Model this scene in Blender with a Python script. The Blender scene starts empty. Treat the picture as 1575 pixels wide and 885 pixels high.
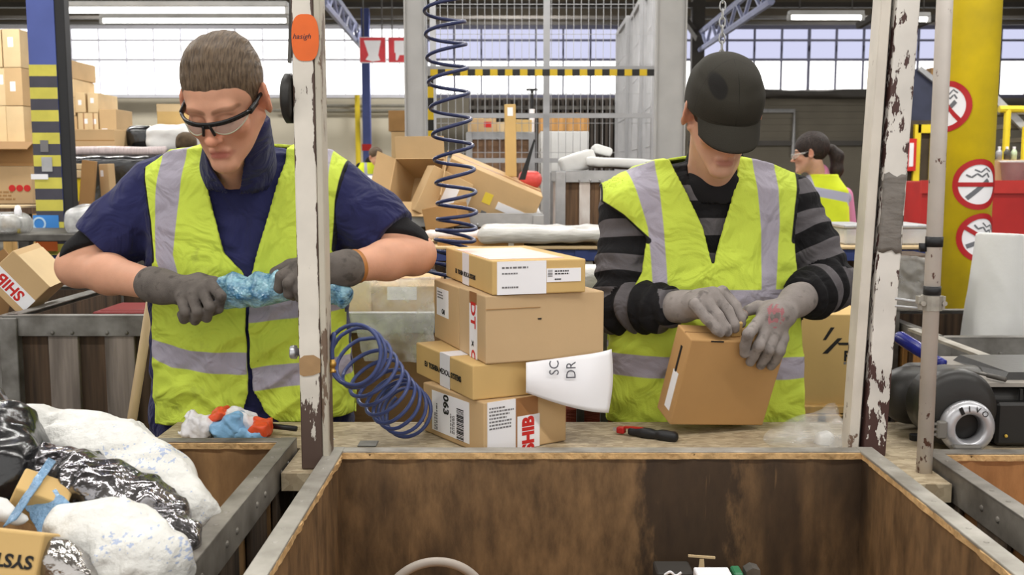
import bpy, bmesh, math, random
import numpy as np
from mathutils import Vector, Matrix, noise as mnoise

random.seed(7)
SC = bpy.context.scene
COL = SC.collection

# ------------------------------------------------------------------ camera
W, H, F = 1575.0, 885.0, 1575.0
CAM = Vector((0.0, 0.0, 1.5))
PITCH = math.radians(6.43)
cam_data = bpy.data.cameras.new('camera')
cam_data.sensor_width = 36.0
cam_data.lens = 36.0
cam_data.clip_end = 200
cam = bpy.data.objects.new('camera', cam_data)
COL.objects.link(cam)
cam.location = CAM
cam.rotation_euler = (math.pi / 2 - PITCH, 0, 0)
SC.camera = cam
cam_data.dof.use_dof = True
cam_data.dof.focus_distance = 2.2
cam_data.dof.aperture_fstop = 9.0

# ------------------------------------------------------------------ world, exposure, lights
wd = bpy.data.worlds.new('hall_daylight')
SC.world = wd
wd.use_nodes = True
bg = wd.node_tree.nodes['Background']
bg.inputs[0].default_value = (1.0, 0.985, 0.955, 1)
bg.inputs[1].default_value = 1.15
SC.view_settings.view_transform = 'Standard'
SC.view_settings.look = 'None'
SC.view_settings.gamma = 1.0
SC.view_settings.exposure = 0.12
SC.view_settings.use_curve_mapping = False
SC.cycles.use_denoising = True
SC.cycles.max_bounces = 6
SC.cycles.diffuse_bounces = 3
SC.cycles.glossy_bounces = 3
SC.cycles.transmission_bounces = 6
SC.cycles.transparent_max_bounces = 12
SC.cycles.caustics_reflective = False
SC.cycles.caustics_refractive = False
LAMP_POWER = 56.0
WINDOW_GLOW = 2.6


# ------------------------------------------------------------------ geometry helpers
def ray(px, py):
    x = (px - W / 2) / F
    yc = -(py - H / 2) / F
    return Vector((x, math.cos(PITCH) + yc * math.sin(PITCH), -math.sin(PITCH) + yc * math.cos(PITCH)))


def P(px, py, Y):
    d = ray(px, py)
    return CAM + d * (Y / d.y)


def PZ(px, py, z):
    d = ray(px, py)
    return CAM + d * ((z - CAM.z) / d.z)


def lin(c):
    return tuple((v / 12.92 if v <= 0.04045 else ((v + 0.055) / 1.055) ** 2.4) for v in c)


def C255(r, g, b):
    return lin((r / 255, g / 255, b / 255))


def link(name, me, mat=None, parent=None):
    o = bpy.data.objects.new(name, me)
    COL.objects.link(o)
    if mat is not None and me is not None:
        for m in (mat if isinstance(mat, (list, tuple)) else [mat]):
            me.materials.append(m)
    if parent is not None:
        o.parent = parent
    return o


def obj(name, bm, mat, parent=None, smooth=False, recalc=True):
    if recalc:
        bmesh.ops.recalc_face_normals(bm, faces=bm.faces)
    me = bpy.data.meshes.new(name)
    bm.to_mesh(me)
    bm.free()
    if smooth:
        me.polygons.foreach_set('use_smooth', [True] * len(me.polygons))
    return link(name, me, mat, parent)


def tag(o, label, cat, group=None, kind=None):
    o['label'] = label
    o['category'] = cat
    if group:
        o['group'] = group
    if kind:
        o['kind'] = kind
    return o


def thing(name, label, cat, loc=(0, 0, 0), rot=None, group=None, mw=None):
    o = bpy.data.objects.new(name, None)
    o.empty_display_size = 0.05
    COL.objects.link(o)
    if mw is not None:
        o.matrix_world = mw
    else:
        o.location = loc
        if rot is not None:
            o.rotation_euler = rot
    return tag(o, label, cat, group)


def struct(name, bm, mat, smooth=False):
    o = obj(name, bm, mat, None, smooth)
    o['kind'] = 'structure'
    return o


def copy_tree(o, parent=None):
    c = o.copy()
    COL.objects.link(c)
    if parent is not None:
        c.parent = parent
    for ch in [x for x in bpy.data.objects if x.parent == o]:
        copy_tree(ch, c)
    return c


def NB():
    return bmesh.new()


def box(bm, x0, x1, y0, y1, z0, z1, bev=0.0, M=None, seg=1):
    r = bmesh.ops.create_cube(bm, size=1.0)
    vs = r['verts']
    S = Matrix.Translation(((x0 + x1) / 2, (y0 + y1) / 2, (z0 + z1) / 2)) @ Matrix.Diagonal((abs(x1 - x0), abs(y1 - y0), abs(z1 - z0), 1))
    bmesh.ops.transform(bm, matrix=S, verts=vs)
    if bev > 0:
        es = list({e for v in vs for e in v.link_edges})
        rr = bmesh.ops.bevel(bm, geom=es, offset=bev, segments=seg, profile=0.5, affect='EDGES')
        vs = list({v for f in rr['faces'] for v in f.verts} | {v for v in vs if v.is_valid})
    if M is not None:
        bmesh.ops.transform(bm, matrix=M, verts=vs)
    return vs


def hexa(bm, pts):
    """8 points: bottom ring 4 then top ring 4"""
    v = [bm.verts.new(p) for p in pts]
    for f in ((3, 2, 1, 0), (4, 5, 6, 7), (0, 1, 5, 4), (1, 2, 6, 5), (2, 3, 7, 6), (3, 0, 4, 7)):
        bm.faces.new([v[i] for i in f])
    return v


def bar(bm, a, b, w, h=None, up=(0, 0, 1), bev=0.0):
    """rectangular bar from a to b"""
    a, b = Vector(a), Vector(b)
    h = w if h is None else h
    d = (b - a)
    L = d.length
    d.normalize()
    u = Vector(up)
    s = d.cross(u)
    if s.length < 1e-4:
        s = d.cross(Vector((0, 1, 0)))
    s.normalize()
    t = s.cross(d)
    M = Matrix(((s.x, d.x, t.x, a.x), (s.y, d.y, t.y, a.y), (s.z, d.z, t.z, a.z), (0, 0, 0, 1)))
    return box(bm, -w / 2, w / 2, 0, L, -h / 2, h / 2, bev, M)


def tube(bm, pts, r, n=8, caps=True):
    """swept round tube along points; r number or list"""
    pts = [Vector(p) for p in pts]
    m = len(pts)
    rs = r if isinstance(r, (list, tuple)) else [r] * m
    rings = []
    prev = None
    for i, p in enumerate(pts):
        t = (pts[min(i + 1, m - 1)] - pts[max(i - 1, 0)])
        if t.length < 1e-9:
            t = Vector((0, 0, 1))
        t.normalize()
        if prev is None:
            a = Vector((0, 0, 1)) if abs(t.z) < 0.9 else Vector((1, 0, 0))
            u = t.cross(a).normalized()
        else:
            u = (prev - t * prev.dot(t)).normalized()
        prev = u
        w = t.cross(u)
        ring = []
        for k in range(n):
            an = 2 * math.pi * k / n
            ring.append(bm.verts.new(p + (u * math.cos(an) + w * math.sin(an)) * rs[i]))
        rings.append(ring)
    for i in range(m - 1):
        for k in range(n):
            bm.faces.new((rings[i][k], rings[i][(k + 1) % n], rings[i + 1][(k + 1) % n], rings[i + 1][k]))
    if caps:
        bm.faces.new(list(reversed(rings[0])))
        bm.faces.new(rings[-1])
    return rings


def lathe(bm, prof, n=32, M=None, close=False):
    """profile of (r, z) spun about z"""
    rings = []
    vs = []
    for (r, z) in prof:
        ring = [bm.verts.new((r * math.cos(2 * math.pi * k / n), r * math.sin(2 * math.pi * k / n), z)) for k in range(n)]
        rings.append(ring)
        vs += ring
    for i in range(len(rings) - 1):
        for k in range(n):
            bm.faces.new((rings[i][k], rings[i][(k + 1) % n], rings[i + 1][(k + 1) % n], rings[i + 1][k]))
    if close:
        for k in range(n):
            bm.faces.new((rings[-1][k], rings[-1][(k + 1) % n], rings[0][(k + 1) % n], rings[0][k]))
    else:
        if prof[0][0] > 1e-6:
            bm.faces.new(list(reversed(rings[0])))
        if prof[-1][0] > 1e-6:
            bm.faces.new(rings[-1])
    if M is not None:
        bmesh.ops.transform(bm, matrix=M, verts=vs)
    return vs


def prism(bm, pts, depth, M=None):
    """polygon in the local xy plane extruded along +z by depth"""
    a = [bm.verts.new((p[0], p[1], 0)) for p in pts]
    b = [bm.verts.new((p[0], p[1], depth)) for p in pts]
    n = len(pts)
    bm.faces.new(list(reversed(a)))
    bm.faces.new(b)
    for i in range(n):
        bm.faces.new((a[i], a[(i + 1) % n], b[(i + 1) % n], b[i]))
    if M is not None:
        bmesh.ops.transform(bm, matrix=M, verts=a + b)
    return a + b


def frame(o, x, z=None, y=None):
    """matrix with x axis along x and z as close as possible to z"""
    x = Vector(x).normalized()
    z = Vector(z).normalized()
    y = z.cross(x).normalized()
    z = x.cross(y).normalized()
    o = Vector(o)
    return Matrix(((x.x, y.x, z.x, o.x), (x.y, y.y, z.y, o.y), (x.z, y.z, z.z, o.z), (0, 0, 0, 1)))


def catmull(pts, n=8):
    pts = [Vector(p) for p in pts]
    out = []
    m = len(pts)
    for i in range(m - 1):
        p0, p1, p2, p3 = pts[max(i - 1, 0)], pts[i], pts[i + 1], pts[min(i + 2, m - 1)]
        for k in range(n):
            t = k / n
            out.append(0.5 * ((2 * p1) + (p2 - p0) * t + (2 * p0 - 5 * p1 + 4 * p2 - p3) * t * t + (3 * p1 - p0 - 3 * p2 + p3) * t ** 3))
    out.append(pts[-1])
    return out


# ------------------------------------------------------------------ materials
def nodes(m):
    m.use_nodes = True
    nt = m.node_tree
    return nt, nt.nodes, nt.links, nt.nodes['Principled BSDF']


def M(name, col, rough=0.6, metal=0.0, var=0.12, vscale=6.0, bump=0.0, bscale=40.0, stretch=(1, 1, 1), spec=0.4, var2=None, detail=4.0):
    """plain procedural material: colour mottled by noise, bump"""
    m = bpy.data.materials.new(name)
    nt, N, L, b = nodes(m)
    b.inputs['Roughness'].default_value = rough
    b.inputs['Metallic'].default_value = metal
    b.inputs['Specular IOR Level'].default_value = spec
    tc = N.new('ShaderNodeTexCoord')
    mp = N.new('ShaderNodeMapping')
    mp.inputs['Scale'].default_value = stretch
    L.new(tc.outputs['Object'], mp.inputs['Vector'])
    nz = N.new('ShaderNodeTexNoise')
    nz.inputs['Scale'].default_value = vscale
    nz.inputs['Detail'].default_value = detail
    L.new(mp.outputs[0], nz.inputs['Vector'])
    rp = N.new('ShaderNodeValToRGB')
    lo = tuple(max(0, c * (1 - var)) for c in col) if var2 is None else var2
    hi = tuple(min(1, c * (1 + var)) for c in col)
    rp.color_ramp.elements[0].position = 0.3
    rp.color_ramp.elements[1].position = 0.7
    rp.color_ramp.elements[0].color = (*lo, 1)
    rp.color_ramp.elements[1].color = (*hi, 1)
    L.new(nz.outputs['Fac'], rp.inputs['Fac'])
    L.new(rp.outputs['Color'], b.inputs['Base Color'])
    if bump > 0:
        n2 = N.new('ShaderNodeTexNoise')
        n2.inputs['Scale'].default_value = bscale
        n2.inputs['Detail'].default_value = 5
        L.new(mp.outputs[0], n2.inputs['Vector'])
        bp = N.new('ShaderNodeBump')
        bp.inputs['Strength'].default_value = bump
        bp.inputs['Distance'].default_value = 0.01
        L.new(n2.outputs['Fac'], bp.inputs['Height'])
        L.new(bp.outputs['Normal'], b.inputs['Normal'])
    return m


def emit(name, col, strength):
    m = bpy.data.materials.new(name)
    m.use_nodes = True
    nt = m.node_tree
    nt.nodes.clear()
    e = nt.nodes.new('ShaderNodeEmission')
    e.inputs[0].default_value = (*col, 1)
    e.inputs[1].default_value = strength
    o = nt.nodes.new('ShaderNodeOutputMaterial')
    nt.links.new(e.outputs[0], o.inputs[0])
    return m


def film(name, col=(0.9, 0.92, 0.95), clear=0.6, rough=0.12, bscale=18.0):
    """crumpled translucent plastic film"""
    m = bpy.data.materials.new(name)
    nt, N, L, b = nodes(m)
    b.inputs['Base Color'].default_value = (*col, 1)
    b.inputs['Roughness'].default_value = rough
    b.inputs['Specular IOR Level'].default_value = 0.8
    tc = N.new('ShaderNodeTexCoord')
    nz = N.new('ShaderNodeTexNoise')
    nz.inputs['Scale'].default_value = bscale
    nz.inputs['Detail'].default_value = 5
    L.new(tc.outputs['Object'], nz.inputs['Vector'])
    bp = N.new('ShaderNodeBump')
    bp.inputs['Strength'].default_value = 0.7
    bp.inputs['Distance'].default_value = 0.01
    L.new(nz.outputs['Fac'], bp.inputs['Height'])
    L.new(bp.outputs['Normal'], b.inputs['Normal'])
    mr = N.new('ShaderNodeMapRange')
    mr.inputs['From Min'].default_value = 0.35
    mr.inputs['From Max'].default_value = 0.7
    mr.inputs['To Min'].default_value = max(0.05, 1 - clear - 0.25)
    mr.inputs['To Max'].default_value = min(1.0, 1 - clear + 0.25)
    L.new(nz.outputs['Fac'], mr.inputs['Value'])
    L.new(mr.outputs[0], b.inputs['Alpha'])
    return m


def paint_chipped(name, col, chip, half=0.03, edge=0.35, low=0.0, lowz=1.0, amount=0.38, scale=26.0, tall=0.35):
    """paint with bare chips, more of them along the edges of a post and towards its foot (object space, x across)"""
    m = bpy.data.materials.new(name)
    nt, N, L, b = nodes(m)
    b.inputs['Roughness'].default_value = 0.5
    tc = N.new('ShaderNodeTexCoord')
    mp = N.new('ShaderNodeMapping')
    mp.inputs['Scale'].default_value = (1, 1, tall)
    L.new(tc.outputs['Object'], mp.inputs['Vector'])
    nz = N.new('ShaderNodeTexNoise')
    nz.inputs['Scale'].default_value = scale
    nz.inputs['Detail'].default_value = 6
    nz.inputs['Roughness'].default_value = 0.65
    L.new(mp.outputs[0], nz.inputs['Vector'])
    big = N.new('ShaderNodeTexNoise')
    big.inputs['Scale'].default_value = 5.0
    L.new(tc.outputs['Object'], big.inputs['Vector'])
    sx = N.new('ShaderNodeSeparateXYZ')
    L.new(tc.outputs['Object'], sx.inputs[0])

    def math_(op, a, bb=None):
        n = N.new('ShaderNodeMath')
        n.operation = op
        for i, v in enumerate((a, bb)):
            if v is None:
                continue
            if isinstance(v, (int, float)):
                n.inputs[i].default_value = v
            else:
                L.new(v, n.inputs[i])
        return n.outputs[0]
    ax = math_('ABSOLUTE', sx.outputs['X'])
    ex = math_('POWER', math_('MINIMUM', math_('DIVIDE', ax, half), 1.0), 6.0)
    edge_t = math_('MULTIPLY', ex, edge * 0.4)
    z_t = math_('MULTIPLY', math_('MAXIMUM', math_('SUBTRACT', 1.0, math_('DIVIDE', sx.outputs['Z'], lowz)), 0.0), low)
    big_t = math_('MULTIPLY', math_('SUBTRACT', big.outputs['Fac'], 0.5), 0.28)
    thr = math_('ADD', math_('ADD', edge_t, z_t), math_('ADD', big_t, amount))
    diff = math_('SUBTRACT', thr, nz.outputs['Fac'])
    fac = math_('MINIMUM', math_('MAXIMUM', math_('MULTIPLY', diff, 60.0), 0.0), 1.0)
    n3 = N.new('ShaderNodeTexNoise')
    n3.inputs['Scale'].default_value = 9
    n3.inputs['Detail'].default_value = 6
    L.new(tc.outputs['Object'], n3.inputs['Vector'])
    rp = N.new('ShaderNodeValToRGB')
    rp.color_ramp.elements[0].position = 0.3
    rp.color_ramp.elements[1].position = 0.65
    rp.color_ramp.elements[0].color = (*[c * 0.8 for c in col], 1)
    rp.color_ramp.elements[1].color = (*col, 1)
    L.new(n3.outputs['Fac'], rp.inputs['Fac'])
    mx = N.new('ShaderNodeMix')
    mx.data_type = 'RGBA'
    L.new(fac, mx.inputs['Factor'])
    L.new(rp.outputs['Color'], mx.inputs[6])
    mx.inputs[7].default_value = (*chip, 1)
    L.new(mx.outputs[2], b.inputs['Base Color'])
    bp = N.new('ShaderNodeBump')
    bp.inputs['Strength'].default_value = 0.5
    bp.inputs['Distance'].default_value = 0.002
    bp.invert = True
    L.new(fac, bp.inputs['Height'])
    L.new(bp.outputs['Normal'], b.inputs['Normal'])
    return m


def attr_mat(name, base, layers, rough=0.8, bump=0.15, bscale=300.0, var=0.08, vscale=9.0, sheen=0.0, dirt=None, fold=0.0):
    """base colour, then each layer (attribute name, colour, roughness) where that vertex attribute is above 0"""
    m = bpy.data.materials.new(name)
    nt, N, L, b = nodes(m)
    b.inputs['Specular IOR Level'].default_value = 0.25
    tc = N.new('ShaderNodeTexCoord')
    nz = N.new('ShaderNodeTexNoise')
    nz.inputs['Scale'].default_value = vscale
    nz.inputs['Detail'].default_value = 4
    L.new(tc.outputs['Object'], nz.inputs['Vector'])
    rp = N.new('ShaderNodeValToRGB')
    rp.color_ramp.elements[0].position = 0.3
    rp.color_ramp.elements[1].position = 0.7
    rp.color_ramp.elements[0].color = (*[c * (1 - var) for c in base], 1)
    rp.color_ramp.elements[1].color = (*[min(1, c * (1 + var)) for c in base], 1)
    L.new(nz.outputs['Fac'], rp.inputs['Fac'])
    cur = rp.outputs['Color']
    if dirt is not None:
        nd = N.new('ShaderNodeTexNoise')
        nd.inputs['Scale'].default_value = dirt[1]
        nd.inputs['Detail'].default_value = 7
        L.new(tc.outputs['Object'], nd.inputs['Vector'])
        rd = N.new('ShaderNodeMapRange')
        rd.inputs['From Min'].default_value = dirt[2]
        rd.inputs['From Max'].default_value = dirt[2] + 0.12
        rd.inputs['To Max'].default_value = dirt[3]
        L.new(nd.outputs['Fac'], rd.inputs['Value'])
        mx = N.new('ShaderNodeMix')
        mx.data_type = 'RGBA'
        L.new(rd.outputs[0], mx.inputs['Factor'])
        L.new(cur, mx.inputs[6])
        mx.inputs[7].default_value = (*dirt[0], 1)
        cur = mx.outputs[2]
    rcur = None
    for (an, colr, soft) in layers:
        a = N.new('ShaderNodeAttribute')
        a.attribute_name = an
        mr = N.new('ShaderNodeMapRange')
        mr.inputs['From Min'].default_value = -soft
        mr.inputs['From Max'].default_value = soft
        L.new(a.outputs['Fac'], mr.inputs['Value'])
        mx = N.new('ShaderNodeMix')
        mx.data_type = 'RGBA'
        L.new(mr.outputs[0], mx.inputs['Factor'])
        L.new(cur, mx.inputs[6])
        mx.inputs[7].default_value = (*colr, 1)
        cur = mx.outputs[2]
    L.new(cur, b.inputs['Base Color'])
    b.inputs['Roughness'].default_value = rough
    if sheen:
        b.inputs['Sheen Weight'].default_value = sheen
    n2 = N.new('ShaderNodeTexNoise')
    n2.inputs['Scale'].default_value = bscale
    n2.inputs['Detail'].default_value = 3
    L.new(tc.outputs['Object'], n2.inputs['Vector'])
    bp = N.new('ShaderNodeBump')
    bp.inputs['Strength'].default_value = bump
    bp.inputs['Distance'].default_value = 0.004
    L.new(n2.outputs['Fac'], bp.inputs['Height'])
    if fold:                                                  # soft creases of the cloth
        n3 = N.new('ShaderNodeTexNoise')
        n3.inputs['Scale'].default_value = 11
        n3.inputs['Detail'].default_value = 2.5
        n3.inputs['Distortion'].default_value = 1.6
        L.new(tc.outputs['Object'], n3.inputs['Vector'])
        b3 = N.new('ShaderNodeBump')
        b3.inputs['Strength'].default_value = fold
        b3.inputs['Distance'].default_value = 0.05
        L.new(n3.outputs['Fac'], b3.inputs['Height'])
        L.new(b3.outputs['Normal'], bp.inputs['Normal'])
    L.new(bp.outputs['Normal'], b.inputs['Normal'])
    return m


CARD = M('cardboard', C255(200, 168, 124), 0.8, var=0.08, vscale=4, bump=0.06, bscale=60)
CARD_D = M('cardboard_dark', C255(168, 128, 80), 0.8, var=0.1, vscale=5, bump=0.06, bscale=60)
CARD_Y = M('cardboard_yellowish', C255(206, 172, 112), 0.8, var=0.08, vscale=5, bump=0.05, bscale=60)
CARD_L = M('cardboard_pale', C255(214, 188, 146), 0.8, var=0.1, vscale=5, bump=0.05, bscale=60)
CARD_IN = M('cardboard_inside', C255(150, 115, 75), 0.85, var=0.1, vscale=5)
PAPER = M('white_paper', C255(243, 242, 246), 0.7, var=0.02)
TAPE_B = M('brown_tape', C255(160, 112, 70), 0.35, var=0.08)
TAPE_W = M('white_tape', C255(232, 230, 236), 0.4, var=0.03)
INK = M('black_ink', C255(28, 26, 26), 0.7, var=0.1)
INK_G = M('grey_ink', C255(120, 118, 120), 0.7, var=0.1)
INK_R = M('red_ink', C255(205, 40, 36), 0.6, var=0.06)
STEEL = M('worn_steel', C255(128, 126, 122), 0.5, metal=0.35, var=0.25, vscale=14, bump=0.08, bscale=50, var2=C255(92, 88, 82))
STEEL_D = M('dark_worn_steel', C255(98, 95, 90), 0.5, metal=0.3, var=0.25, vscale=14, bump=0.08, bscale=50, var2=C255(62, 58, 54))
GALV = M('galvanised_steel', C255(176, 176, 178), 0.45, metal=0.4, var=0.1, vscale=20)
ALU = M('bright_metal', C255(200, 200, 204), 0.3, metal=0.7, var=0.06)
BLACKP = M('black_plastic', C255(28, 28, 30), 0.45, var=0.15)
BRASS = M('brass', C255(190, 150, 80), 0.35, metal=0.8, var=0.1)
NAVYHOSE = M('blue_hose', C255(44, 52, 92), 0.35, var=0.12, vscale=20)
RED = M('red_paint', C255(186, 34, 32), 0.45, var=0.1)
WHITEFILM = M('white_plastic_sheet', C255(232, 231, 228), 0.4, var=0.04, bump=0.35, bscale=14)
BLACKFILM = M('black_plastic_sheet', C255(26, 26, 28), 0.22, var=0.2, bump=0.8, bscale=9, spec=0.8)
YELLOWP = M('yellow_paint', C255(232, 205, 44), 0.5, var=0.1, vscale=5)
CONCRETE = M('concrete_floor', C255(120, 116, 108), 0.7, var=0.18, vscale=2.5, bump=0.05)
WOOD_NEW = M('pale_pine', C255(206, 168, 108), 0.7, var=0.16, vscale=7, stretch=(6, 6, 0.6))
CLEAR = film('clear_film', clear=0.62)


# ------------------------------------------------------------------ text
def text_mesh(s, size, ext=0.0002, align='CENTER', shear=0.0, bold=0.0):
    cu = bpy.data.curves.new('lettering', 'FONT')
    cu.body = s
    cu.size = size
    cu.extrude = ext
    cu.align_x = align
    cu.align_y = 'CENTER'
    cu.shear = shear
    cu.offset = bold * size
    cu.resolution_u = 3
    o = bpy.data.objects.new('lettering', cu)
    COL.objects.link(o)
    dg = bpy.context.evaluated_depsgraph_get()
    me = bpy.data.meshes.new_from_object(o.evaluated_get(dg))
    bpy.data.objects.remove(o)
    bpy.data.curves.remove(cu)
    return me


def text(name, s, size, mw, mat, parent=None, bold=0.0, sx=1.0, align='CENTER', shear=0.0):
    me = text_mesh(s, size, align=align, shear=shear, bold=bold)
    me.transform(Matrix.Diagonal((sx, 1, 1, 1)))
    o = link(name, me, mat, parent)
    o.matrix_local = mw
    return o


# ------------------------------------------------------------------ cartons
FACES = {
    'front': lambda w, d, h: Matrix(((1, 0, 0, -w / 2), (0, 0, -1, -d / 2), (0, 1, 0, 0), (0, 0, 0, 1))),
    'back': lambda w, d, h: Matrix(((-1, 0, 0, w / 2), (0, 0, 1, d / 2), (0, 1, 0, 0), (0, 0, 0, 1))),
    'left': lambda w, d, h: Matrix(((0, 0, -1, -w / 2), (-1, 0, 0, d / 2), (0, 1, 0, 0), (0, 0, 0, 1))),
    'right': lambda w, d, h: Matrix(((0, 0, 1, w / 2), (1, 0, 0, -d / 2), (0, 1, 0, 0), (0, 0, 0, 1))),
    'top': lambda w, d, h: Matrix(((1, 0, 0, -w / 2), (0, 1, 0, -d / 2), (0, 0, 1, h), (0, 0, 0, 1))),
}


class Carton:
    """a closed carton: origin at base centre, x width, y depth (front at -y), z height"""

    def __init__(self, label, dims, mw, mat=CARD, name='cardboard_box', cat='box', group=None, seam=True, bev=0.003):
        self.w, self.d, self.h = dims
        self.o = thing(name, label, cat, group=group, mw=mw)
        bm = NB()
        box(bm, -self.w / 2, self.w / 2, -self.d / 2, self.d / 2, 0, self.h, bev, seg=2)
        obj('carton_body', bm, mat, self.o)
        self.lift = 0.0005
        if seam:
            self.patch('tape', 'top', 0, self.d / 2 - 0.02, self.w, 0.04, TAPE_B)

    def face(self, f):
        return FACES[f](self.w, self.d, self.h)

    def patch(self, name, f, u, v, w, h, mat, label=None):
        bm = NB()
        self.lift += 0.0002
        box(bm, u, u + w, v, v + h, 0, self.lift, 0, self.face(f))
        o = obj(name, bm, mat, self.o)
        if label:
            o['label'] = label
        return o

    def txt(self, s, f, u, v, size, mat=INK, rot=0, sx=1.0, name='printed_text', shear=0.0, bold=0.03):
        self.lift += 0.0001
        mw = self.face(f) @ Matrix.Translation((u, v, self.lift + 0.0003)) @ Matrix.Rotation(math.radians(rot), 4, 'Z')
        return text(name, s, size, mw, mat, self.o, sx=sx, shear=shear, bold=bold)

    def bars(self, f, u, v, w, h, n, mat=INK, seed=1, name='barcode', vert=False):
        rnd = random.Random(seed)
        bm = NB()
        self.lift += 0.0001
        t = 0.0
        span = h if vert else w
        while t < span:
            a = rnd.choice((0.3, 0.5, 0.9)) * span / n
            if vert:
                box(bm, u, u + w, v + t, v + min(span, t + a), 0, self.lift + 0.0003, 0, self.face(f))
            else:
                box(bm, u + t, u + min(span, t + a), v, v + h, 0, self.lift + 0.0003, 0, self.face(f))
            t += a + rnd.choice((0.3, 0.6, 0.8)) * span / n
        return obj(name, bm, mat, self.o)

    def lines(self, f, u, v, w, h, n, mat=INK_G, seed=2, name='small_print', vert=False):
        rnd = random.Random(seed)
        bm = NB()
        self.lift += 0.0001
        for i in range(n):
            p = (i + 0.5) / n
            ln = rnd.uniform(0.45, 1.0)
            t = 0.25 / n
            # broken dashes so a row reads as words
            x = 0.0
            while x < ln:
                a = rnd.uniform(0.04, 0.13)
                if vert:
                    box(bm, u + w * (p - t), u + w * (p + t), v + h * x, v + h * min(ln, x + a), 0, self.lift + 0.0003, 0, self.face(f))
                else:
                    box(bm, u + w * x, u + w * min(ln, x + a), v + h * (p - t), v + h * (p + t), 0, self.lift + 0.0003, 0, self.face(f))
                x += a + 0.03
        return obj(name, bm, mat, self.o)


def mw_yaw(base, yaw, roll=0.0, pitch=0.0):
    return Matrix.Translation(base) @ Matrix.Rotation(yaw, 4, 'Z') @ Matrix.Rotation(roll, 4, 'Y') @ Matrix.Rotation(pitch, 4, 'X')


def open_carton(label, dims, mw, mat=CARD, flaps=(35, 60, 110, 70), name='open_cardboard_box', group=None, axis='up'):
    """an opened carton with four flaps hanging out (degrees from closed for front, back, left, right)"""
    w, d, h = dims
    o = thing(name, label, 'box', group=group, mw=mw)
    t = 0.004
    bm = NB()
    box(bm, -w / 2, w / 2, -d / 2, d / 2, 0, t)
    box(bm, -w / 2, w / 2, -d / 2, -d / 2 + t, t, h)
    box(bm, -w / 2, w / 2, d / 2 - t, d / 2, t, h)
    box(bm, -w / 2, -w / 2 + t, -d / 2 + t, d / 2 - t, t, h)
    box(bm, w / 2 - t, w / 2, -d / 2 + t, d / 2 - t, t, h)
    obj('carton_body', bm, mat, o)
    fl = d * 0.45
    fl2 = min(w * 0.45, d * 0.45)
    for a, ax, tr, wd_, sgn in ((flaps[0], 'X', (0, -d / 2, h), w, 1), (flaps[1], 'X', (0, d / 2, h), w, -1),
                               (flaps[2], 'Y', (-w / 2, 0, h), d, -1), (flaps[3], 'Y', (w / 2, 0, h), d, 1)):
        bm = NB()
        Mx = Matrix.Translation(tr) @ Matrix.Rotation(math.radians(a) * sgn, 4, ax)
        if ax == 'X':
            box(bm, -wd_ / 2 + 0.003, wd_ / 2 - 0.003, 0 if sgn > 0 else -fl, fl if sgn > 0 else 0, 0, t, 0, Mx)
        else:
            # left flap extends +x when closed
            box(bm, 0 if sgn < 0 else -fl2, fl2 if sgn < 0 else 0, -wd_ / 2 + 0.003, wd_ / 2 - 0.003, 0, t, 0, Mx)
        obj('flap', bm, mat, o)
    return o


# ------------------------------------------------------------------ solid modelling by distance fields (bodies, clothing, soft things)
def V(*a):
    return np.array(a, dtype=np.float64)


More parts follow.
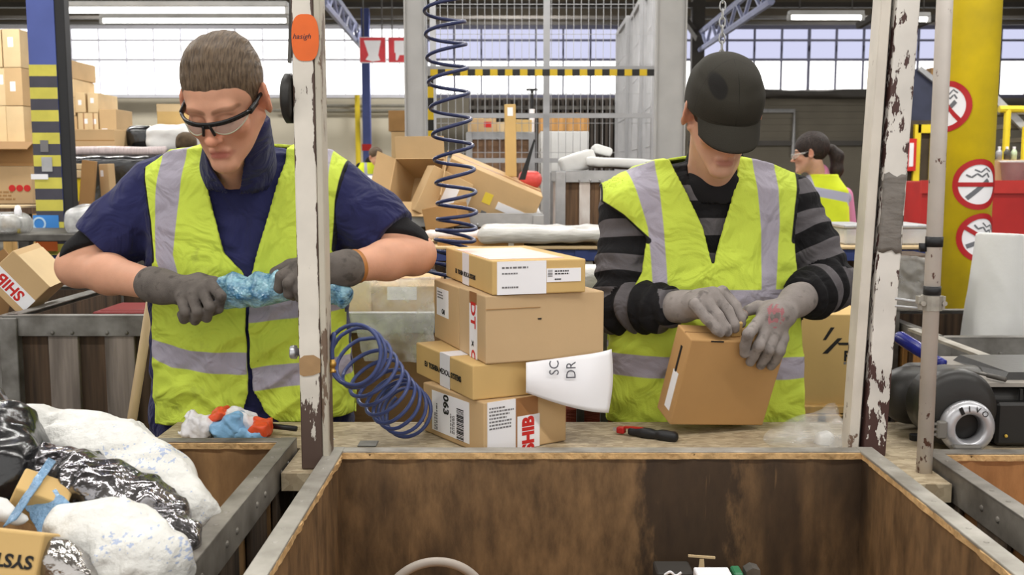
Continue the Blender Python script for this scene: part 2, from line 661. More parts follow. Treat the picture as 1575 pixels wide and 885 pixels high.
class Field:
    def __init__(self):
        self.ops = []
        self.lo = np.full(3, 1e9)
        self.hi = np.full(3, -1e9)

    def _add(self, op, fn, lo, hi, k):
        lo = np.asarray(lo, float)
        hi = np.asarray(hi, float)
        if op == 'u':
            self.lo = np.minimum(self.lo, lo)
            self.hi = np.maximum(self.hi, hi)
        self.ops.append((op, fn, lo, hi, k))
        return self

    def cone(self, a, b, ra, rb=None, k=0.01, op='u'):
        a = np.array(a, float)
        b = np.array(b, float)
        rb = ra if rb is None else rb
        ba = b - a
        L2 = max(ba @ ba, 1e-12)

        def fn(p):
            pa = p - a
            t = np.clip((pa @ ba) / L2, 0, 1)
            q = pa - t[:, None] * ba
            return np.sqrt((q * q).sum(1)) - (ra + t * (rb - ra))
        r = max(ra, rb)
        return self._add(op, fn, np.minimum(a, b) - r, np.maximum(a, b) + r, k)

    def chain(self, pts, rs, k=0.01, op='u'):
        for i in range(len(pts) - 1):
            self.cone(pts[i], pts[i + 1], rs[i], rs[i + 1], k, op)
        return self

    def ell(self, c, r, R=None, k=0.01, op='u'):
        c = np.array(c, float)
        r = np.array(r, float)
        Rm = None if R is None else np.array(R, float)

        def fn(p):
            q = p - c
            if Rm is not None:
                q = q @ Rm          # columns of R are the ellipsoid's axes
            k0 = np.sqrt(((q / r) ** 2).sum(1))
            k1 = np.sqrt(((q / (r * r)) ** 2).sum(1)) + 1e-9
            return k0 * (k0 - 1) / k1
        m = r.max() if R is not None else r
        return self._add(op, fn, c - m, c + m, k)

    def box(self, c, h, R=None, rad=0.005, k=0.01, op='u'):
        c = np.array(c, float)
        h = np.array(h, float)
        Rm = None if R is None else np.array(R, float)

        def fn(p):
            q = p - c
            if Rm is not None:
                q = q @ Rm
            q = np.abs(q) - (h - rad)
            return np.sqrt((np.maximum(q, 0) ** 2).sum(1)) + np.minimum(q.max(1), 0) - rad
        m = np.full(3, np.linalg.norm(h)) if R is not None else h
        return self._add(op, fn, c - m, c + m, k)

    def raw(self, fn, lo, hi, k=0.0, op='u'):
        return self._add(op, fn, lo, hi, k)

    def sub(self, other, k=0.01):
        self.ops[-1] = ('s',) + self.ops[-1][1:]
        return self

    def __call__(self, p):
        d = np.full(len(p), 0.6)
        for op, fn, lo, hi, k in self.ops:
            m = 0.055 + k
            if op == 'all':
                d = fn(p, d)
                continue
            s = ((p > lo - m) & (p < hi + m)).all(1)
            if not s.any():
                continue
            e = fn(p[s])
            x = d[s]
            if op == 'u':
                if k > 0:
                    h = np.clip(0.5 + 0.5 * (x - e) / k, 0, 1)
                    x = x * (1 - h) + e * h - k * h * (1 - h)
                else:
                    x = np.minimum(x, e)
            else:
                if k > 0:
                    h = np.clip(0.5 - 0.5 * (x + e) / k, 0, 1)
                    x = x * (1 - h) - e * h + k * h * (1 - h)
                else:
                    x = np.maximum(x, -e)
            d[s] = x
        return d


def surface(f, lo, hi, h, relax=1):
    """surface nets of f(p)=0 inside the box lo..hi; returns vertices and quads"""
    B = 8
    lo = np.asarray(lo, float) - 2 * h
    hi = np.asarray(hi, float) + 2 * h
    nb = np.ceil((hi - lo) / (h * B)).astype(int)
    n = nb * B + 1
    cs = [lo[i] + (np.arange(nb[i]) + 0.5) * B * h for i in range(3)]
    G = np.stack(np.meshgrid(*cs, indexing='ij'), -1).reshape(-1, 3)
    dc = np.concatenate([f(G[i:i + 60000]) for i in range(0, len(G), 60000)])
    near = np.abs(dc) < h * B * 0.87 * 1.7 + 0.006
    dcb = dc.reshape(nb)
    D = np.repeat(np.repeat(np.repeat(np.where(dcb < 0, -1.0, 1.0).astype(np.float32), B, 0), B, 1), B, 2)
    D = np.pad(D, ((0, 1), (0, 1), (0, 1)), mode='edge')
    idx = np.argwhere(near.reshape(nb))
    r = np.arange(B + 1)
    off = np.stack(np.meshgrid(r, r, r, indexing='ij'), -1).reshape(-1, 3)
    step = 120
    for s in range(0, len(idx), step):
        q = (idx[s:s + step, None, :] * B + off[None]).reshape(-1, 3)
        D[q[:, 0], q[:, 1], q[:, 2]] = f(lo + q * h)
    S = D < 0
    c = np.zeros(tuple(n - 1), np.uint8)
    for i in (0, 1):
        for j in (0, 1):
            for k in (0, 1):
                c += S[i:n[0] - 1 + i, j:n[1] - 1 + j, k:n[2] - 1 + k]
    A = np.argwhere((c > 0) & (c < 8))
    vid = np.full(tuple(n - 1), -1, np.int64)
    vid[A[:, 0], A[:, 1], A[:, 2]] = np.arange(len(A))
    acc = np.zeros((len(A), 3))
    cnt = np.zeros(len(A))
    for ax in range(3):
        o1, o2 = [a for a in range(3) if a != ax]
        for u in (0, 1):
            for v in (0, 1):
                q = A.copy()
                q[:, o1] += u
                q[:, o2] += v
                q2 = q.copy()
                q2[:, ax] += 1
                d0 = D[q[:, 0], q[:, 1], q[:, 2]]
                d1 = D[q2[:, 0], q2[:, 1], q2[:, 2]]
                m = (d0 < 0) != (d1 < 0)
                t = np.where(m, d0 / np.where(m, d0 - d1, 1), 0)
                pt = q.astype(float)
                pt[:, ax] += t
                acc[m] += pt[m]
                cnt[m] += 1
    X = lo + (acc / cnt[:, None]) * h
    quads = []
    for ax in range(3):
        o1, o2 = [(1, 2), (2, 0), (0, 1)][ax]
        sl0 = [slice(None)] * 3
        sl1 = [slice(None)] * 3
        sl0[ax] = slice(0, n[ax] - 1)
        sl1[ax] = slice(1, n[ax])
        a, b = S[tuple(sl0)], S[tuple(sl1)]
        E = np.argwhere(a != b)
        E = E[(E[:, o1] > 0) & (E[:, o2] > 0) & (E[:, o1] < n[o1] - 1) & (E[:, o2] < n[o2] - 1)]
        ins = a[E[:, 0], E[:, 1], E[:, 2]]

        def cell(du, dv):
            q = E.copy()
            q[:, o1] -= du
            q[:, o2] -= dv
            return vid[q[:, 0], q[:, 1], q[:, 2]]
        Q = np.stack([cell(1, 1), cell(0, 1), cell(0, 0), cell(1, 0)], 1)
        Q[~ins] = Q[~ins][:, ::-1]
        quads.append(Q)
    Q = np.concatenate(quads)
    Q = Q[(Q >= 0).all(1)]
    for _ in range(relax):
        s = np.zeros_like(X)
        w = np.zeros(len(X))
        for i in range(4):
            a, b = Q[:, i], Q[:, (i + 1) % 4]
            np.add.at(s, a, X[b])
            np.add.at(s, b, X[a])
            np.add.at(w, a, 1)
            np.add.at(w, b, 1)
        X = 0.5 * X + 0.5 * s / np.maximum(w, 1)[:, None]
    return X, Q


def mesh_from(name, X, Q, attrs=None, mat=None, parent=None, smooth=True):
    me = bpy.data.meshes.new(name)
    me.vertices.add(len(X))
    me.vertices.foreach_set('co', X.astype(np.float32).ravel())
    k = Q.shape[1]
    me.loops.add(len(Q) * k)
    me.loops.foreach_set('vertex_index', Q.astype(np.int32).ravel())
    me.polygons.add(len(Q))
    me.polygons.foreach_set('loop_start', np.arange(0, len(Q) * k, k, dtype=np.int32))
    me.polygons.foreach_set('loop_total', np.full(len(Q), k, dtype=np.int32))
    me.update(calc_edges=True)
    me.polygons.foreach_set('use_smooth', [smooth] * len(Q))
    for an, vals in (attrs or {}).items():
        at = me.attributes.new(an, 'FLOAT', 'POINT')
        at.data.foreach_set('value', np.asarray(vals, np.float32))
    me.validate()
    return link(name, me, mat, parent)


def solid(name, f, h, mat, parent=None, attrs=None, lo=None, hi=None, relax=1, local=None):
    X, Q = surface(f, f.lo if lo is None else lo, f.hi if hi is None else hi, h, relax)
    at = {k: g(X) for k, g in (attrs or {}).items()}
    if local is not None:
        X = X - np.array(local)
    return mesh_from(name, X, Q, at, mat, parent)


def poly_sd(pts):
    """signed distance (inside positive) to a polygon in the x-z plane, as a function of points (N,3)"""
    pts = np.array(pts, float)

    def g(X):
        p = X[:, [0, 2]]
        d = np.full(len(p), 1e9)
        s = np.zeros(len(p), bool)
        n = len(pts)
        for i in range(n):
            a, b = pts[i], pts[(i + 1) % n]
            e = b - a
            w = p - a
            t = np.clip((w @ e) / max(e @ e, 1e-12), 0, 1)
            q = w - t[:, None] * e
            d = np.minimum(d, (q * q).sum(1))
            cond = ((a[1] > p[:, 1]) != (b[1] > p[:, 1]))
            with np.errstate(divide='ignore', invalid='ignore'):
                xi = a[0] + (p[:, 1] - a[1]) * e[0] / e[1]
            s ^= cond & (p[:, 0] < xi)
        d = np.sqrt(d)
        return np.where(s, d, -d)
    return g


def xz(pxs, Y):
    out = []
    for (px, py) in pxs:
        q = P(px, py, Y)
        out.append((q.x, q.z))
    return out


def npP(px, py, Y):
    return np.array(P(px, py, Y))


def vnoise(X, s, seed=0):
    """cheap smooth noise from sines"""
    r = np.random.RandomState(seed)
    out = np.zeros(len(X))
    for i in range(6):
        k = r.normal(size=3) * s * (0.6 + 0.25 * i)
        out += np.sin(X @ k + r.uniform(0, 6.28)) / (1 + 0.4 * i)
    return out / 3.0


# ------------------------------------------------------------------ people
SKIN = None


class Head:
    """a head in its own frame (face to -y, z up, origin between the ears), placed by centre, turn, nod, tilt, scale"""

    def __init__(self, C, yaw=0.0, pitch=0.0, roll=0.0, s=1.0):
        self.C = np.array(C)
        R = Matrix.Rotation(yaw, 3, 'Z') @ Matrix.Rotation(roll, 3, 'Y') @ Matrix.Rotation(pitch, 3, 'X')
        self.R = np.array(R)
        self.s = s

    def w(self, p):
        return self.C + self.s * (self.R @ np.array(p, float))

    def loc(self, X):
        return ((X - self.C) @ self.R) / self.s

    def ell(self, f, c, r, k=0.01, op='u', tilt=None):
        R = self.R if tilt is None else self.R @ np.array(Matrix.Rotation(tilt[1], 3, tilt[0]))
        f.ell(self.w(c), np.array(r) * self.s, R, k * self.s, op)

    def cone(self, f, a, b, ra, rb=None, k=0.01, op='u'):
        f.cone(self.w(a), self.w(b), ra * self.s, (ra if rb is None else rb) * self.s, k * self.s, op)

    def build(self, f, slim=1.0):
        E, K = self.ell, self.cone
        E(f, (0, .018, .048), (.076, .096, .086), .01)
        E(f, (0, -.032, .03), (.064, .056, .066), .02)
        E(f, (0, -.034, -.036), (.058 * slim, .058, .074), .02)
        for s in (-1, 1):
            K(f, (s * .050 * slim, .0, -.034), (s * .013, -.076, -.097), .026, .018, .02)
            E(f, (s * .043, -.062, -.018), (.022, .024, .02), .02)
        E(f, (0, -.082, -.099), (.019, .018, .016), .018)
        K(f, (-.036, -.078, .026), (.036, -.078, .026), .013, .013, .016)
        for s in (-1, 1):                                           # eye sockets, then lowered lids
            E(f, (s * .031, -.102, .004), (.018, .016, .011), .014, 's')
            E(f, (s * .031, -.078, .003), (.0145, .0125, .0125), .004)
            K(f, (s * .044, -.080, -.0015), (s * .019, -.0895, -.0035), .0024, .0024, .003)
        K(f, (0, -.087, .016), (0, -.114, -.026), .0075, .0095, .010)
        E(f, (0, -.117, -.029), (.0115, .011, .0105), .008)
        for s in (-1, 1):
            E(f, (s * .0125, -.102, -.032), (.0078, .0095, .0075), .006)
            E(f, (s * .0065, -.111, -.040), (.0036, .005, .003), .003, 's')
        K(f, (0, -.094, -.042), (0, -.096, -.056), .006, .006, .01)
        K(f, (-.017, -.089, -.064), (.017, -.089, -.064), .0068, .0068, .007)
        K(f, (-.014, -.090, -.074), (.014, -.090, -.074), .0076, .0076, .007)
        K(f, (-.026, -.091, -.0685), (0, -.1005, -.0685), .0018, .0022, .003, 's')
        K(f, (.026, -.091, -.0685), (0, -.1005, -.0685), .0018, .0022, .003, 's')
        for s in (-1, 1):
            E(f, (s * .086, .015, .004), (.0090, .0225, .035), .006, 'u', ('Z', s * 0.55))
            E(f, (s * .0915, .011, .007), (.0065, .012, .021), .005, 's', ('Z', s * 0.55))
            E(f, (s * .0745, .0, -.028), (.007, .009, .010), .006)
            E(f, (s * .076, .012, .004), (.013, .011, .023), .008)

    def lips(self, X):
        q = self.loc(X)
        return 0.0105 - np.sqrt((q[:, 0] / 2.3) ** 2 + ((q[:, 2] + .069) * 1.05) ** 2 + np.maximum(0, q[:, 1] + .075) ** 2 * 9)

    def flush(self, X):
        q = self.loc(X)
        d = np.linalg.norm((q - V(0, -.112, -.028)) * V(1, .8, .9), axis=1)
        e = np.linalg.norm((np.abs(q[:, :1]) * V(1, 0, 0) + q * V(0, 1, 1) - V(.045, -.07, -.025)) * V(1, .6, 1), axis=1)
        u = np.linalg.norm(np.abs(q[:, :1]) * V(1, 0, 0) + q * V(0, 1, 1) - V(.088, .015, .01), axis=1)
        return np.maximum(np.maximum(.018 - d, .012 - e * .8), .030 - u)

    def brows(self, X):
        q = self.loc(X)
        x = np.abs(q[:, 0])
        zc = .026 + .004 * np.sin((x - .015) / .04 * 3.14)
        d = np.maximum(np.abs(x - .032) - .021, 0) ** 2 + (q[:, 2] - zc) ** 2 * 1.0
        return np.where(q[:, 1] < -.05, 0.0048 - np.sqrt(d), -0.01)


def hand_field(f, wrist, palm, fingers, thumb, r=1.0, rf=None, palm_r=(.043, .03, .03), palm_axes=None, k=.012):
    """wrist point, palm centre, four finger polylines from knuckle to tip and a thumb polyline"""
    rf = rf or r
    f.cone(wrist, palm, .030 * r, .030 * r, .02)
    f.ell(palm, np.array(palm_r) * r, palm_axes, .018)
    for fi in fingers:
        n = len(fi)
        f.cone(palm, fi[0], .018 * r, .0135 * rf, .012)
        rs = [.0132, .0124, .0115, .0105][:n] if n <= 4 else [.0125] * n
        f.chain(fi, [x * rf for x in rs], .0035)
    if thumb is not None:
        f.cone(palm, thumb[0], .02 * r, .0155 * r, .014)
        f.chain(thumb, [x * r for x in [.0155, .0145, .0125, .0115][:len(thumb)]], .005)
    return f


def axes_from(x, y):
    x = np.array(x, float)
    x /= np.linalg.norm(x)
    y = np.array(y, float)
    y = y - x * (x @ y)
    y /= np.linalg.norm(y)
    return np.stack([x, y, np.cross(x, y)], 1)


class Torso:
    """torso lofted from rows (pixel y, left x, right x, Y of the axis, half depth) of the photograph's outline"""

    def __init__(self, rows):
        z, cx, cy, a, b = [], [], [], [], []
        for (py, xl, xr, Y, dep) in rows:
            l, r = P(xl, py, Y), P(xr, py, Y)
            z.append(l.z)
            cx.append((l.x + r.x) / 2)
            cy.append(Y)
            a.append((r.x - l.x) / 2)
            b.append(dep)
        o = np.argsort(z)
        self.z, self.cx, self.cy, self.a, self.b = [np.array(v)[o] for v in (z, cx, cy, a, b)]

    def fn(self, grow=0.0, flat=2.5):
        def g(p):
            z = p[:, 2]
            cx = np.interp(z, self.z, self.cx)
            cy = np.interp(z, self.z, self.cy)
            a = np.interp(z, self.z, self.a) + grow
            b = np.interp(z, self.z, self.b) + grow
            x = np.abs(p[:, 0] - cx) / a
            y = np.abs(p[:, 1] - cy) / b
            q = (x ** flat + y ** flat) ** (1 / flat)
            d = (q - 1) * np.minimum(a, b) * np.clip(0.75 + 0.25 * x / np.maximum(q, 1e-6), .6, 1.3)
            over = np.maximum(z - self.z[-1] - grow, self.z[0] - z)
            return np.maximum(d, over)
        return g

    def add(self, f, grow=0.0, k=0.03):
        m = np.array([self.a.max() + grow, self.b.max() + grow, 0])
        c = np.array([self.cx.mean(), self.cy.mean(), 0])
        lo = c - m - 0.06
        hi = c + m + 0.06
        lo[2] = self.z[0]
        hi[2] = self.z[-1] + grow
        f.raw(self.fn(grow), lo, hi, k)


# ------------------------------------------------------------------ the hall
XL, XR = -17.0, 19.0
YB, YN = 24.0, -5.0
CEIL = 6.1
WALL_CREAM = M('cream_wall_paint', C255(214, 206, 186), 0.8, var=0.06, vscale=1.2)
WALL_GREY = M('grey_brown_wall', C255(112, 106, 94), 0.85, var=0.12, vscale=1.5)
ROOF_DARK = M('dark_roof_boards', C255(92, 84, 72), 0.85, var=0.15, vscale=2)
BEAM_D = M('dark_beam_paint', C255(74, 70, 66), 0.6, var=0.15, vscale=3)
MULLION = M('window_bar_paint', C255(92, 92, 112), 0.6, var=0.1)
MULLION_L = M('glare_paled_window_bar', C255(226, 226, 236), 0.6, var=0.05)  # window glare put into the colour: bars paled almost to white
PANE_W = emit('daylit_pane', (1.0, 0.99, 0.97), WINDOW_GLOW)
PANE_L = emit('tinted_daylit_pane', C255(206, 208, 236), 1.0)
bm = NB()
box(bm, XL, XR, YN, YB + .3, -.1, 0)
struct('floor', bm, CONCRETE)
bm = NB()
box(bm, XL, XR, YN, YB + .3, CEIL, CEIL + .15)
struct('ceiling', bm, ROOF_DARK)
zs, zt = P(787, 148, YB).z, P(787, 42, YB).z
xm = P(640, 200, YB).x
bm = NB()
box(bm, XL, xm, YB, YB + .25, 0, zs)
box(bm, XL, XR, YB, YB + .25, zt, CEIL)
struct('wall_back', bm, WALL_CREAM).data.materials.append(ROOF_DARK)
w = bpy.data.objects['wall_back'].data
for p in w.polygons:
    if p.center.z > zs + .2:
        p.material_index = 1
bm = NB()
box(bm, xm, XR, YB - .02, YB + .25, 0, zs)
struct('wall_back_grey', bm, WALL_GREY)
bm = NB()
box(bm, XL - .2, XL, YN, YB, 0, CEIL)
struct('wall_left', bm, WALL_CREAM)
bm = NB()
box(bm, XR, XR + .2, YN, YB, 0, CEIL)
struct('wall_right', bm, WALL_GREY)
# windows: panes between bars, one window per bay
pitch = 41 * YB / 1575 * 1.005
x0 = P(640 - 41.2 * 21, 90, YB).x
zr1, zr2 = P(787, 92, YB).z, P(787, 62, YB).z
cols = 7
for n in range(7):
    xa = x0 + n * cols * pitch
    xb = xa + cols * pitch
    bm = NB()
    for i in range(cols + (n == 6)):
        x = xa + i * pitch
        t = (.03 if i in (0, cols) else .02) * (.6 if n < 3 else 1)  # bars of the left windows also thinned to suit the glare
        box(bm, x - t, x + t, YB - .02, YB + .05, zs, zt)
    for z, t in ((zs, .04), (zr1, .028), (zr2, .022), (zt, .04)):
        box(bm, xa, xb, YB - .03, YB + .05, z - t, z + t)
    wf = struct('window_%d' % (n + 1), bm, MULLION_L if n < 3 else MULLION)
    bm = NB()
    box(bm, xa, xb, YB + .06, YB + .08, zs, zr1)
    obj('lower_glass', bm, PANE_W, wf)
    bm = NB()
    box(bm, xa, xb, YB + .06, YB + .08, zr1, zr2)
    obj('middle_glass', bm, PANE_W if n < 3 else PANE_L, wf)
    bm = NB()
    box(bm, xa, xb, YB + .06, YB + .08, zr2, zt)
    obj('upper_glass', bm, PANE_W if n < 3 else PANE_L, wf)
# pipes along the wall below the windows
for i, py in enumerate((163, 170)):
    bm = NB()
    a, b = P(480 - 60 * i, py, YB - .15), P(650, py, YB - .15)
    tube(bm, [a, b], .035, 8)
    struct('trim_%d' % (i + 1), bm, M('grey_pipe', C255(150, 146, 134), .5))
# roof steel near the far wall
bm = NB()
for py, Y, t in ((27, 21.5, .05), (8, 20, .08), (36, 22.8, .05)):
    a = P(300, py, Y).z
    box(bm, XL, XR, Y - t, Y + t, a - t * .6, a + t * .6)
struct('trim_3', bm, BEAM_D)
GIRDER = M('blue_grey_girder', C255(150, 156, 190), .5, var=.1)


def girder(name, a, b, depth, n):
    bm = NB()
    up = Vector((0, 0, depth))
    a, b = Vector(a), Vector(b)
    tube(bm, [a, b], .05, 6)
    tube(bm, [a + up, b + up], .05, 6)
    for i in range(n):
        p, q = a.lerp(b, i / n), a.lerp(b, (i + 1) / n)
        tube(bm, [p, q + up] if i % 2 else [p + up, q], .03, 5)
    return struct(name, bm, GIRDER)


girder('trim_4', P(1186, 2, 13), P(1066, 84, 21), .32, 12)
girder('trim_5', P(498, 4, 14), P(560, 78, 22), .3, 12)
bm = NB()
a = P(1073, 60, 20)
box(bm, a.x - .12, a.x + .12, 19.9, 20.1, 0, CEIL)
struct('trim_6', bm, BEAM_D)
for i, (pa, pb) in enumerate((((1320, 40), (1400, -6)), ((1384, 50), (1455, 20)), ((1040, 10), (1075, 60)))):
    bm = NB()
    bar(bm, P(*pa, 18 + i), P(*pb, 17 + i), .1)
    struct('trim_%d' % (7 + i), bm, BEAM_D)


# ------------------------------------------------------------------ lamps
TUBE_GLOW = emit('fluorescent_glow', (1.0, 0.98, 0.94), 4.0)
HOUSING = M('lamp_housing', C255(190, 190, 188), .5)


def fluorescent(x, y, z, L=2.4, label='', group=None, power=1.0, along='x'):
    o = thing('fluorescent_lamp', label, 'lamp', (x, y, z), (0, 0, 0 if along == 'x' else math.pi / 2), group)
    bm = NB()
    box(bm, -L / 2, L / 2, -.06, .06, .03, .09, .01)
    box(bm, -L / 2 - .01, -L / 2 + .03, -.04, .04, -.04, .04)
    box(bm, L / 2 - .03, L / 2 + .01, -.04, .04, -.04, .04)
    obj('housing', bm, HOUSING, o)
    bm = NB()
    tube(bm, [(-L / 2 + .03, 0, 0), (L / 2 - .03, 0, 0)], .03, 10)
    obj('tube', bm, TUBE_GLOW, o, True)
    bm = NB()
    for s in (-1, 1):
        tube(bm, [(s * L * .35, 0, .08), (s * L * .35, 0, CEIL - z)], .008, 5)
    obj('hanger', bm, BEAM_D, o)
    ld = bpy.data.lights.new('lamp_light', 'AREA')
    ld.shape = 'RECTANGLE'
    ld.size = L * .95
    ld.size_y = .14
    ld.energy = LAMP_POWER * power
    ld.color = (1.0, 0.975, 0.93)
    lo = bpy.data.objects.new('lamp_light', ld)
    COL.objects.link(lo)
    lo.parent = o
    lo.location = (0, 0, -.045)
    return o


p = P(266, 16, 11)
fluorescent(p.x, 11, p.z, 2.42, 'upper of the two long fluorescent tubes at top left')
p = P(300, 32, 13.5)
fluorescent(p.x, 13.5, p.z, 2.42, 'lower of the two long fluorescent tubes at top left')
p = P(1270, 27, 14)
fluorescent(p.x, 14, p.z, 1.0, 'short fluorescent tube under the dark roof above the ponytailed worker', power=.5)
p = P(1400, 30, 14)
fluorescent(p.x, 14, p.z, .5, 'shortest fluorescent tube seen between the two white posts', power=.3)
for (x, y) in ((-4.2, .2), (-1.4, .2), (1.4, .2), (4.2, .2), (-4.2, 3.6), (-1.4, 3.6), (1.4, 3.6), (4.2, 3.6), (-4.5, 7.5), (0, 7.5), (4.5, 7.5), (-9, 6), (9, 6), (-8, 13), (0, 14.5), (8, 13), (-8, 20), (0, 20.5), (8, 20)):  # unseen tubes added to light the bench and the hall behind
    fluorescent(x, y, 4.6 if y < 16 else 5.7, 2.4, 'unseen fluorescent tube added over the hall to light it from above', 'added overhead tubes out of sight', .95 if y < 5 else (2.4 if y < 16 else 5.0))


# ------------------------------------------------------------------ things behind the packers
PLANK_GREY = M('weathered_grey_planks', C255(136, 126, 118), .8, var=.3, vscale=5, stretch=(7, 7, .5), bump=.25, bscale=20, var2=C255(88, 80, 74))
PLANK_BROWN = M('brown_planks', C255(112, 86, 62), .8, var=.3, vscale=6, stretch=(8, 8, .5), bump=.25, bscale=20, var2=C255(70, 54, 42))
PLANK_TAN = M('tan_planks', C255(190, 142, 84), .75, var=.25, vscale=6, stretch=(8, 8, .5), bump=.15, bscale=20)
BOARD_DARK = M('dark_backing_boards', C255(84, 66, 50), .85, var=.3, vscale=6, stretch=(9, 9, .4), bump=.2, bscale=16, var2=C255(50, 40, 32))
BLUE_COL = M('blue_column_paint', C255(78, 92, 158), .5, var=.08)
BLUE_DARK = M('dark_blue_paint', C255(52, 66, 122), .5, var=.1)
CAGE = M('cage_galvanised', C255(178, 178, 180), .4, metal=.3, var=.08)
CAGE_SHEET = M('cage_grey_sheet', C255(168, 166, 164), .6, var=.08)


def slat_crate(label, x0, x1, y0, y1, z1, slat=PLANK_GREY, back=BOARD_DARK, pw=.085, pitch=.155, rail=STEEL, z0=.12, mw=None, name='slatted_crate', solid_back=True, open_front=False):
    o = thing(name, label, 'crate', ((x0 + x1) / 2, (y0 + y1) / 2, 0) if mw is None else (0, 0, 0), mw=mw)
    cx, cy = ((x0 + x1) / 2, (y0 + y1) / 2)
    x0, x1, y0, y1 = x0 - cx, x1 - cx, y0 - cy, y1 - cy
    w = x1 - x0
    d = y1 - y0
    sides = [((x0, y0), (1, 0), w, 'front'), ((x0, y1), (1, 0), w, 'back'), ((x0, y0), (0, 1), d, 'left'), ((x1, y0), (0, 1), d, 'right')]
    for (ox, oy), (dx, dy), L, nm in sides:
        sg = -1 if nm in ('front', 'left') else 1
        if solid_back:
            bm = NB()
            if dx:
                box(bm, x0 + .01, x1 - .01, oy - .006 - sg * .012, oy + .006 - sg * .012, z0, z1 - .01)
            else:
                box(bm, ox - .006 - sg * .012, ox + .006 - sg * .012, y0 + .02, y1 - .02, z0, z1 - .01)
            obj('backing_board', bm, back, o)
        bm = NB()
        n = max(1, int((L - .06) / pitch))
        st = (L - (n - 1) * pitch) / 2
        rnd = random.Random(int(L * 1000))
        for i in range(n):
            t = st + i * pitch + rnd.uniform(-.006, .006)
            if dx:
                box(bm, ox + t - pw / 2, ox + t + pw / 2, oy - .009, oy + .009, z0, z1 - .02, .002)
            else:
                box(bm, ox - .009, ox + .009, oy + t - pw / 2, oy + t + pw / 2, z0, z1 - .02, .002)
        obj('slat_wall', bm, slat, o)
        bm = NB()
        if dx:
            box(bm, x0 - .02, x1 + .02, oy + sg * .010, oy + sg * .016, z1 - .055, z1, .001)
            box(bm, x0 - .02, x1 + .02, oy - .016, oy + .016, z1, z1 + .005, .001)
            for i in range(n):
                t = st + i * pitch
                for q in (-.028, .028):
                    r = bmesh.ops.create_uvsphere(bm, u_segments=8, v_segments=5, radius=.006)
                    bmesh.ops.transform(bm, matrix=Matrix.Translation((ox + t + q, oy + sg * .017, z1 - .045)), verts=r['verts'])
        else:
            box(bm, ox + sg * .010, ox + sg * .016, y0, y1, z1 - .055, z1, .001)
            box(bm, ox - .016, ox + .016, y0, y1, z1, z1 + .005, .001)
        obj('top_rail', bm, rail, o)
    for sx in (x0, x1):
        for sy in (y0, y1):
            bm = NB()
            box(bm, sx - .025, sx + .025, sy - .025, sy + .025, 0, z1 - .002, .002)
            obj('corner_post', bm, rail, o)
    bm = NB()
    box(bm, x0 + .02, x1 - .02, y0 + .02, y1 - .02, z0 - .03, z0)
    obj('base_board', bm, back, o)
    return o


def xof(px, Y, py=300):
    return P(px, py, Y).x


def zof(py, Y):
    return P(787, py, Y).z


def carton_at(label, px0, px1, pyt, pyb, Y, d=None, mat=CARD, yaw=0, group=None, **k):
    """carton whose front spans the given pixels at distance Y"""
    x0_, x1_ = xof(px0, Y), xof(px1, Y)
    zb, zt_ = zof(pyb, Y), zof(pyt, Y)
    w_ = x1_ - x0_
    d = d or w_ * .8
    return Carton(label, (w_, d, zt_ - zb), mw_yaw(((x0_ + x1_) / 2, Y + d / 2, zb), yaw), mat, group=group, **k)


# far shelving stack of pale cartons, top left
rnd = random.Random(4)


def carton_stack(label, group, px0, px1, pyt, pyb, Y, cols_, rows, mats, depth=.5, jitter=.01):
    x0_, x1_ = xof(px0, Y), xof(px1, Y)
    zb, zt_ = zof(pyb, Y), zof(pyt, Y)
    w_ = (x1_ - x0_) / cols_
    h_ = (zt_ - zb) / rows
    z = zb
    for r in range(rows):
        for c in range(cols_):
            j = rnd.uniform(-jitter, jitter)
            mt = rnd.choice(mats)
            k = Carton(label, (w_ - .012, depth, h_ - .004), mw_yaw((x0_ + w_ * (c + .5) + j, Y + depth / 2 + abs(j), z), rnd.uniform(-.03, .03)), mt, group=group, seam=False)
            if rnd.random() < .6:
                k.patch('label', 'front', w_ * rnd.uniform(.2, .55), h_ * rnd.uniform(.3, .6), w_ * .28, h_ * .25, PAPER)
            if rnd.random() < .5:
                k.patch('tape', 'front', w_ * .44, 0, w_ * .1, h_ * .98, TAPE_B)
        z += h_


def pallet_block(label, px0, px1, pyt, Y, depth, mat=WOOD_NEW, name='pallet_stand'):
    """plain timber stand of deck boards on bearers carrying a load"""
    x0_, x1_ = xof(px0, Y), xof(px1, Y)
    z = zof(pyt, Y)
    o = thing(name, label, 'pallet', ((x0_ + x1_) / 2, Y + depth / 2, 0))
    hw = (x1_ - x0_) / 2
    bm = NB()
    n = max(3, int(depth / .16))
    for i in range(n):
        y = -depth / 2 + depth * (i + .5) / n
        box(bm, -hw, hw, y - depth / n * .42, y + depth / n * .42, z - .025, z - .002, .002)
    obj('deck', bm, mat, o)
    for s in (-1, 0, 1):
        bm = NB()
        box(bm, s * (hw - .05) - .05, s * (hw - .05) + .05, -depth / 2, depth / 2, z - .12, z - .026, .003)
        obj('bearer', bm, mat, o)
    for s in (-1, 1):
        for t in (-1, 1):
            bm = NB()
            box(bm, s * (hw - .05) - .045, s * (hw - .05) + .045, t * (depth / 2 - .06) - .05, t * (depth / 2 - .06) + .05, 0, z - .121, .003)
            obj('leg', bm, mat, o)
    return o


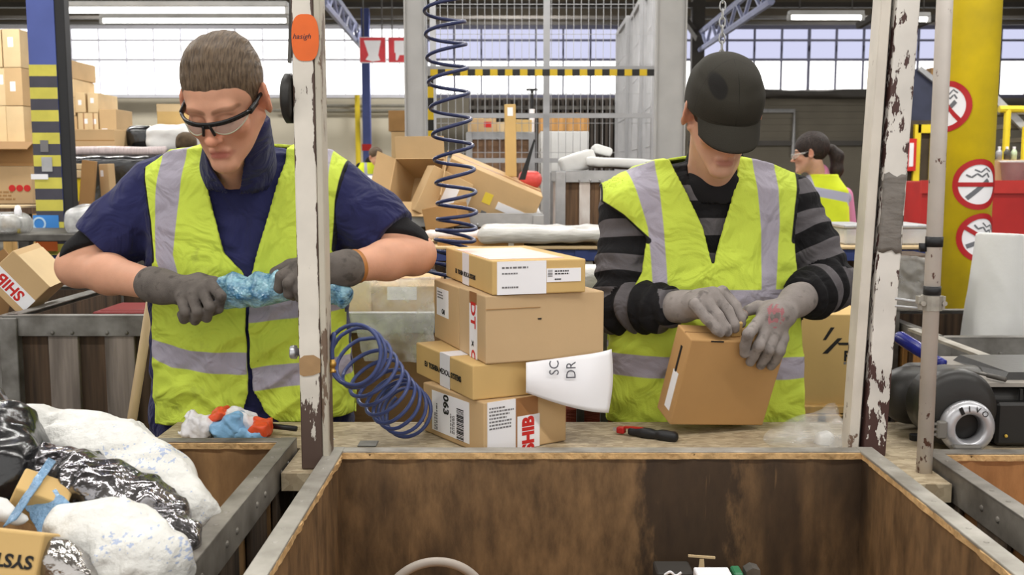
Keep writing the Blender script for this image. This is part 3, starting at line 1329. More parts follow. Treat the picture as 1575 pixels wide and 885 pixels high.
pallet_block('timber stand under the tall pale carton stack at the far left edge', -80, 46, 222, 8.8, 1.0)
carton_stack('pale carton in the tall stack left of the blue column', 'cartons stacked left of the blue column', -70, 45, 44, 221, 9.0, 4, 3, [CARD_L, CARD_L, CARD], .6)
pallet_block('timber stand under the stepped cartons right of the blue column', 92, 192, 236, 9.3, 1.0)
carton_stack('pale carton in the tallest column right of the blue column', 'cartons in the tallest column', 97, 122, 92, 235, 9.5, 1, 5, [CARD_L, CARD], .5)
carton_stack('pale carton in the middle step right of the blue column', 'cartons in the middle step', 122, 158, 142, 235, 9.5, 2, 3, [CARD_L, CARD_L, CARD], .5)
k = carton_at('small tan carton ending the stepped stack on the right', 158, 184, 168, 235, 9.5, .4, CARD)
k.patch('label', 'front', .02, .1, .05, .12, PAPER)

# blue column with hazard stripes
Y = 4.5
xa, xb = xof(40, Y, 60), xof(82, Y, 60)
cw = xb - xa
o = thing('steel_column', 'blue steel column with yellow and black hazard bands at the left', 'column', ((xa + xb) / 2 + .012, Y, 0))
bm = NB()
box(bm, -cw / 2, cw / 2, -.01, .01, 0, CEIL)
box(bm, -cw / 2, cw / 2, .09, .11, 0, CEIL)
box(bm, -.012, .012, .01, .09, 0, CEIL)
obj('flange_beam', bm, BLUE_COL, o)
bm = NB()
box(bm, cw / 2 - .002, cw / 2 + .042, -.006, .05, .5, CEIL - .01, .003)
obj('side_guard', bm, BLACKP, o)
ytop, yend = 100, 392
n = 17
HZ_Y = M('faded_hazard_yellow', C255(206, 196, 84), .6, var=.1, vscale=14)
HZ_K = M('faded_hazard_black', C255(70, 68, 78), .6, var=.1, vscale=14)
zt_, zb_ = zof(ytop, Y), zof(yend, Y)
for i in range(n):
    za = zt_ + (zb_ - zt_) * i / n
    zc = zt_ + (zb_ - zt_) * (i + 1) / n
    bm = NB()
    box(bm, -cw / 2 - .001, cw / 2 + .0, -.0125, -.0102, zc, za)
    obj('hazard_band', bm, HZ_K if i % 2 else HZ_Y, o)
for nm, pa, pb, pt, pbm, m in (('blue_card', 53, 92, 331, 361, M('blue_card', C255(64, 140, 218), .5)), ('orange_card', 57, 90, 364, 386, M('orange_card', C255(226, 112, 48), .5)),
                               ('grey_sticker', 64, 76, 216, 234, INK_G), ('silver_sticker', 66, 82, 242, 264, GALV), ('white_sticker', 50, 76, 268, 276, PAPER)):
    bm = NB()
    box(bm, xof(pa, Y, pt) - o.location.x, xof(pb, Y, pt) - o.location.x, -.016, -.0128, zof(pbm, Y), zof(pt, Y))
    e = obj(nm, bm, m, o)
    if nm == 'blue_card':
        bm = NB()
        lathe(bm, [(.022, 0), (.03, 0), (.03, .001), (.022, .001)], 20, Matrix.Translation((xof(63, Y, 345) - o.location.x, -.0165, zof(344, Y))) @ Matrix.Rotation(math.pi / 2, 4, 'X'), close=True)
        for q in range(3):
            box(bm, xof(58, Y, 350) - o.location.x, xof(86 - q * 5, Y, 350) - o.location.x, -.0172, -.016, zof(352 + 3 * q, Y) - .003, zof(352 + 3 * q, Y) + .002)
        obj('printed_emblem', bm, M('pale_print', C255(190, 220, 246), .5), e)

# cartons and sheets between the column and the left edge
Y = 4.9
zt0 = zof(316, Y)
o = thing('work_table', 'low dark table loaded with cartons at the left edge', 'table', (xof(20, Y), Y + .3, 0))
bm = NB()
box(bm, -.6, .1, -.45, .4, zt0 - .04, zt0)
obj('table_top', bm, PLANK_BROWN, o)
for sx in (-.55, .05):
    for sy in (-.3, .35):
        bm = NB()
        box(bm, sx - .025, sx + .025, sy - .025, sy + .025, 0, zt0 - .04)
        obj('leg', bm, STEEL_D, o)
k = carton_at('wide carton printed with three red dots at the left edge', -70, 50, 256, 314, Y, .35, CARD)
k.patch('lid_edge', 'top', 0, 0, k.w, k.d, CARD_L)
for i in range(3):
    bm = NB()
    lathe(bm, [(0, 0), (.016, 0), (.016, .002), (0, .002)], 14, k.face('front') @ Matrix.Translation((k.w - .095 + i * .036, k.h * .42, 0.0006)))
    obj('red_dot', bm, INK_R, k.o)
k.lines('front', k.w * .3, .015, k.w * .62, .05, 3, CARD_D, 5)
open_carton('open brown carton standing on the red dotted carton', (.26, .24, zof(218, Y) - zof(256, Y)), mw_yaw((xof(4, Y), Y + .16, zof(256, Y) + .002), .1), CARD_D, (200, 190, 170, 150))
o = thing('cardboard_sheet', 'torn cardboard sheet leaning against the open brown carton', 'cardboard', (xof(35, Y), Y + .12, zof(256, Y) + .002))
bm = NB()
prism(bm, [(-.04, 0), (.05, 0), (.055, .06), (.03, .1), (.0, .085), (-.035, .11)], .006, Matrix.Rotation(math.radians(80), 4, 'X') @ Matrix.Rotation(.2, 4, 'Z'))
obj('sheet', bm, CARD, o)
o = thing('cardboard_sheet', 'flat cardboard flap lying below the red dotted carton', 'cardboard', (xof(22, 4.6), 4.6, zt0 + .002))
bm = NB()
prism(bm, [(-.2, -.12), (.06, -.14), (.16, .02), (.08, .1), (-.16, .1)], .008)
obj('sheet', bm, CARD_L, o)

# two tall folded cardboards right of the column
Y = 5.2
for i, (pa, pb, pt, pb2, sk, lab) in enumerate(((128, 148, 247, 322, -.09, 'taller of the two folded cardboards left of the black wrapped load'), (147, 165, 252, 322, .03, 'shorter folded cardboard with a white tag beside the black wrapped load'))):
    x0_, x1_, zb, zt_ = xof(pa, Y), xof(pb, Y), zof(pb2, Y), zof(pt, Y)
    w_ = x1_ - x0_
    k = Carton(lab, (w_, .05, zt_ - zb), mw_yaw(((x0_ + x1_) / 2 - (.02 if i == 0 else 0), Y + .1 * i, zb), .2 - .5 * i, sk * -1.2), CARD_D if i == 0 else CARD, name='folded_cardboard', cat='cardboard', seam=False)
    if i:
        k.patch('tag', 'front', w_ * .15, k.h * .72, w_ * .3, k.h * .14, PAPER)
slat_crate('slatted crate holding folded cardboards behind the blue column', xof(84, 5.0), xof(215, 5.0), 5.0, 5.7, zof(322, 5.0), PLANK_BROWN)
o = thing('wooden_board', 'pale boards on the low rack right of the hazard column', 'board', (xof(108, 5.9), 5.9, 0))
bm = NB()
box(bm, -.07, .09, -.1, .1, zof(274, 5.9), zof(262, 5.9), .004)
box(bm, -.07, .08, -.1, .1, zof(261, 5.9), zof(252, 5.9), .004)
obj('plank', bm, CARD_L, o)
for s in (-.055, .065):
    bm = NB()
    box(bm, s - .012, s + .012, -.08, .08, 0, zof(274, 5.9) - .001)
    obj('leg', bm, YELLOWP, o)

# load wrapped in black film, with things on top
Y = 6.2
x0_, x1_ = xof(98, Y), xof(300, Y)
zt_ = zof(240, Y)
f = Field()
c = V((x0_ + x1_) / 2, Y + .5, zt_ / 2)
hx = V((x1_ - x0_) / 2, .5, zt_ / 2)
f.box(c, hx, None, .04, 0)
fb = f
f2 = Field()
f2.raw(lambda p: fb(p) - (np.abs(vnoise(p * V(1, 1, .5), 12, 2)) + np.abs(vnoise(p, 30, 3)) * .5) * .012, f.lo - .02, f.hi + .02)
o = solid('wrapped_load', f2, .02, BLACKFILM, local=(c[0], c[1], 0))
o.location = (c[0], c[1], 0)
tag(o, 'pallet load wrapped in shiny black film behind the man', 'pallet load')
o = thing('plastic_roll', 'long pale film roll lying along the front edge of the black load', 'roll', (xof(190, Y), Y + .08, zt_ + .03))
bm = NB()
tube(bm, [(-.34, 0, 0), (-.1, .01, .003), (.1, -.01, 0), (.24, 0, .002)], [.028, .03, .027, .029], 10)
obj('film', bm, M('pinkish_film', C255(214, 198, 198), .4, var=.15, vscale=22, stretch=(6, 1, 1), bump=.4), o, True)
k = carton_at('wide tan carton lying on the black wrapped load', 115, 180, 199, 235, Y + .15, .3, CARD)
k.patch('crease', 'front', 0, k.h * .5, k.w, .006, CARD_D)
k = carton_at('tall tan carton on the black load beside the man', 246, 300, 160, 199, Y + .5, .3, CARD_Y, seam=False)
k.patch('lid', 'front', 0, k.h * .7, k.w, k.h * .3, CARD_L)
f = Field()
f.box(npP(222, 212, Y + .45), V(.09, .12, .075), None, .05, 0)
o = solid('black_bag', f, .012, BLACKFILM)
tag(o, 'rounded black bag on the wrapped load near the white bag', 'bag')


def soft_bag(name, label, cat, center, half, mat, amp=.012, s=14, seed=1, h=.012, rot=None, rad=.04, group=None, flat=None, mw_local=True):
    """a crumpled filled bag"""
    R = None if rot is None else np.array(rot)
    f = Field()
    f.box(center, half, R, min(rad, min(half) * .95), 0)
    g = f

    def fn(p):
        return g(p) - (1 - np.abs(vnoise(p, s, seed)) * 1.4) * amp - vnoise(p, s * 3.1, seed + 1) * amp * .35
    f2 = Field()
    f2.raw(fn, f.lo - amp * 2, f.hi + amp * 2)
    o = solid(name, f2, h, mat, local=center)
    o.location = center
    tag(o, label, cat, group)
    return o


soft_bag('white_bag', 'white plastic bag on the black load left of the vest shoulder', 'bag', npP(268, 214, Y + .35), V(.13, .12, .065), WHITEFILM, .03, 13, seed=4)
soft_bag('dark_bundle', 'dark brown bundle half hidden behind the man in glasses', 'bundle', npP(286, 218, Y + .12), V(.05, .06, .05), M('dark_brown_cloth', C255(88, 72, 54), .8, var=.3, vscale=30, bump=.4), seed=6)

# slatted crate at the left with a red bin, and its neighbour holding the taped carton
CY = 2.9
cz = zof(487, CY)
slat_crate('grey slatted crate with steel rail standing left of the man', xof(18, CY, 500), xof(430, CY, 500), CY, CY + .8, cz)
slat_crate('slatted crate at the left edge holding the tipped carton', xof(18, CY, 500) - 1.25, xof(18, CY, 500) - .05, CY + .02, CY + .85, cz - .01, PLANK_BROWN)
o = thing('plastic_bin', 'red plastic bin inside the grey slatted crate', 'bin', (xof(215, 3.3, 480), 3.35, .125))
bm = NB()
bh = zof(474, 3.3) - .125
box(bm, -.12, .12, -.1, .1, 0, bh, .01)
box(bm, -.13, .13, -.11, .11, bh - .03, bh - .005, .004)
obj('bin_body', bm, M('dark_red_plastic', C255(120, 34, 32), .5), o)
# tipped carton with red lettered tape
Y = 3.05
A_, B_, D_ = P(2, 378, Y), P(98, 424, Y), P(58, 470, Y)
_R = Matrix.Rotation(.12, 4, 'Z') @ Matrix.Rotation(.84, 4, 'Y') @ Matrix.Rotation(.10, 4, 'X')
_b0 = P(77, 442, Y) - (_R @ Vector((.075, -.09, .13)))
k = Carton('tipped tan carton with red lettered white tape in the left crate', (.15, .18, .13), Matrix.Translation(_b0) @ _R, CARD, seam=False)
k.patch('lid_flap', 'top', .02, 0, k.w - .02, k.d, CARD_L)
k.patch('white_tape', 'front', 0, .022, k.w, .046, PAPER)
k.txt('SHIB', 'front', k.w * .48, .045, .048, INK_R, 180, .95)
o = thing('cardboard_flap', 'upright flap of a carton at the left edge above the crate', 'cardboard', P(8, 440, Y + .2))
bm = NB()
prism(bm, [(-.12, -.12), (.0, -.12), (.045, .065), (-.0, .118), (-.12, .06)], .006, Matrix.Rotation(math.radians(85), 4, 'X'))
obj('sheet', bm, CARD_IN, o)
o = thing('broom_handle', 'pale wooden broom handle leaning on the slatted crate', 'stick', P(212, 700, 2.8))
bm = NB()
a, b = P(236, 440, 2.84), P(196, 690, 2.78)
d = (b - a).normalized()
tube(bm, [a - o.location, b + d * 1.02 - o.location], .0135, 12)
obj('handle', bm, M('pale_wood_stick', C255(168, 144, 106), .6, var=.15, vscale=5, stretch=(8, 8, .5)), o, True)
# rubble of grey parts on a bench behind the left crate
o = thing('storage_bench', 'grey bench with film wrapped parts behind the tipped carton', 'bench', (xof(60, 4.0), 4.2, 0))
bm = NB()
box(bm, -.55, .45, -.2, .25, zof(372, 4.0), zof(360, 4.0), .004)
obj('bench_top', bm, STEEL_D, o)
for s in (-.5, .4):
    bm = NB()
    box(bm, s - .03, s + .03, -.18, .23, 0, zof(372, 4.0))
    obj('leg', bm, STEEL_D, o)
soft_bag('clear_bag', 'crumpled clear bag on the grey bench left of the hazard column', 'bag', npP(2, 344, 4.05), V(.09, .08, .035), film('dull_film', (.6, .6, .58), .35), seed=8, h=.01)
soft_bag('clear_bag', 'grey film bundle right of the orange card below the cardboards', 'bag', npP(138, 340, 4.1), V(.08, .08, .055), film('dull_film_pale', (.75, .75, .75), .3), seed=9, h=.01)
o = thing('white_lever', 'small white lever standing beside the hazard column foot', 'lever', P(29, 352, 4.05))
bm = NB()
lathe(bm, [(.0, 0), (.007, 0), (.006, .04), (.012, .05), (.014, .07), (.009, .09), (0, .094)], 14)
obj('grip', bm, PAPER, o, True)
bm = NB()
tube(bm, [(0, 0, zof(360, 4.0) - o.location.z - .02), (0, 0, 0)], .007, 8)
obj('shaft', bm, YELLOWP, o)

# pallet of film wrapped cartons between man and box stack
Y = 3.0
xa, xb = xof(520, Y, 500), xof(760, Y, 500)
slat_crate('steel railed crate wrapped in torn film behind the box stack', xa, xb, Y, Y + .7, zof(483, Y), M('wrapped_brown_board', C255(150, 116, 82), .7, var=.15, vscale=5), M('wrapped_brown_backing', C255(132, 100, 70), .7, var=.2, vscale=8, stretch=(1, 1, 8)), .19, .23, GALV)
k = carton_at('pale carton under film in the crate left of the box stack', 532, 566, 432, 484, Y + .06, .3, CARD_L)
k = carton_at('brown carton under film in the crate left of the box stack', 568, 668, 440, 484, Y + .1, .4, CARD)
k.patch('label', 'front', .05, .045, .09, .04, PAPER)
k = carton_at('brown carton at the back of the film wrapped crate', 690, 740, 430, 484, Y + .3, .3, CARD_D)


def sheet(name, label, cat, pts, mat, parent_loc, amp=.01, nx=18, ny=14, seed=1, thick=.0006, s=18):
    """a draped sheet over a bilinear patch of four corner points"""
    a, b, c, d = [Vector(p) for p in pts]
    bm = NB()
    g = []
    for i in range(nx + 1):
        row = []
        for j in range(ny + 1):
            u, v = i / nx, j / ny
            p = a.lerp(b, u).lerp(d.lerp(c, u), v)
            n_ = mnoise.noise(p * s + Vector((seed, 0, 0))) + .5 * mnoise.noise(p * s * 2.6)
            row.append(bm.verts.new(p + Vector((n_ * .35, -abs(n_), n_ * .4)) * amp - Vector(parent_loc)))
        g.append(row)
    for i in range(nx):
        for j in range(ny):
            bm.faces.new((g[i][j], g[i + 1][j], g[i + 1][j + 1], g[i][j + 1]))
    o = obj(name, bm, mat, None, True)
    o.location = parent_loc
    sm = o.modifiers.new('thickness', 'SOLIDIFY')
    sm.thickness = thick
    return tag(o, label, cat)


FILM2 = film('stretch_film', (.85, .85, .83), .72, .15, 9)
sheet('stretch_film', 'torn clear film hanging over the rail left of the box stack', 'film', [P(528, 430, 2.97), P(668, 428, 2.97), P(668, 560, 2.96), P(560, 556, 2.96)], FILM2, P(600, 490, 2.97), .02, 26, 20, 3)
o = thing('brown_sacks', 'reddish brown wrapped bundle behind the hanging paper sheet', 'bundle', P(902, 640, 2.75))
bm = NB()
box(bm, -.06, .1, -.05, .15, -.1, .04, .012, seg=2)
obj('bundle', bm, M('red_brown_wrap', C255(134, 62, 44), .35, var=.2, vscale=10, stretch=(1, 1, 6), bump=.4), o)
slat_crate('brown crate low behind the paper sheet', xof(800, 3.0, 620), xof(945, 3.0, 620), 2.9, 3.5, zof(622, 2.9), PLANK_TAN, PLANK_BROWN)

# packing table with blue beam running behind both packers
Y = 3.7
xa, xb = xof(640, Y, 380), xof(1448, Y, 380)
zt_ = zof(379, Y)
o = thing('packing_table', 'long packing table with blue edge beam behind the capped packer', 'table', ((xa + xb) / 2, Y + .3, 0))
hw = (xb - xa) / 2
bm = NB()
box(bm, -hw, hw, -.3, .35, zt_ - .012, zt_, .003)
obj('table_top', bm, CARD_L, o)
bm = NB()
box(bm, -hw, hw, -.285, -.255, zt_ - .055, zt_ - .0125, .002)
for px in (858, 890, 900, 1392, 1410):
    x = xof(px, Y, 385) - o.location.x
    box(bm, x - .012, x + .012, -.29, -.284, zt_ - .052, zt_ - .015)
obj('edge_beam', bm, BLUE_DARK, o)
for px in (700, 898, 1130, 1420):
    x = xof(px, Y, 400) - o.location.x
    bm = NB()
    box(bm, x - .035, x + .035, -.27, -.21, 0, zt_ - .056, .003)
    obj('leg', bm, M('table_leg_white', C255(196, 190, 186), .5), o)
bm = NB()
box(bm, -hw + .03, hw - .03, .2, .23, .1, zt_ - .056)
obj('back_panel', bm, BOARD_DARK, o)
k = carton_at('flat brown carton with tape at the left end of the packing table', 672, 806, 366, 379, Y + .02, .3, CARD_D)
k.patch('white_tape', 'front', k.w * .82, 0, .02, k.h, PAPER)
WRAP = M('wrapped_panel_film', C255(200, 198, 194), .3, var=.12, vscale=10, stretch=(1, 1, 5), bump=.5, bscale=16)
soft_bag('film_wrapped_board', 'long film wrapped panel lying on the packing table', 'panel', npP(838, 360, Y + .1) + V(0, .05, 0), V(.24, .16, .022), WRAP, .008, 18, 3, .008, rad=.02)
soft_bag('paper_pile', 'rumpled white and red papers beside the wrapped panel', 'paper', npP(700, 360, Y + .2), V(.11, .1, .01), M('rumpled_paper', C255(222, 208, 202), .6, var=.14, vscale=30, bump=.4), .008, 24, 5, .007, rad=.01)
for i, (pa, pb, lab) in enumerate(((1310, 1352, 'clear plastic tub on the packing table left of the taped post'), (1376, 1442, 'wide clear plastic tub on the packing table right of the taped post'))):
    x0_, x1_ = xof(pa, Y), xof(pb, Y)
    o = thing('plastic_tub', lab, 'tub', ((x0_ + x1_) / 2, Y + .18, zt_ + .001))
    h_ = zof(353, Y) - zt_
    w_ = (x1_ - x0_) / 2
    bm = NB()
    box(bm, -w_, w_, -.12, .12, 0, h_, .006)
    obj('tub_body', bm, film('tub_plastic', (.62, .63, .64), .3, .2, 6), o)
    bm = NB()
    box(bm, -w_ - .006, w_ + .006, -.126, .126, h_, h_ + .012, .003)
    obj('lid', bm, GALV, o)

# heap of opened cartons in a steel crate behind the hose
Y = 4.6
xa, xb = xof(622, Y, 340), xof(828, Y, 340)
slat_crate('slatted crate heaped with opened cartons behind the spiral hose', xa, xb, Y, Y + .7, zof(330, Y), PLANK_BROWN, BOARD_DARK, .09, .14, GALV)
open_carton('opened carton lying on its side with a dark mouth behind the hose', (.25, .22, .22), mw_yaw(P(668, 306, Y + .28), -.35, 0, 1.15), CARD, (150, 150, 120, 120))
k = Carton('large tilted carton with white papers and yellow stickers in the heap', (.45, .3, .27), mw_yaw(P(730, 338, Y + .2) + Vector((.0, .05, -.03)), .08, .40, .15), CARD)
k.patch('paper', 'front', .02, .04, .13, .14, PAPER)
k.patch('yellow_sticker', 'front', .07, .15, .09, .03, M('yellow_sticker', C255(240, 226, 60), .6))
k.patch('yellow_sticker', 'front', .2, .14, .04, .05, M('yellow_sticker_faded', C255(232, 206, 70), .6))
k.patch('label', 'front', .36, .03, .06, .075, PAPER)
k.patch('label', 'front', .27, .135, .14, .035, PAPER)
k.lines('front', .365, .04, .05, .05, 4, INK_G, 9)
k.patch('dark_mark', 'front', .215, .08, .025, .025, INK_G)
k.patch('brown_tape', 'front', .0, .075, .44, .012, CARD_D)
k = Carton('plain carton leaning at the left side of the carton heap', (.2, .14, .22), mw_yaw(P(660, 338, Y - .02) + Vector((0, .06, 0)), .3, .45), CARD)
k.patch('paper', 'front', .09, .05, .06, .12, PAPER)
k = Carton('flattened strip of cardboard standing upright in the carton heap', (.052, .03, .34), mw_yaw(P(786, 272, Y + .3), .1, -.015), CARD_Y, name='cardboard_strip', cat='cardboard', seam=False)
k.patch('label', 'front', .012, .285, .026, .04, PAPER)
o = thing('black_board', 'black pointed board sticking up from the carton heap', 'board', P(808, 270, Y + .2))
bm = NB()
prism(bm, [(-.03, -.02), (.0, -.02), (.045, .16), (.04, .17)], .02, Matrix.Rotation(math.pi / 2, 4, 'X'))
obj('board', bm, BLACKP, o)
soft_bag('red_bag', 'red plastic bag at the right end of the carton heap', 'bag', npP(816, 276, Y + .35), V(.05, .06, .04), M('red_film', C255(206, 76, 70), .35, var=.15, bump=.4), seed=12, h=.01)
k = Carton('dark brown carton below the heap left of the spiral hose', (.16, .14, .1), mw_yaw(P(690, 340, Y - .12) + Vector((0, 0, -.03)), -.3, -.2), CARD_D)

# slatted crate of white foam sheets
Y = 5.3
WHITE_SLAT = M('film_patched_slats', C255(214, 210, 206), .6, var=.2, vscale=9, stretch=(1, 1, .4), var2=C255(150, 120, 100))
slat_crate('slatted crate with pale film patched slats left of the capped packer', xof(862, Y), xof(1030, Y), Y, Y + .8, zof(264, Y), WHITE_SLAT, PLANK_BROWN, .055, .105, GALV, z0=.3)
FOAM = M('white_foam', C255(216, 216, 214), .6, var=.03, bump=.15, bscale=20)
for i, (c, hh, lab) in enumerate(((npP(955, 252, Y + .3), V(.2, .2, .022), 'flat white foam slab on top of the slatted crate'), (npP(888, 250, Y + .3), V(.09, .15, .045), 'crumpled white foam sheet at the left of the slab'),
                                  (npP(925, 232, Y + .6), V(.05, .1, .02), 'small white foam offcut behind the foam slab'))):
    soft_bag('foam_sheet', lab, 'foam', c, hh, FOAM, .007, 12, 20 + i, .01, np.array(Matrix.Rotation((.05, -.3, .25)[i], 3, 'Y')), .012)

# safety cage with hazard striped doorway
Yc = 7.2


def mesh_panel(label, a, b, z0, z1, px=.05, pz=.2, wire=.0022, rails=(), group=None, framed=.022):
    a, b = Vector((a[0], a[1], 0)), Vector((b[0], b[1], 0))
    o = thing('mesh_panel', label, 'mesh panel', (a + b) / 2 + Vector((0, 0, z0)), group=group)
    d = (b - a)
    L = d.length
    d.normalize()
    bm = NB()
    n = int(L / px)
    for i in range(1, n):
        p = d * (L * i / n - L / 2)
        box(bm, -wire, wire, -wire, wire, 0, z1 - z0, 0, Matrix.Translation(p))
    m = int((z1 - z0) / pz)
    for j in range(1, m):
        z = (z1 - z0) * j / m
        bar(bm, d * (-L / 2) + Vector((0, 0, z)), d * (L / 2) + Vector((0, 0, z)), wire * 2)
    obj('wire_mesh', bm, CAGE, o)
    bm = NB()
    for s in (-1, 1):
        p = d * (s * L / 2)
        box(bm, -framed, framed, -framed, framed, -z0, z1 - z0, 0, Matrix.Translation(p))
    for z in [0, z1 - z0] + [r - z0 for r in rails]:
        bar(bm, d * (-L / 2) + Vector((0, 0, z)), d * (L / 2) + Vector((0, 0, z)), framed * 1.6)
    obj('frame', bm, CAGE, o)
    return o


xl, xr = xof(663, Yc, 200), xof(1016, Yc, 200)
zc = zof(112, Yc)
CT = 3.2
mesh_panel('wire mesh back panel of the cage behind the striped doorway', (xof(668, 7.9), 7.9), (xof(1004, 7.9), 7.9), .1, CT, .055, .22, .0022, (zof(178, 7.9), zof(247, 7.9)))
mesh_panel('wire mesh panel at the left of the cage beside the hose', (xof(632, 6.25), 6.25), (xof(654, 7.1), 7.1), .1, CT, .06, .16, .0022)
o = thing('cage_post', 'grey sheet metal post of the cage behind the spiral hose', 'post', (xof(641, 6.0), 6.0, 0))
bm = NB()
box(bm, -.052, .05, -.01, .01, 0, CT)
box(bm, -.062, -.052, -.03, .03, 0, CT)
box(bm, .05, .056, -.02, .02, 0, CT)
obj('post_sheet', bm, CAGE_SHEET, o)
mesh_panel('wire mesh panel behind the capped packer at the cage corner', (xof(1040, 6.45), 6.45), (xof(1022, 7.12), 7.12), .1, CT, .06, .16, .0022)
o = thing('cage_post', 'grey sheet metal post of the cage left of the black cap', 'post', (xof(1031, 6.2), 6.3, 0))
bm = NB()
box(bm, -.08, .085, -.01, .01, 0, CT)
box(bm, .085, .095, -.03, .03, 0, CT)
box(bm, -.09, -.08, -.03, .03, 0, CT)
obj('post_sheet', bm, CAGE_SHEET, o)
for i in range(3):
    ya, yb = 7.95 + i * 1.15, 7.95 + (i + 1) * 1.15 - .06
    mesh_panel('receding wire mesh side panel of the cage, %s from the doorway' % ('nearest', 'second', 'farthest')[i], (xof(1006 - i * 21, 7.95 + i * 1.15), ya), (xof(990 - i * 21, 7.95 + (i + 1) * 1.15), yb), .1, 3.0, .045, .3, .003, (), None, .03)
o = thing('cage_post', 'thin pale upright in the middle of the cage doorway', 'post', (xof(840, 7.7), 7.7, 0))
bm = NB()
box(bm, -.024, .024, -.02, .02, 0, CT)
obj('upright', bm, CAGE, o)
# doorway portal with hazard tape
o = thing('cage_doorway', 'doorway frame of the cage with yellow and black hazard tape', 'doorway', ((xl + xr) / 2, Yc, 0))
hw = (xr - xl) / 2
bm = NB()
box(bm, -hw - .02, hw + .02, -.02, .02, zc - .02, zc + .045)
box(bm, -hw - .02, -hw + .02, -.02, .02, 0, zc - .02)
box(bm, hw - .02, hw + .02, -.02, .02, 0, zc - .02)
obj('door_frame', bm, CAGE, o)
HY = M('hazard_yellow', C255(246, 208, 46), .5, var=.05)
HK = M('hazard_black', C255(44, 42, 40), .5, var=.1)
nb = 31
for i in range(nb):
    bm = NB()
    a = -hw + 2 * hw * i / nb
    box(bm, a, a + 2 * hw / nb, -.0225, -.0205, zc - .022, zc + .022)
    obj('hazard_tape', bm, HK if i % 2 else HY, o)
for s, st in ((1, 0), (-1, 1)):
    for i in range(10):
        za = zc - .022 - i * .075
        bm = NB()
        box(bm, s * hw - .021, s * hw + .021, -.0225, -.0205, za - .075, za)
        obj('hazard_tape', bm, HK if (i + st) % 2 else HY, o)
# things inside and behind the cage
Y = 8.6
o = thing('rack_cabinet', 'brown topped white cabinet seen through the cage', 'cabinet', (xof(868, Y), Y + .3, 0))
x_ = (xof(902, Y) - xof(828, Y)) / 2
bm = NB()
box(bm, -x_, x_, -.3, .3, 0, zof(202, Y), .004)
obj('cabinet_body', bm, FOAM, o)
bm = NB()
box(bm, -x_, x_, -.3, .3, zof(202, Y) + .001, zof(174, Y), .004)
obj('brown_top', bm, PLANK_TAN, o)
o = thing('dark_racking', 'dark ribbed racking behind the cage under the windows', 'rack', (xof(850, 12), 12.4, 0))
bm = NB()
x_ = (xof(965, 12) - xof(705, 12)) / 2
for i in range(34):
    a = -x_ + 2 * x_ * i / 34
    box(bm, a, a + 2 * x_ / 34 * .55, -.04, .04, 0, zof(149, 12))
box(bm, -x_, x_, .05, .1, 0, zof(149, 12))
obj('ribbed_panel', bm, M('dark_rack_paint', C255(74, 66, 60), .7, var=.2), o)
bm = NB()
box(bm, -x_, x_, -.06, -.041, zof(166, 12), zof(160, 12))
obj('rail', bm, STEEL_D, o)
slat_crate('wire crate of mixed cartons inside the cage', xof(722, 8.3), xof(818, 8.3), 8.3, 8.8, zof(204, 8.3), M('brown_slats_far', C255(128, 100, 80), .8, var=.2), M('mixed_brown_backing', C255(150, 118, 92), .8, var=.35, vscale=14), .03, .12, GALV)
for i, (pa, pb, pt, pb2, m, lab, dy, rz) in enumerate(((722, 760, 182, 204, CARD, 'small carton with a red spot in the caged crate', .03, .2), (762, 782, 188, 204, CARD_L, 'tiny pale carton beside the red spotted carton', .06, -.3), (786, 812, 184, 204, CARD_Y, 'tilted yellowish carton at the right of the caged crate', .1, .4))):
    k = carton_at(lab, pa, pb, pt, pb2 - .5, 8.35 + dy, .2, m, rz)
    if i == 0:
        k.patch('red_spot', 'front', k.w * .5, k.h * .35, k.w * .3, k.h * .4, INK_R)
o = thing('stop_pole', 'thin white pole with a dark cross top inside the cage', 'pole', (xof(818, 9), 9.0, 0))
bm = NB()
tube(bm, [(0, 0, 0), (0, 0, zof(168, 9))], .025, 10)
obj('pole', bm, PAPER, o)
bm = NB()
tube(bm, [(0, 0, zof(168, 9)), (0, 0, zof(137, 9))], .014, 8)
bar(bm, (-.05, 0, zof(138, 9)), (.05, 0, zof(138, 9)), .02)
obj('cross_top', bm, BLACKP, o)

# far left: signs, post, pipe, cartons, extinguisher, distant worker
Y = 17.0
z_ = zof(97, Y)
for i, (pa, pb, lab) in enumerate(((553, 594, 'red and white fire point sign with an arrow pictogram'), (597, 640, 'red and white hose sign beside the arrow sign'))):
    x0_, x1_ = xof(pa, Y, 78), xof(pb, Y, 78)
    w_ = (x1_ - x0_) / 2
    o = thing('hanging_sign', lab, 'sign', ((x0_ + x1_) / 2, Y, z_))
    h_ = zof(57, Y) - z_
    bm = NB()
    box(bm, -w_, w_, -.02, .02, 0, h_, .004)
    obj('sign_board', bm, PAPER, o)
    bm = NB()
    box(bm, -w_ + .012, w_ - .012, -.024, -.0205, .012, h_ - .012)
    e = obj('red_field', bm, M('sign_red', C255(214, 62, 70), .5), o)
    bm = NB()
    if i == 0:
        pts = [(-.72, .86), (.7, .86), (.46, .3), (.62, .1), (.0, .05), (-.6, .12), (-.34, .3)]
    else:
        pts = [(-.6, .85), (.6, .85), (.6, .38), (.1, .3), (-.2, .3), (-.35, .1), (-.5, .1), (-.5, .38), (-.6, .4)]
    prism(bm, [(a * w_ * .9, b_ * h_) for a, b_ in pts], .003, Matrix.Translation((0, -.025, 0)) @ Matrix.Rotation(math.pi / 2, 4, 'X'))
    obj('pictogram', bm, PAPER, e)
    bm = NB()
    for s in (-.7, .7):
        tube(bm, [(s * w_, 0, h_), (s * w_, 0, CEIL - z_)], .012, 5)
    obj('hanger', bm, BEAM_D, o)
o = thing('steel_post', 'slim blue post below the red fire signs', 'post', (xof(566, 20), 20, 0))
bm = NB()
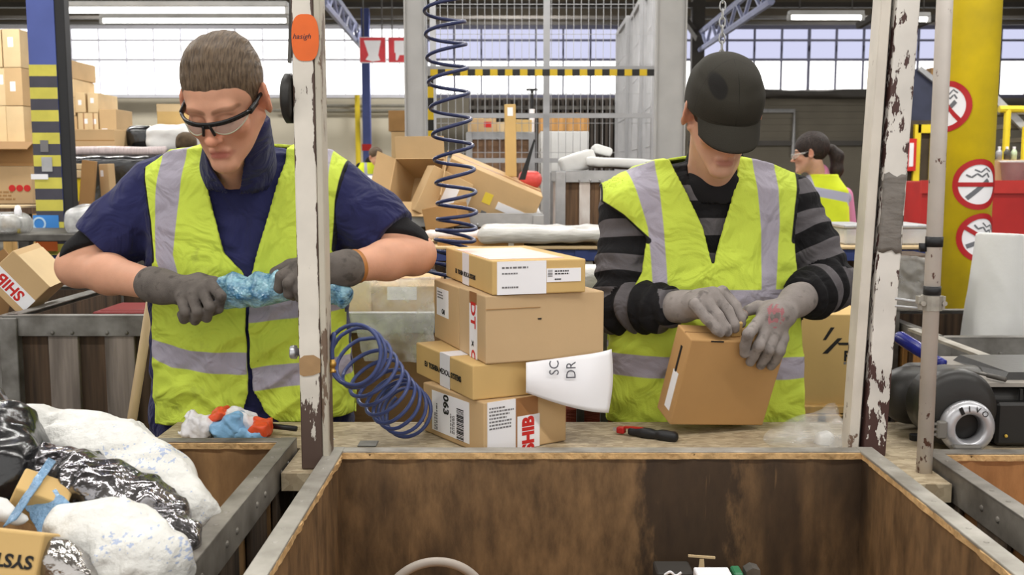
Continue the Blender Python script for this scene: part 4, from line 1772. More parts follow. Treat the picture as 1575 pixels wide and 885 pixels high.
box(bm, -.075, .075, -.07, .07, 0, 4.6)
obj('post_body', bm, BLUE_COL, o)
bm = NB()
box(bm, -.09, .09, -.09, -.071, zof(232, 20), zof(222, 20))
obj('red_box', bm, INK_R, o)
o = thing('pipe', 'yellow pipe running down the far wall left of the blue post', 'pipe', (xof(552, 23.7), 23.7, 0))
bm = NB()
tube(bm, [(0, 0, 0), (0, 0, zs)], .06, 8)
obj('pipe_run', bm, YELLOWP, o)
k = carton_at('dark brown carton on the far stack near the cage', 599, 640, 170, 202, 14, .8, CARD_D, seam=False)
k = carton_at('open sided carton below the dark one on the far stack', 603, 640, 203, 252, 14, .8, CARD, seam=False)
k.patch('opening', 'front', k.w * .35, k.h * .25, k.w * .5, k.h * .5, CARD_IN)
pallet_block('timber stand below the far stack of two cartons', 597, 644, 253, 13.9, 1.0)
o = thing('fire_extinguisher', 'red fire extinguisher standing on a pale block beside the cage', 'extinguisher', (xof(615, 12), 12, zof(298, 12)))
bm = NB()
h_ = zof(262, 12) - zof(298, 12)
lathe(bm, [(0, 0), (.075, 0), (.08, .01), (.08, h_ * .8), (.06, h_ * .92), (.02, h_), (0, h_)], 20)
obj('cylinder', bm, RED, o, True)
bm = NB()
lathe(bm, [(0, h_), (.025, h_), (.025, h_ + .05), (0, h_ + .05)], 10)
bar(bm, (-.01, 0, h_ + .05), (.1, -.01, h_ + .09), .02)
tube(bm, catmull([(-.02, 0, h_ + .03), (-.1, -.02, h_ + .0), (-.1, -.02, h_ - .15)], 5), .012, 6)
obj('valve', bm, BLACKP, o)
o = thing('plinth', 'pale block carrying the red fire extinguisher', 'plinth', (xof(615, 12), 12, 0))
bm = NB()
box(bm, -.15, .15, -.15, .15, 0, zof(298, 12) - .001, .01)
obj('block', bm, WALL_CREAM, o)
soft_bag('white_bag', 'white speckled sack behind the right shoulder of the man', 'bag', npP(590, 292, 9.5), V(.2, .2, .11), M('speckled_white_sack', C255(228, 224, 216), .7, var=.12, vscale=30), .02, 9, 31, .02, rad=.08)
o = thing('packing_table', 'far pale table carrying the white speckled sack', 'table', (xof(590, 9.5), 9.5, 0))
bm = NB()
zz = npP(590, 292, 9.5)[2] - .135
box(bm, -.3, .3, -.25, .25, zz - .04, zz)
obj('table_top', bm, WALL_CREAM, o)
for sx in (-.26, .26):
    for sy in (-.2, .2):
        bm = NB()
        box(bm, sx - .02, sx + .02, sy - .02, sy + .02, 0, zz - .041)
        obj('leg', bm, STEEL, o)

# right of the cap: grey gate, chute, cabinet, red container, stairs
Y = 19.0
o = thing('roller_gate', 'wide grey roller gate below the windows on the right', 'gate', ((xof(1056, Y) + xof(1372, Y)) / 2, Y, 0))
w_ = (xof(1372, Y) - xof(1056, Y)) / 2
h_ = zof(152, Y)
bm = NB()
n = 24
for i in range(n):
    box(bm, -w_, w_, -.03 - .008 * (i % 2), .03, h_ * i / n, h_ * (i + 1) / n - .004)
obj('gate_slats', bm, WALL_GREY, o)
bm = NB()
box(bm, -w_, w_, -.1, -.04, h_ * .70, h_ * .73)
obj('rail', bm, BEAM_D, o)
bm = NB()
xx = xof(1216, Y) - o.location.x
tube(bm, [(-w_ + .3, -.08, zof(171, Y)), (xx, -.08, zof(171, Y)), (xx, -.08, zof(240, Y))], .04, 6)
obj('conduit', bm, GALV, o)
soft_bag('dark_heap', 'long dark heap lying on top of the grey gate', 'heap', npP(1250, 145, Y), V(w_ * .6, .3, .06), BEAM_D, .06, 3, 40, .05, rad=.06)
Y = 11.0
o = thing('chute', 'dark blue sloping chute side right of the taped post', 'chute', (xof(1415, Y), Y, 0))
bm = NB()
pts = [(xof(1396, Y) - o.location.x, zof(106, Y)), (xof(1404, Y) - o.location.x, zof(106, Y)), (xof(1470, Y) - o.location.x, zof(158, Y)), (xof(1470, Y) - o.location.x, zof(205, Y)), (xof(1394, Y) - o.location.x, zof(190, Y))]
prism(bm, pts, .3, Matrix.Translation((0, .3, 0)) @ Matrix.Rotation(math.pi / 2, 4, 'X'))
obj('side_panel', bm, M('chute_blue', C255(58, 62, 84), .5, var=.2), o)
bm = NB()
bar(bm, (pts[1][0], -.03, pts[1][1]), (pts[2][0], -.03, pts[2][1]), .05)
obj('edge_rail', bm, GALV, o)
for x in (pts[0][0] + .05, pts[3][0] - .05):
    bm = NB()
    box(bm, x - .05, x + .05, .1, .2, 0, zof(200, Y))
    obj('leg', bm, BEAM_D, o)
carton_at('small brown carton standing on the chute behind the white posts', 1424, 1446, 104, 124, 11.0, .2, CARD_D)
Y = 10.0
o = thing('machine_cabinet', 'yellow framed dark machine cabinet between the two white posts', 'cabinet', ((xof(1366, Y) + xof(1442, Y)) / 2, Y + .3, 0))
w_ = (xof(1442, Y) - xof(1366, Y)) / 2
h_ = zof(182, Y)
bm = NB()
box(bm, -w_, w_, -.28, .3, 0, h_ - .02)
obj('cabinet_body', bm, M('cabinet_dark', C255(66, 56, 44), .6, var=.25, vscale=5), o)
bm = NB()
xs = [xof(p_, Y) - o.location.x for p_ in (1384, 1406, 1432)]
for x in xs:
    box(bm, x - .03, x + .03, -.33, -.285, 0, h_ * .97)
box(bm, xs[1], w_, -.33, -.285, h_ * .93, h_ * .97)
obj('yellow_frame', bm, YELLOWP, o)
bm = NB()
a, b_ = xof(1406, Y - .3) - o.location.x, xof(1422, Y - .3) - o.location.x
box(bm, a, b_, -.36, -.335, zof(263, Y - .3), zof(212, Y - .3))
e = obj('red_plate', bm, INK_R, o)
bm = NB()
m_ = (a + b_) / 2
box(bm, m_ - .02, m_ + .02, -.364, -.361, zof(256, Y - .3), zof(219, Y - .3))
obj('white_stripe', bm, PAPER, e)
Y = 6.4
o = thing('skip_container', 'red steel container behind the yellow column', 'container', ((xof(1418, Y) + xof(1640, Y)) / 2, Y + .4, 0))
w_ = (xof(1640, Y) - xof(1418, Y)) / 2
h_ = zof(280, Y)
bm = NB()
box(bm, -w_, w_, -.4, -.36, .1, h_)
box(bm, -w_, w_, .36, .4, .1, h_)
box(bm, -w_, -w_ + .04, -.36, .36, .1, h_)
box(bm, w_ - .04, w_, -.36, .36, .1, h_)
box(bm, -w_ + .04, w_ - .04, -.36, .36, .1, .14)
obj('container_walls', bm, RED, o)
bm = NB()
box(bm, -w_ - .015, w_ + .015, -.425, -.40, h_ - .07, h_ + .01)
obj('rim', bm, M('red_rim', C255(200, 50, 44), .45), o)
for s in (-1, 1):
    bm = NB()
    box(bm, s * (w_ - .05) - .05, s * (w_ - .05) + .05, -.35, .35, 0, .1)
    obj('skid', bm, STEEL_D, o)
k = carton_at('tan carton standing in the red container', 1532, 1556, 248, 300, Y + .3, .3, CARD)
o = thing('plastic_tub', 'white plastic bucket in the red container at the right edge', 'bucket', (xof(1562, Y + .25), Y + .3, zof(300, Y)))
bm = NB()
lathe(bm, [(0, 0), (.06, 0), (.085, .2), (.09, .2), (.09, .215), (.08, .215), (.06, .02), (0, .02)], 24)
obj('bucket_body', bm, WHITEFILM, o, True)
Y = 9.0
o = thing('stair_rail', 'yellow stair railing at the right edge beyond the column', 'railing', (xof(1556, Y), Y, 0))
bm = NB()
a = zof(252, Y)
for px, pt in ((1543, 172), (1572, 200)):
    x = xof(px, Y) - o.location.x
    tube(bm, [(x, 0, 0), (x, 0, zof(pt - 5, Y))], .03, 8)
tube(bm, [(xof(1530, Y) - o.location.x, 0, zof(168, Y)), (xof(1580, Y) - o.location.x, 0, zof(168, Y))], .03, 8)
obj('posts', bm, YELLOWP, o)
bm = NB()
bar(bm, (xof(1526, Y) - o.location.x, .05, zof(150, Y)), (xof(1590, Y) - o.location.x, .05, zof(212, Y)), .04, .06)
obj('handrail', bm, GALV, o)
bm = NB()
for i in range(8):
    z = zof(168, Y) - i * .12
    x = xof(1540, Y) - o.location.x + i * .1
    box(bm, x, x + .3, .1, .5, z - .04, z)
obj('steps', bm, M('stair_grey', C255(120, 112, 96), .7), o)
k = carton_at('brown bench of parts at the foot of the yellow stairs', 1536, 1600, 246, 262, 8.2, .3, CARD, name='parts_tray', cat='tray')
for i, px in enumerate((1541, 1553, 1564)):
    o = thing('bottle', ('grey spray bottle left of two others at the stair foot', 'dark bottle in the middle of three at the stair foot', 'pale green capped jar at the stair foot')[i], 'bottle', (xof(px, 8.25, 240), 8.3, zof(246, 8.2) + .002))
    bm = NB()
    lathe(bm, [(0, 0), (.022, 0), (.024, .06), (.01, .085), (0, .085)], 14)
    obj('bottle_body', bm, (GALV, STEEL_D, M('pale_green_plastic', C255(190, 206, 170), .4))[i], o, True)
    bm = NB()
    lathe(bm, [(0, .085), (.011, .085), (.011, .105), (0, .105)], 10)
    obj('cap', bm, PAPER, o)

# yellow column with three no smoking discs
Y = 4.7
xa, xb = xof(1462, Y, 260), xof(1540, Y, 260)
R_ = (xb - xa) / 2 * .985
cxy = (xa + xb) / 2
o = thing('round_column', 'thick yellow round column with no smoking discs', 'column', (cxy + .012, Y + R_, 0))
YCOL = M('column_yellow', C255(238, 208, 30), .45, var=.12, vscale=3.0, bump=.08, bscale=8, var2=C255(196, 172, 40), detail=6)
bm = NB()
lathe(bm, [(R_, 0), (R_, CEIL)], 64)
obj('column_shaft', bm, YCOL, o, True)
SIGN_R = M('sign_dark_red', C255(178, 28, 34), .45, var=.06)
SMOKE = M('sign_grey', C255(110, 112, 118), .6)


def on_col(u, v, z0, th0, lift):
    a = th0 + u / R_
    r = R_ + lift
    return (r * math.sin(a), -r * math.cos(a), z0 + v)


def col_patch(bm, f, nu, nv, z0, th0, lift, th=.0012):
    g = [[bm.verts.new(on_col(*f(i / nu, j / nv), z0, th0, lift)) for j in range(nv + 1)] for i in range(nu + 1)]
    g2 = [[bm.verts.new(on_col(*f(i / nu, j / nv), z0, th0, lift - th)) for j in range(nv + 1)] for i in range(nu + 1)]
    for i in range(nu):
        for j in range(nv):
            bm.faces.new((g[i][j], g[i + 1][j], g[i + 1][j + 1], g[i][j + 1]))
            bm.faces.new((g2[i][j], g2[i][j + 1], g2[i + 1][j + 1], g2[i + 1][j]))
    return g


def ring_patch(bm, r0, r1, z0, th0, lift, n=48, clip=None):
    def f(u, v):
        r = r0 + (r1 - r0) * v
        a = 2 * math.pi * u
        return r * math.cos(a), r * math.sin(a)
    col_patch(bm, f, n, 4, z0, th0, lift)


def strip_patch(bm, pts, w, z0, th0, lift, rot=0):
    ca, sa = math.cos(rot), math.sin(rot)
    pts = [(x * ca - y * sa, x * sa + y * ca) for x, y in pts]
    n = len(pts)

    def f(u, v):
        t = u * (n - 1)
        i = min(int(t), n - 2)
        k_ = t - i
        ax, ay = pts[i]
        bx, by = pts[i + 1]
        dx, dy = bx - ax, by - ay
        L = math.hypot(dx, dy) + 1e-9
        return ax + dx * k_ - dy / L * w * (v - .5), ay + dy * k_ + dx / L * w * (v - .5)
    col_patch(bm, f, (n - 1) * 4, 2, z0, th0, lift)


def no_smoking(label, px, py, rad, rot, sl):
    z0_ = zof(py, Y)
    xx = xof(px, Y, py) - o.location.x
    th0 = math.asin(max(-.98, min(.98, xx / R_)))
    e = thing('no_smoking_sign', label, 'sign', o.location)
    bm = NB()
    ring_patch(bm, 0.0005, rad * .82, z0_, th0, .0025)
    obj('white_disc', bm, PAPER, e, True)
    bm = NB()
    strip_patch(bm, [((-.45 + .083 * i) * rad, (-.55 + .073 * i) * rad) for i in range(11)], .09 * rad * 2, z0_, th0, .0035, rot)
    strip_patch(bm, [(-.5 * rad, .38 * rad), (-.3 * rad, .28 * rad), (-.1 * rad, .42 * rad), (.1 * rad, .3 * rad), (.3 * rad, .45 * rad), (.42 * rad, .28 * rad)], .07 * rad, z0_, th0, .0035, rot)
    strip_patch(bm, [(-.2 * rad, .58 * rad), (.05 * rad, .48 * rad), (.25 * rad, .64 * rad), (.45 * rad, .5 * rad)], .06 * rad, z0_, th0, .0035, rot)
    obj('cigarette', bm, SMOKE, e, True)
    bm = NB()
    ring_patch(bm, rad * .78, rad, z0_, th0, .0045)
    strip_patch(bm, [((-.85 + .17 * i) * rad, 0) for i in range(11)], .17 * rad, z0_, th0, .0048, sl)
    obj('red_ring', bm, SIGN_R, e, True)
    return e


rd = 38.5 / 1575 * 4.75
no_smoking('upper full no smoking disc on the yellow column with level bar', 1506, 284, rd, 0, 0)
no_smoking('lowest no smoking disc on the yellow column with slanting bar', 1510, 366, rd * .97, -.35, -.55)
no_smoking('no smoking disc half hidden behind the white pipe post', 1446, 162, rd, 0, -.78)
o2 = o

# crate rail, roll and slats behind the machine
Y = 3.0
slat_crate('pale slatted crate with grey rail behind the black machine', xof(1446, Y, 520), xof(1446, Y, 520) + .8, Y, Y + .6, zof(520, Y), PLANK_TAN, BOARD_DARK, .08, .17, STEEL)
slat_crate('narrow crate of upright tan slats behind the taped white post', xof(1318, 3.25, 520), xof(1372, 3.25, 520), 3.28, 3.5, zof(474, 3.2), PLANK_TAN, BOARD_DARK, .028, .048, STEEL_D, z0=.3)
sheet('dark_film', 'dark clear film sheet draped over the narrow slatted crate', 'film', [P(1372, 392, 3.25), P(1424, 396, 3.25), P(1424, 480, 3.255), P(1368, 478, 3.255)], film('smoky_film', (.35, .33, .3), .3, .12, 12), P(1400, 440, 3.25), .012, 20, 16, 6)
o = thing('dark_stack', 'dark stack under smoky film between the white posts', 'stack', (xof(1400, 3.3, 430), 3.36, 0))
bm = NB()
box(bm, -.08, .07, -.1, .1, zof(474, 3.2) + .006, zof(392, 3.3), .006)
obj('stack_body', bm, BOARD_DARK, o)
f = Field()
a, b_ = npP(1513, 790, 3.24), npP(1547, 362, 3.3)
f.cone(a, b_, .15, .088, 0)
top = b_ + (b_ - a) / np.linalg.norm(b_ - a) * .0
dn = (b_ - a) / np.linalg.norm(b_ - a)
g0 = f
f2 = Field()
f2.raw(lambda p: np.maximum(g0(p) - vnoise(p * V(1, 1, .4), 18, 3) * .004 - vnoise(p, 50, 4) * .0015, (p - top) @ dn - .004), f.lo - .01, f.hi + .01)
o = solid('foam_roll', f2, .006, FOAM, local=a)
o.location = a
tag(o, 'white foam roll leaning in the slatted crate before the yellow column', 'roll')

# carton on a pallet behind the capped packer
Y = 2.95
k = carton_at('tan carton with black stroke emblem on a pallet right of the capped packer', 1236, 1352, 484, 624, Y, .29, CARD_Y, .02, seam=False)
k.w = k.w
bm = NB()
s_ = k.w
prism(bm, [(.40 * s_, .20), (.47 * s_, .20), (.66 * s_, .335 - .09), (.60 * s_, .335 - .09)], .0012, k.face('front') @ Matrix.Translation((-.02, -.045, .0005)))
prism(bm, [(.40 * s_, .225), (.44 * s_, .225), (.55 * s_, .262), (.50 * s_, .262)], .0012, k.face('front') @ Matrix.Translation((-.02, -.03, .0005)))
prism(bm, [(.62 * s_, .21), (.8 * s_, .21), (.8 * s_, .217), (.60 * s_, .217)], .0012, k.face('front') @ Matrix.Translation((-.02, -.03, .0005)))
obj('stroke_emblem', bm, INK, k.o)
k.txt('F', 'front', k.w * .64, k.h * .54, .042, INK)
k.lines('front', k.w * .6, k.h * .44, k.w * .34, .014, 1, INK_G, 3)
k.patch('edge_label', 'left', .02, k.h * .55, .05, k.h * .2, PAPER)
pallet_block('new pine pallet stand under the emblem carton', 1230, 1360, 625, 2.92, .34)


# ------------------------------------------------------------------ the two packers: materials
def skin_mat(name, base, lip, brow):
    m = attr_mat(name, base, [('flush', tuple(a * b for a, b in zip(base, (.97, .74, .70))), 0.022), ('lips', lip, 0.004), ('brows', brow, 0.002)], rough=0.5, bump=0.08, bscale=240.0, var=0.07, vscale=22.0)
    b = m.node_tree.nodes['Principled BSDF']
    b.inputs['Subsurface Weight'].default_value = 0.12
    b.inputs['Subsurface Radius'].default_value = (0.01, 0.004, 0.002)
    b.inputs['Subsurface Scale'].default_value = 0.6
    return m


def hair_mat(name, lo, hi, stretch=(1, 1, 1), scale=160.0):
    m = M(name, hi, 0.55, var=0.0, vscale=scale, var2=lo, stretch=stretch, bump=0.6, bscale=scale * 1.3, spec=0.35)
    return m


SKIN_L = skin_mat('skin_ruddy', C255(214, 160, 132), C255(186, 112, 98), C255(168, 122, 96))
SKIN_R = skin_mat('skin_pale', C255(208, 162, 136), C255(186, 128, 112), C255(90, 68, 56))
HAIR_L = hair_mat('brown_hair', C255(66, 52, 40), C255(124, 104, 82), (3.0, .35, .45), 110)
HAIR_R = hair_mat('dark_hair', C255(26, 20, 18), C255(58, 44, 38), (1, 1, 0.2), 140)
HI_VIS = C255(205, 224, 82)
BAND = C255(172, 166, 180)
VEST_L = attr_mat('hi_vis_fabric', HI_VIS, [('band', BAND, 0.0012), ('trim', C255(26, 26, 28), 0.001)], rough=0.75, bump=0.25, bscale=420, var=0.05, vscale=5,
                  dirt=(C255(120, 124, 70), 16.0, 0.64, 0.45), fold=.5)
VEST_R = attr_mat('hi_vis_fabric_worn', HI_VIS, [('band', BAND, 0.0012), ('trim', C255(26, 26, 28), 0.001)], rough=0.75, bump=0.25, bscale=420, var=0.05, vscale=5,
                  dirt=(C255(116, 122, 64), 18.0, 0.66, 0.4), fold=.45)
NAVY = attr_mat('navy_polo', C255(38, 40, 82), [], rough=0.85, bump=0.2, bscale=500, var=0.15, vscale=8, sheen=0.1, fold=.5)
NAVY_D = attr_mat('navy_trousers', C255(34, 34, 62), [], rough=0.85, bump=0.2, bscale=300, var=0.15)
BLACKCLOTH = attr_mat('black_cloth', C255(27, 26, 28), [], rough=0.9, bump=0.2, bscale=300, var=0.2)
STRIPED = attr_mat('striped_knit', C255(26, 25, 27), [('stripe', C255(98, 94, 97), 0.03), ('seamline', C255(150, 146, 148), 0.0012)], rough=0.9, bump=0.25, bscale=350, var=0.15, fold=.4)
GLOVE_L = attr_mat('grey_knit_glove', C255(104, 97, 92), [('print', C255(138, 84, 80), 0.1)], rough=0.85, bump=0.35, bscale=600, var=0.2, vscale=30, dirt=(C255(60, 56, 52), 40, 0.55, 0.6))
GLOVE_R = attr_mat('grey_worn_glove', C255(146, 138, 134), [('print', C255(164, 108, 112), 0.1)], rough=0.85, bump=0.35, bscale=600, var=0.16, vscale=30, dirt=(C255(84, 78, 74), 40, 0.55, 0.6))
CAPCLOTH = attr_mat('cap_fabric', C255(48, 45, 38), [('patch', C255(30, 28, 26), 0.002), ('stitch', C255(32, 30, 26), 0.0006)], rough=0.8, bump=0.2, bscale=500, var=0.1)
LENS = bpy.data.materials.new('clear_lens')
_nt, _N, _L, _b = nodes(LENS)
_b.inputs['Base Color'].default_value = (0.75, 0.74, 0.7, 1)
_b.inputs['Roughness'].default_value = 0.06
_b.inputs['Alpha'].default_value = 0.22
_b.inputs['Specular IOR Level'].default_value = 0.8
LENSRIM = M('pale_lens_rim', C255(206, 206, 180), 0.3, var=0.03)
FRAME_BLACK = M('glossy_black', C255(20, 20, 22), 0.3, var=0.1)


def line_sd(pts, r):
    pts = np.array(pts, float)

    def g(X):
        p = X[:, [0, 2]]
        d = np.full(len(p), 1e9)
        for i in range(len(pts) - 1):
            a, b = pts[i], pts[i + 1]
            e = b - a
            w = p - a
            t = np.clip((w @ e) / max(e @ e, 1e-12), 0, 1)
            q = w - t[:, None] * e
            d = np.minimum(d, (q * q).sum(1))
        return r - np.sqrt(d)
    return g


def upper_base(T, neck, shoulders, rs=.066):
    """torso and shoulders without arms, as one distance function used by shirt and vest"""
    f = Field()
    T.add(f, 0.0, 0.03)
    for s in shoulders:
        f.cone(neck + V(0, 0, -.05), s + V(0, 0, -.012), .078, rs, .035)
    return f


def legs(f, hipz, cx, cy, spread=.1, foot=True):
    for s in (-1, 1):
        f.chain([V(cx + s * .085, cy, hipz), V(cx + s * spread, cy - .01, .5), V(cx + s * spread, cy + .02, .09)], [.092, .062, .045], .02)
        f.chain([V(cx + s * spread, cy + .03, .05), V(cx + s * (spread + .02), cy - .15, .035)], [.045, .035], .02)


# ------------------------------------------------------------------ man in the navy polo shirt
def build_man():
    root = thing('person', 'man in navy polo, yellow safety vest and clear glasses unwrapping blue bubble wrap', 'person', P(390, 700, 2.5).xy.to_3d())
    loc = np.array(root.location)
    T = Torso([(246, 262, 478, 2.50, .085), (275, 238, 508, 2.50, .112), (320, 230, 516, 2.50, .125), (390, 240, 518, 2.49, .128),
               (450, 246, 522, 2.485, .130), (560, 250, 528, 2.485, .128), (690, 252, 530, 2.50, .125), (830, 262, 520, 2.52, .115)])
    hd = Head(npP(347, 160, 2.19), yaw=-.12, pitch=.52, roll=-.03, s=1.0)
    neck = npP(368, 246, 2.46)
    SL, SR = npP(243, 296, 2.50), npP(508, 290, 2.50)
    EL, ER = npP(122, 411, 2.43), npP(636, 392, 2.43)
    WL, WR = npP(248, 441, 2.27), npP(527, 414, 2.27)
    base = upper_base(T, neck, (SL, SR))
    # gloved hands
    pl = npP(302, 450, 2.245)
    fl = [[npP(324, 437, 2.220), npP(340, 456, 2.194), npP(336, 475, 2.208), npP(326, 480, 2.232)],
          [npP(310, 446, 2.210), npP(323, 472, 2.184), npP(318, 489, 2.204), npP(309, 486, 2.232)],
          [npP(294, 453, 2.208), npP(304, 479, 2.186), npP(300, 493, 2.206), npP(294, 486, 2.234)],
          [npP(279, 458, 2.214), npP(285, 480, 2.194), npP(283, 491, 2.212), npP(279, 484, 2.236)]]
    tl = [npP(306, 432, 2.262), npP(330, 437, 2.262), npP(346, 450, 2.255)]
    pr = npP(478, 420, 2.245)
    fr = [[npP(455, 411, 2.225), npP(432, 425, 2.212), npP(429, 443, 2.218), npP(436, 452, 2.236)],
          [npP(458, 421, 2.213), npP(443, 436, 2.197), npP(444, 452, 2.208), npP(452, 456, 2.232)],
          [npP(468, 428, 2.210), npP(460, 446, 2.198), npP(462, 458, 2.212), npP(468, 458, 2.235)],
          [npP(482, 433, 2.214), npP(478, 450, 2.204), npP(480, 461, 2.218), npP(485, 459, 2.238)]]
    tr_ = [npP(470, 405, 2.265), npP(446, 410, 2.265), npP(424, 420, 2.258)]
    # body
    f = Field()
    T.add(f, -.004, .02)
    for S in (SL, SR):
        f.cone(neck + V(0, .01, -.06), S, .07, .06, .035)
    f.cone(neck + V(0, .02, -.05), hd.w((0, .03, -.03)), .068, .058, .025)
    f.cone(neck + V(0, -.055, -.05), hd.w((0, -.02, -.08)), .03, .03, .03)
    hd.build(f)
    for S, E, Wr in ((SL, EL, WL), (SR, ER, WR)):
        f.cone(S, E, .058, .046, .03)
        mid = E * .62 + Wr * .38
        f.chain([E, mid, Wr], [.0455, .0455, .031], .02)
        f.ell(E + (E - Wr) * .05, (.043, .043, .043), None, .02)
    hand_field(f, WL, pl, fl, tl, .88, .80)
    hand_field(f, WR, pr, fr, tr_, .88, .84)
    legs(f, T.z[0] + .02, T.cx[0], T.cy[0] + .02)
    solid('body', f, .0032, SKIN_L, root, {'lips': hd.lips, 'brows': hd.brows, 'flush': hd.flush}, relax=1, local=loc)
    # gloves
    g = Field()
    g.chain([EL * .10 + WL * .90, WL], [.041, .038], .01)
    hand_field(g, WL, pl, fl, tl, 1.12, .93)
    pc = npP(296, 440, 2.205)
    solid('glove', g, .0026, GLOVE_L, root, {'print': lambda X: np.where(np.linalg.norm((X - pc) * np.array([.8, 1, 1.25]), axis=1) < .018, vnoise(X, 190, 4) - .22, -1)}, local=loc)
    g = Field()
    g.chain([ER * .07 + WR * .93, WR], [.042, .040], .01)
    hand_field(g, WR, pr, fr, tr_, 1.10, .98)
    solid('glove', g, .0026, GLOVE_L, root, {'print': lambda X: np.full(len(X), -1.0)}, local=loc)
    # wristwatch just above the cuff
    c = Vector(ER * .15 + WR * .85)
    ax = Vector(WR - ER).normalized()
    fm = frame(c - Vector(loc), ax, (0, 0, 1))
    bm = NB()
    lathe(bm, [(.0360, -.009), (.0390, -.009), (.0390, .009), (.0360, .009)], 36, fm @ Matrix.Rotation(math.pi / 2, 4, 'Y'), close=True)
    ww = obj('wristwatch', bm, M('tan_leather', C255(176, 116, 58), 0.5, var=0.2), root, True)
    bm = NB()
    lathe(bm, [(.0, 0), (.016, 0), (.017, .004), (.014, .007), (0, .007)], 24, fm @ Matrix.Translation((0, -.0375, .008)) @ Matrix.Rotation(math.pi / 2, 4, 'X'))
    obj('watch_case', bm, FRAME_BLACK, ww, True)
    # navy polo
    s = Field()
    neck_v = poly_sd(xz([(330, 180), (406, 180), (400, 240), (371, 296), (344, 262)], 2.38))

    def shirt_fold(p):
        return (vnoise(p, 26, 11) * .7 + 1.2 * (.6 - np.abs(vnoise(p * np.array([1.0, 1, 1.6]), 24, 12)))) * .006
    s.raw(lambda p: base(p) - .009, base.lo - .03, base.hi + .03, 0)
    for S, E, sg in ((SL, EL, -1), (SR, ER, 1)):
        s.chain([S, S * .5 + E * .5, S * .26 + E * .74], [.074, .073, .071], .03)
    for S, E, sg in ((SL, EL, -1), (SR, ER, 1)):
        d = (E - S) / np.linalg.norm(E - S)
        hem = S * .27 + E * .73

        def cut(p, d=d, hem=hem, S=S):
            near = np.linalg.norm(p - hem, axis=1) < .16
            return np.where(near, -((p - hem) @ d), 1.0)
        s.raw(cut, hem - .16, hem + .16, 0, 's')
    s.raw(lambda p: np.where(p[:, 1] < 2.44, -neck_v(p), 1.0), npP(330, 300, 2.3) - .02, npP(405, 175, 2.46) + .02, .004, 's')
    s.cone(neck + V(0, .01, -.035), hd.w((0, .02, -.1)), .062, .058, .006, 's')
    inner = s

    def shirt(p):
        return inner(p) - shirt_fold(p)
    s2 = Field()
    s2.raw(shirt, s.lo - .02, s.hi + .02)
    sh = solid('polo_shirt', s2, .0042, NAVY, root, local=loc, lo=np.array([s.lo[0] - .02, s.lo[1] - .02, .80]))
    # collar
    cfd = Field()
    top = hd.w((0, .035, -.062))
    cfd.cone(neck + V(0, -.010, -.062), top + V(0, .012, .0), .098, .067, 0)
    cfd.cone(neck + V(0, -.010, -.100), top + V(0, .012, .05), .0925, .053, 0, 's')
    ver = poly_sd(xz([(318, 150), (408, 150), (404, 215), (396, 250), (371, 312), (342, 262), (328, 225)], 2.38))
    cfd.raw(lambda p: np.where(p[:, 1] < 2.45, -ver(p), 1.0), npP(310, 320, 2.2) - .05, npP(420, 140, 2.47) + .05, 0, 's')
    cfd.cone(top + (top - neck) * .05 + V(0, -.01, .125), top + (top - neck) * 2, .14, .14, 0, 's')
    solid('collar', cfd, .0026, NAVY, sh, local=loc)
    # black sleeves of the layer below
    for S, E, Wr in ((SL, EL, WL), (SR, ER, WR)):
        u = Field()
        u.chain([S * .45 + E * .55, S * .1 + E * .9, E * .96 + Wr * .04], [.063, .060, .056], .01)
        d = (E - S) / np.linalg.norm(E - S)
        d2 = d * .62 + (Wr - E) / np.linalg.norm(Wr - E) * .78
        d2 /= np.linalg.norm(d2)
        u.raw(lambda p, E=E, d2=d2: -((p - E - d2 * .002) @ d2), E - .12, E + .12, 0, 's')
        solid('undershirt_sleeve', u, .004, BLACKCLOTH, root, local=loc)
    # vest
    front = [(312, 205), (260, 226), (211, 258), (222, 300), (231, 345), (236, 400), (238, 450), (234, 520), (236, 600), (240, 652),
             (310, 650), (376, 640), (391, 596), (388, 540), (386, 440), (381, 416), (352, 386), (336, 330), (318, 265),
             (318, 235)]
    right = [(438, 196), (436, 250), (418, 325), (396, 408), (391, 440), (392, 540), (396, 590), (412, 628), (436, 646), (540, 642), (536, 560), (528, 500),
             (520, 420), (513, 385), (517, 310), (530, 238), (490, 215)]
    left_sd, right_sd = front, right
    back = [(318, 205), (211, 258), (231, 345), (238, 450), (236, 652), (540, 646), (528, 500), (513, 385), (530, 238), (438, 200)]
    bandsL = [[(243, 236), (285, 222), (282, 280), (273, 390), (284, 428), (255, 425), (243, 395), (240, 300)],
              [(462, 205), (500, 222), (504, 330), (506, 400), (470, 400), (462, 330)],
              [(230, 520), (300, 535), (388.5, 537), (388.5, 570), (330, 568), (270, 562), (230, 545)],
              [(390, 465), (420, 455), (460, 450), (545, 452), (545, 475), (460, 485), (390, 492)],
              [(390, 562), (455, 553), (545, 548), (545, 577), (455, 588), (390, 596)]]
    trims = [[(530, 232), (517, 310), (513, 385)], [(209, 256), (221, 300), (230, 345), (236, 400)]]
    pl_, pr_ = poly_sd(xz(left_sd, 2.38)), poly_sd(xz(right_sd, 2.38))
    vest_two('safety_vest', base, T, lambda p: np.maximum(pl_(p), pr_(p)), back, bandsL, trims, VEST_L, root, loc, seed=3, amp=.012)
    # trousers and boots
    t = Field()
    cx, cy = T.cx[0], T.cy[0] + .02
    t.raw(lambda p: np.maximum(T.fn(.010)(p), p[:, 2] - .99), V(T.cx[0] - .3, 2.3, T.z[0]), V(T.cx[0] + .3, 2.75, .99), .02)
    for sg in (-1, 1):
        t.chain([V(cx + sg * .085, cy, T.z[0] + .04), V(cx + sg * .1, cy - .01, .5), V(cx + sg * .1, cy + .02, .08)], [.105, .08, .075], .03)
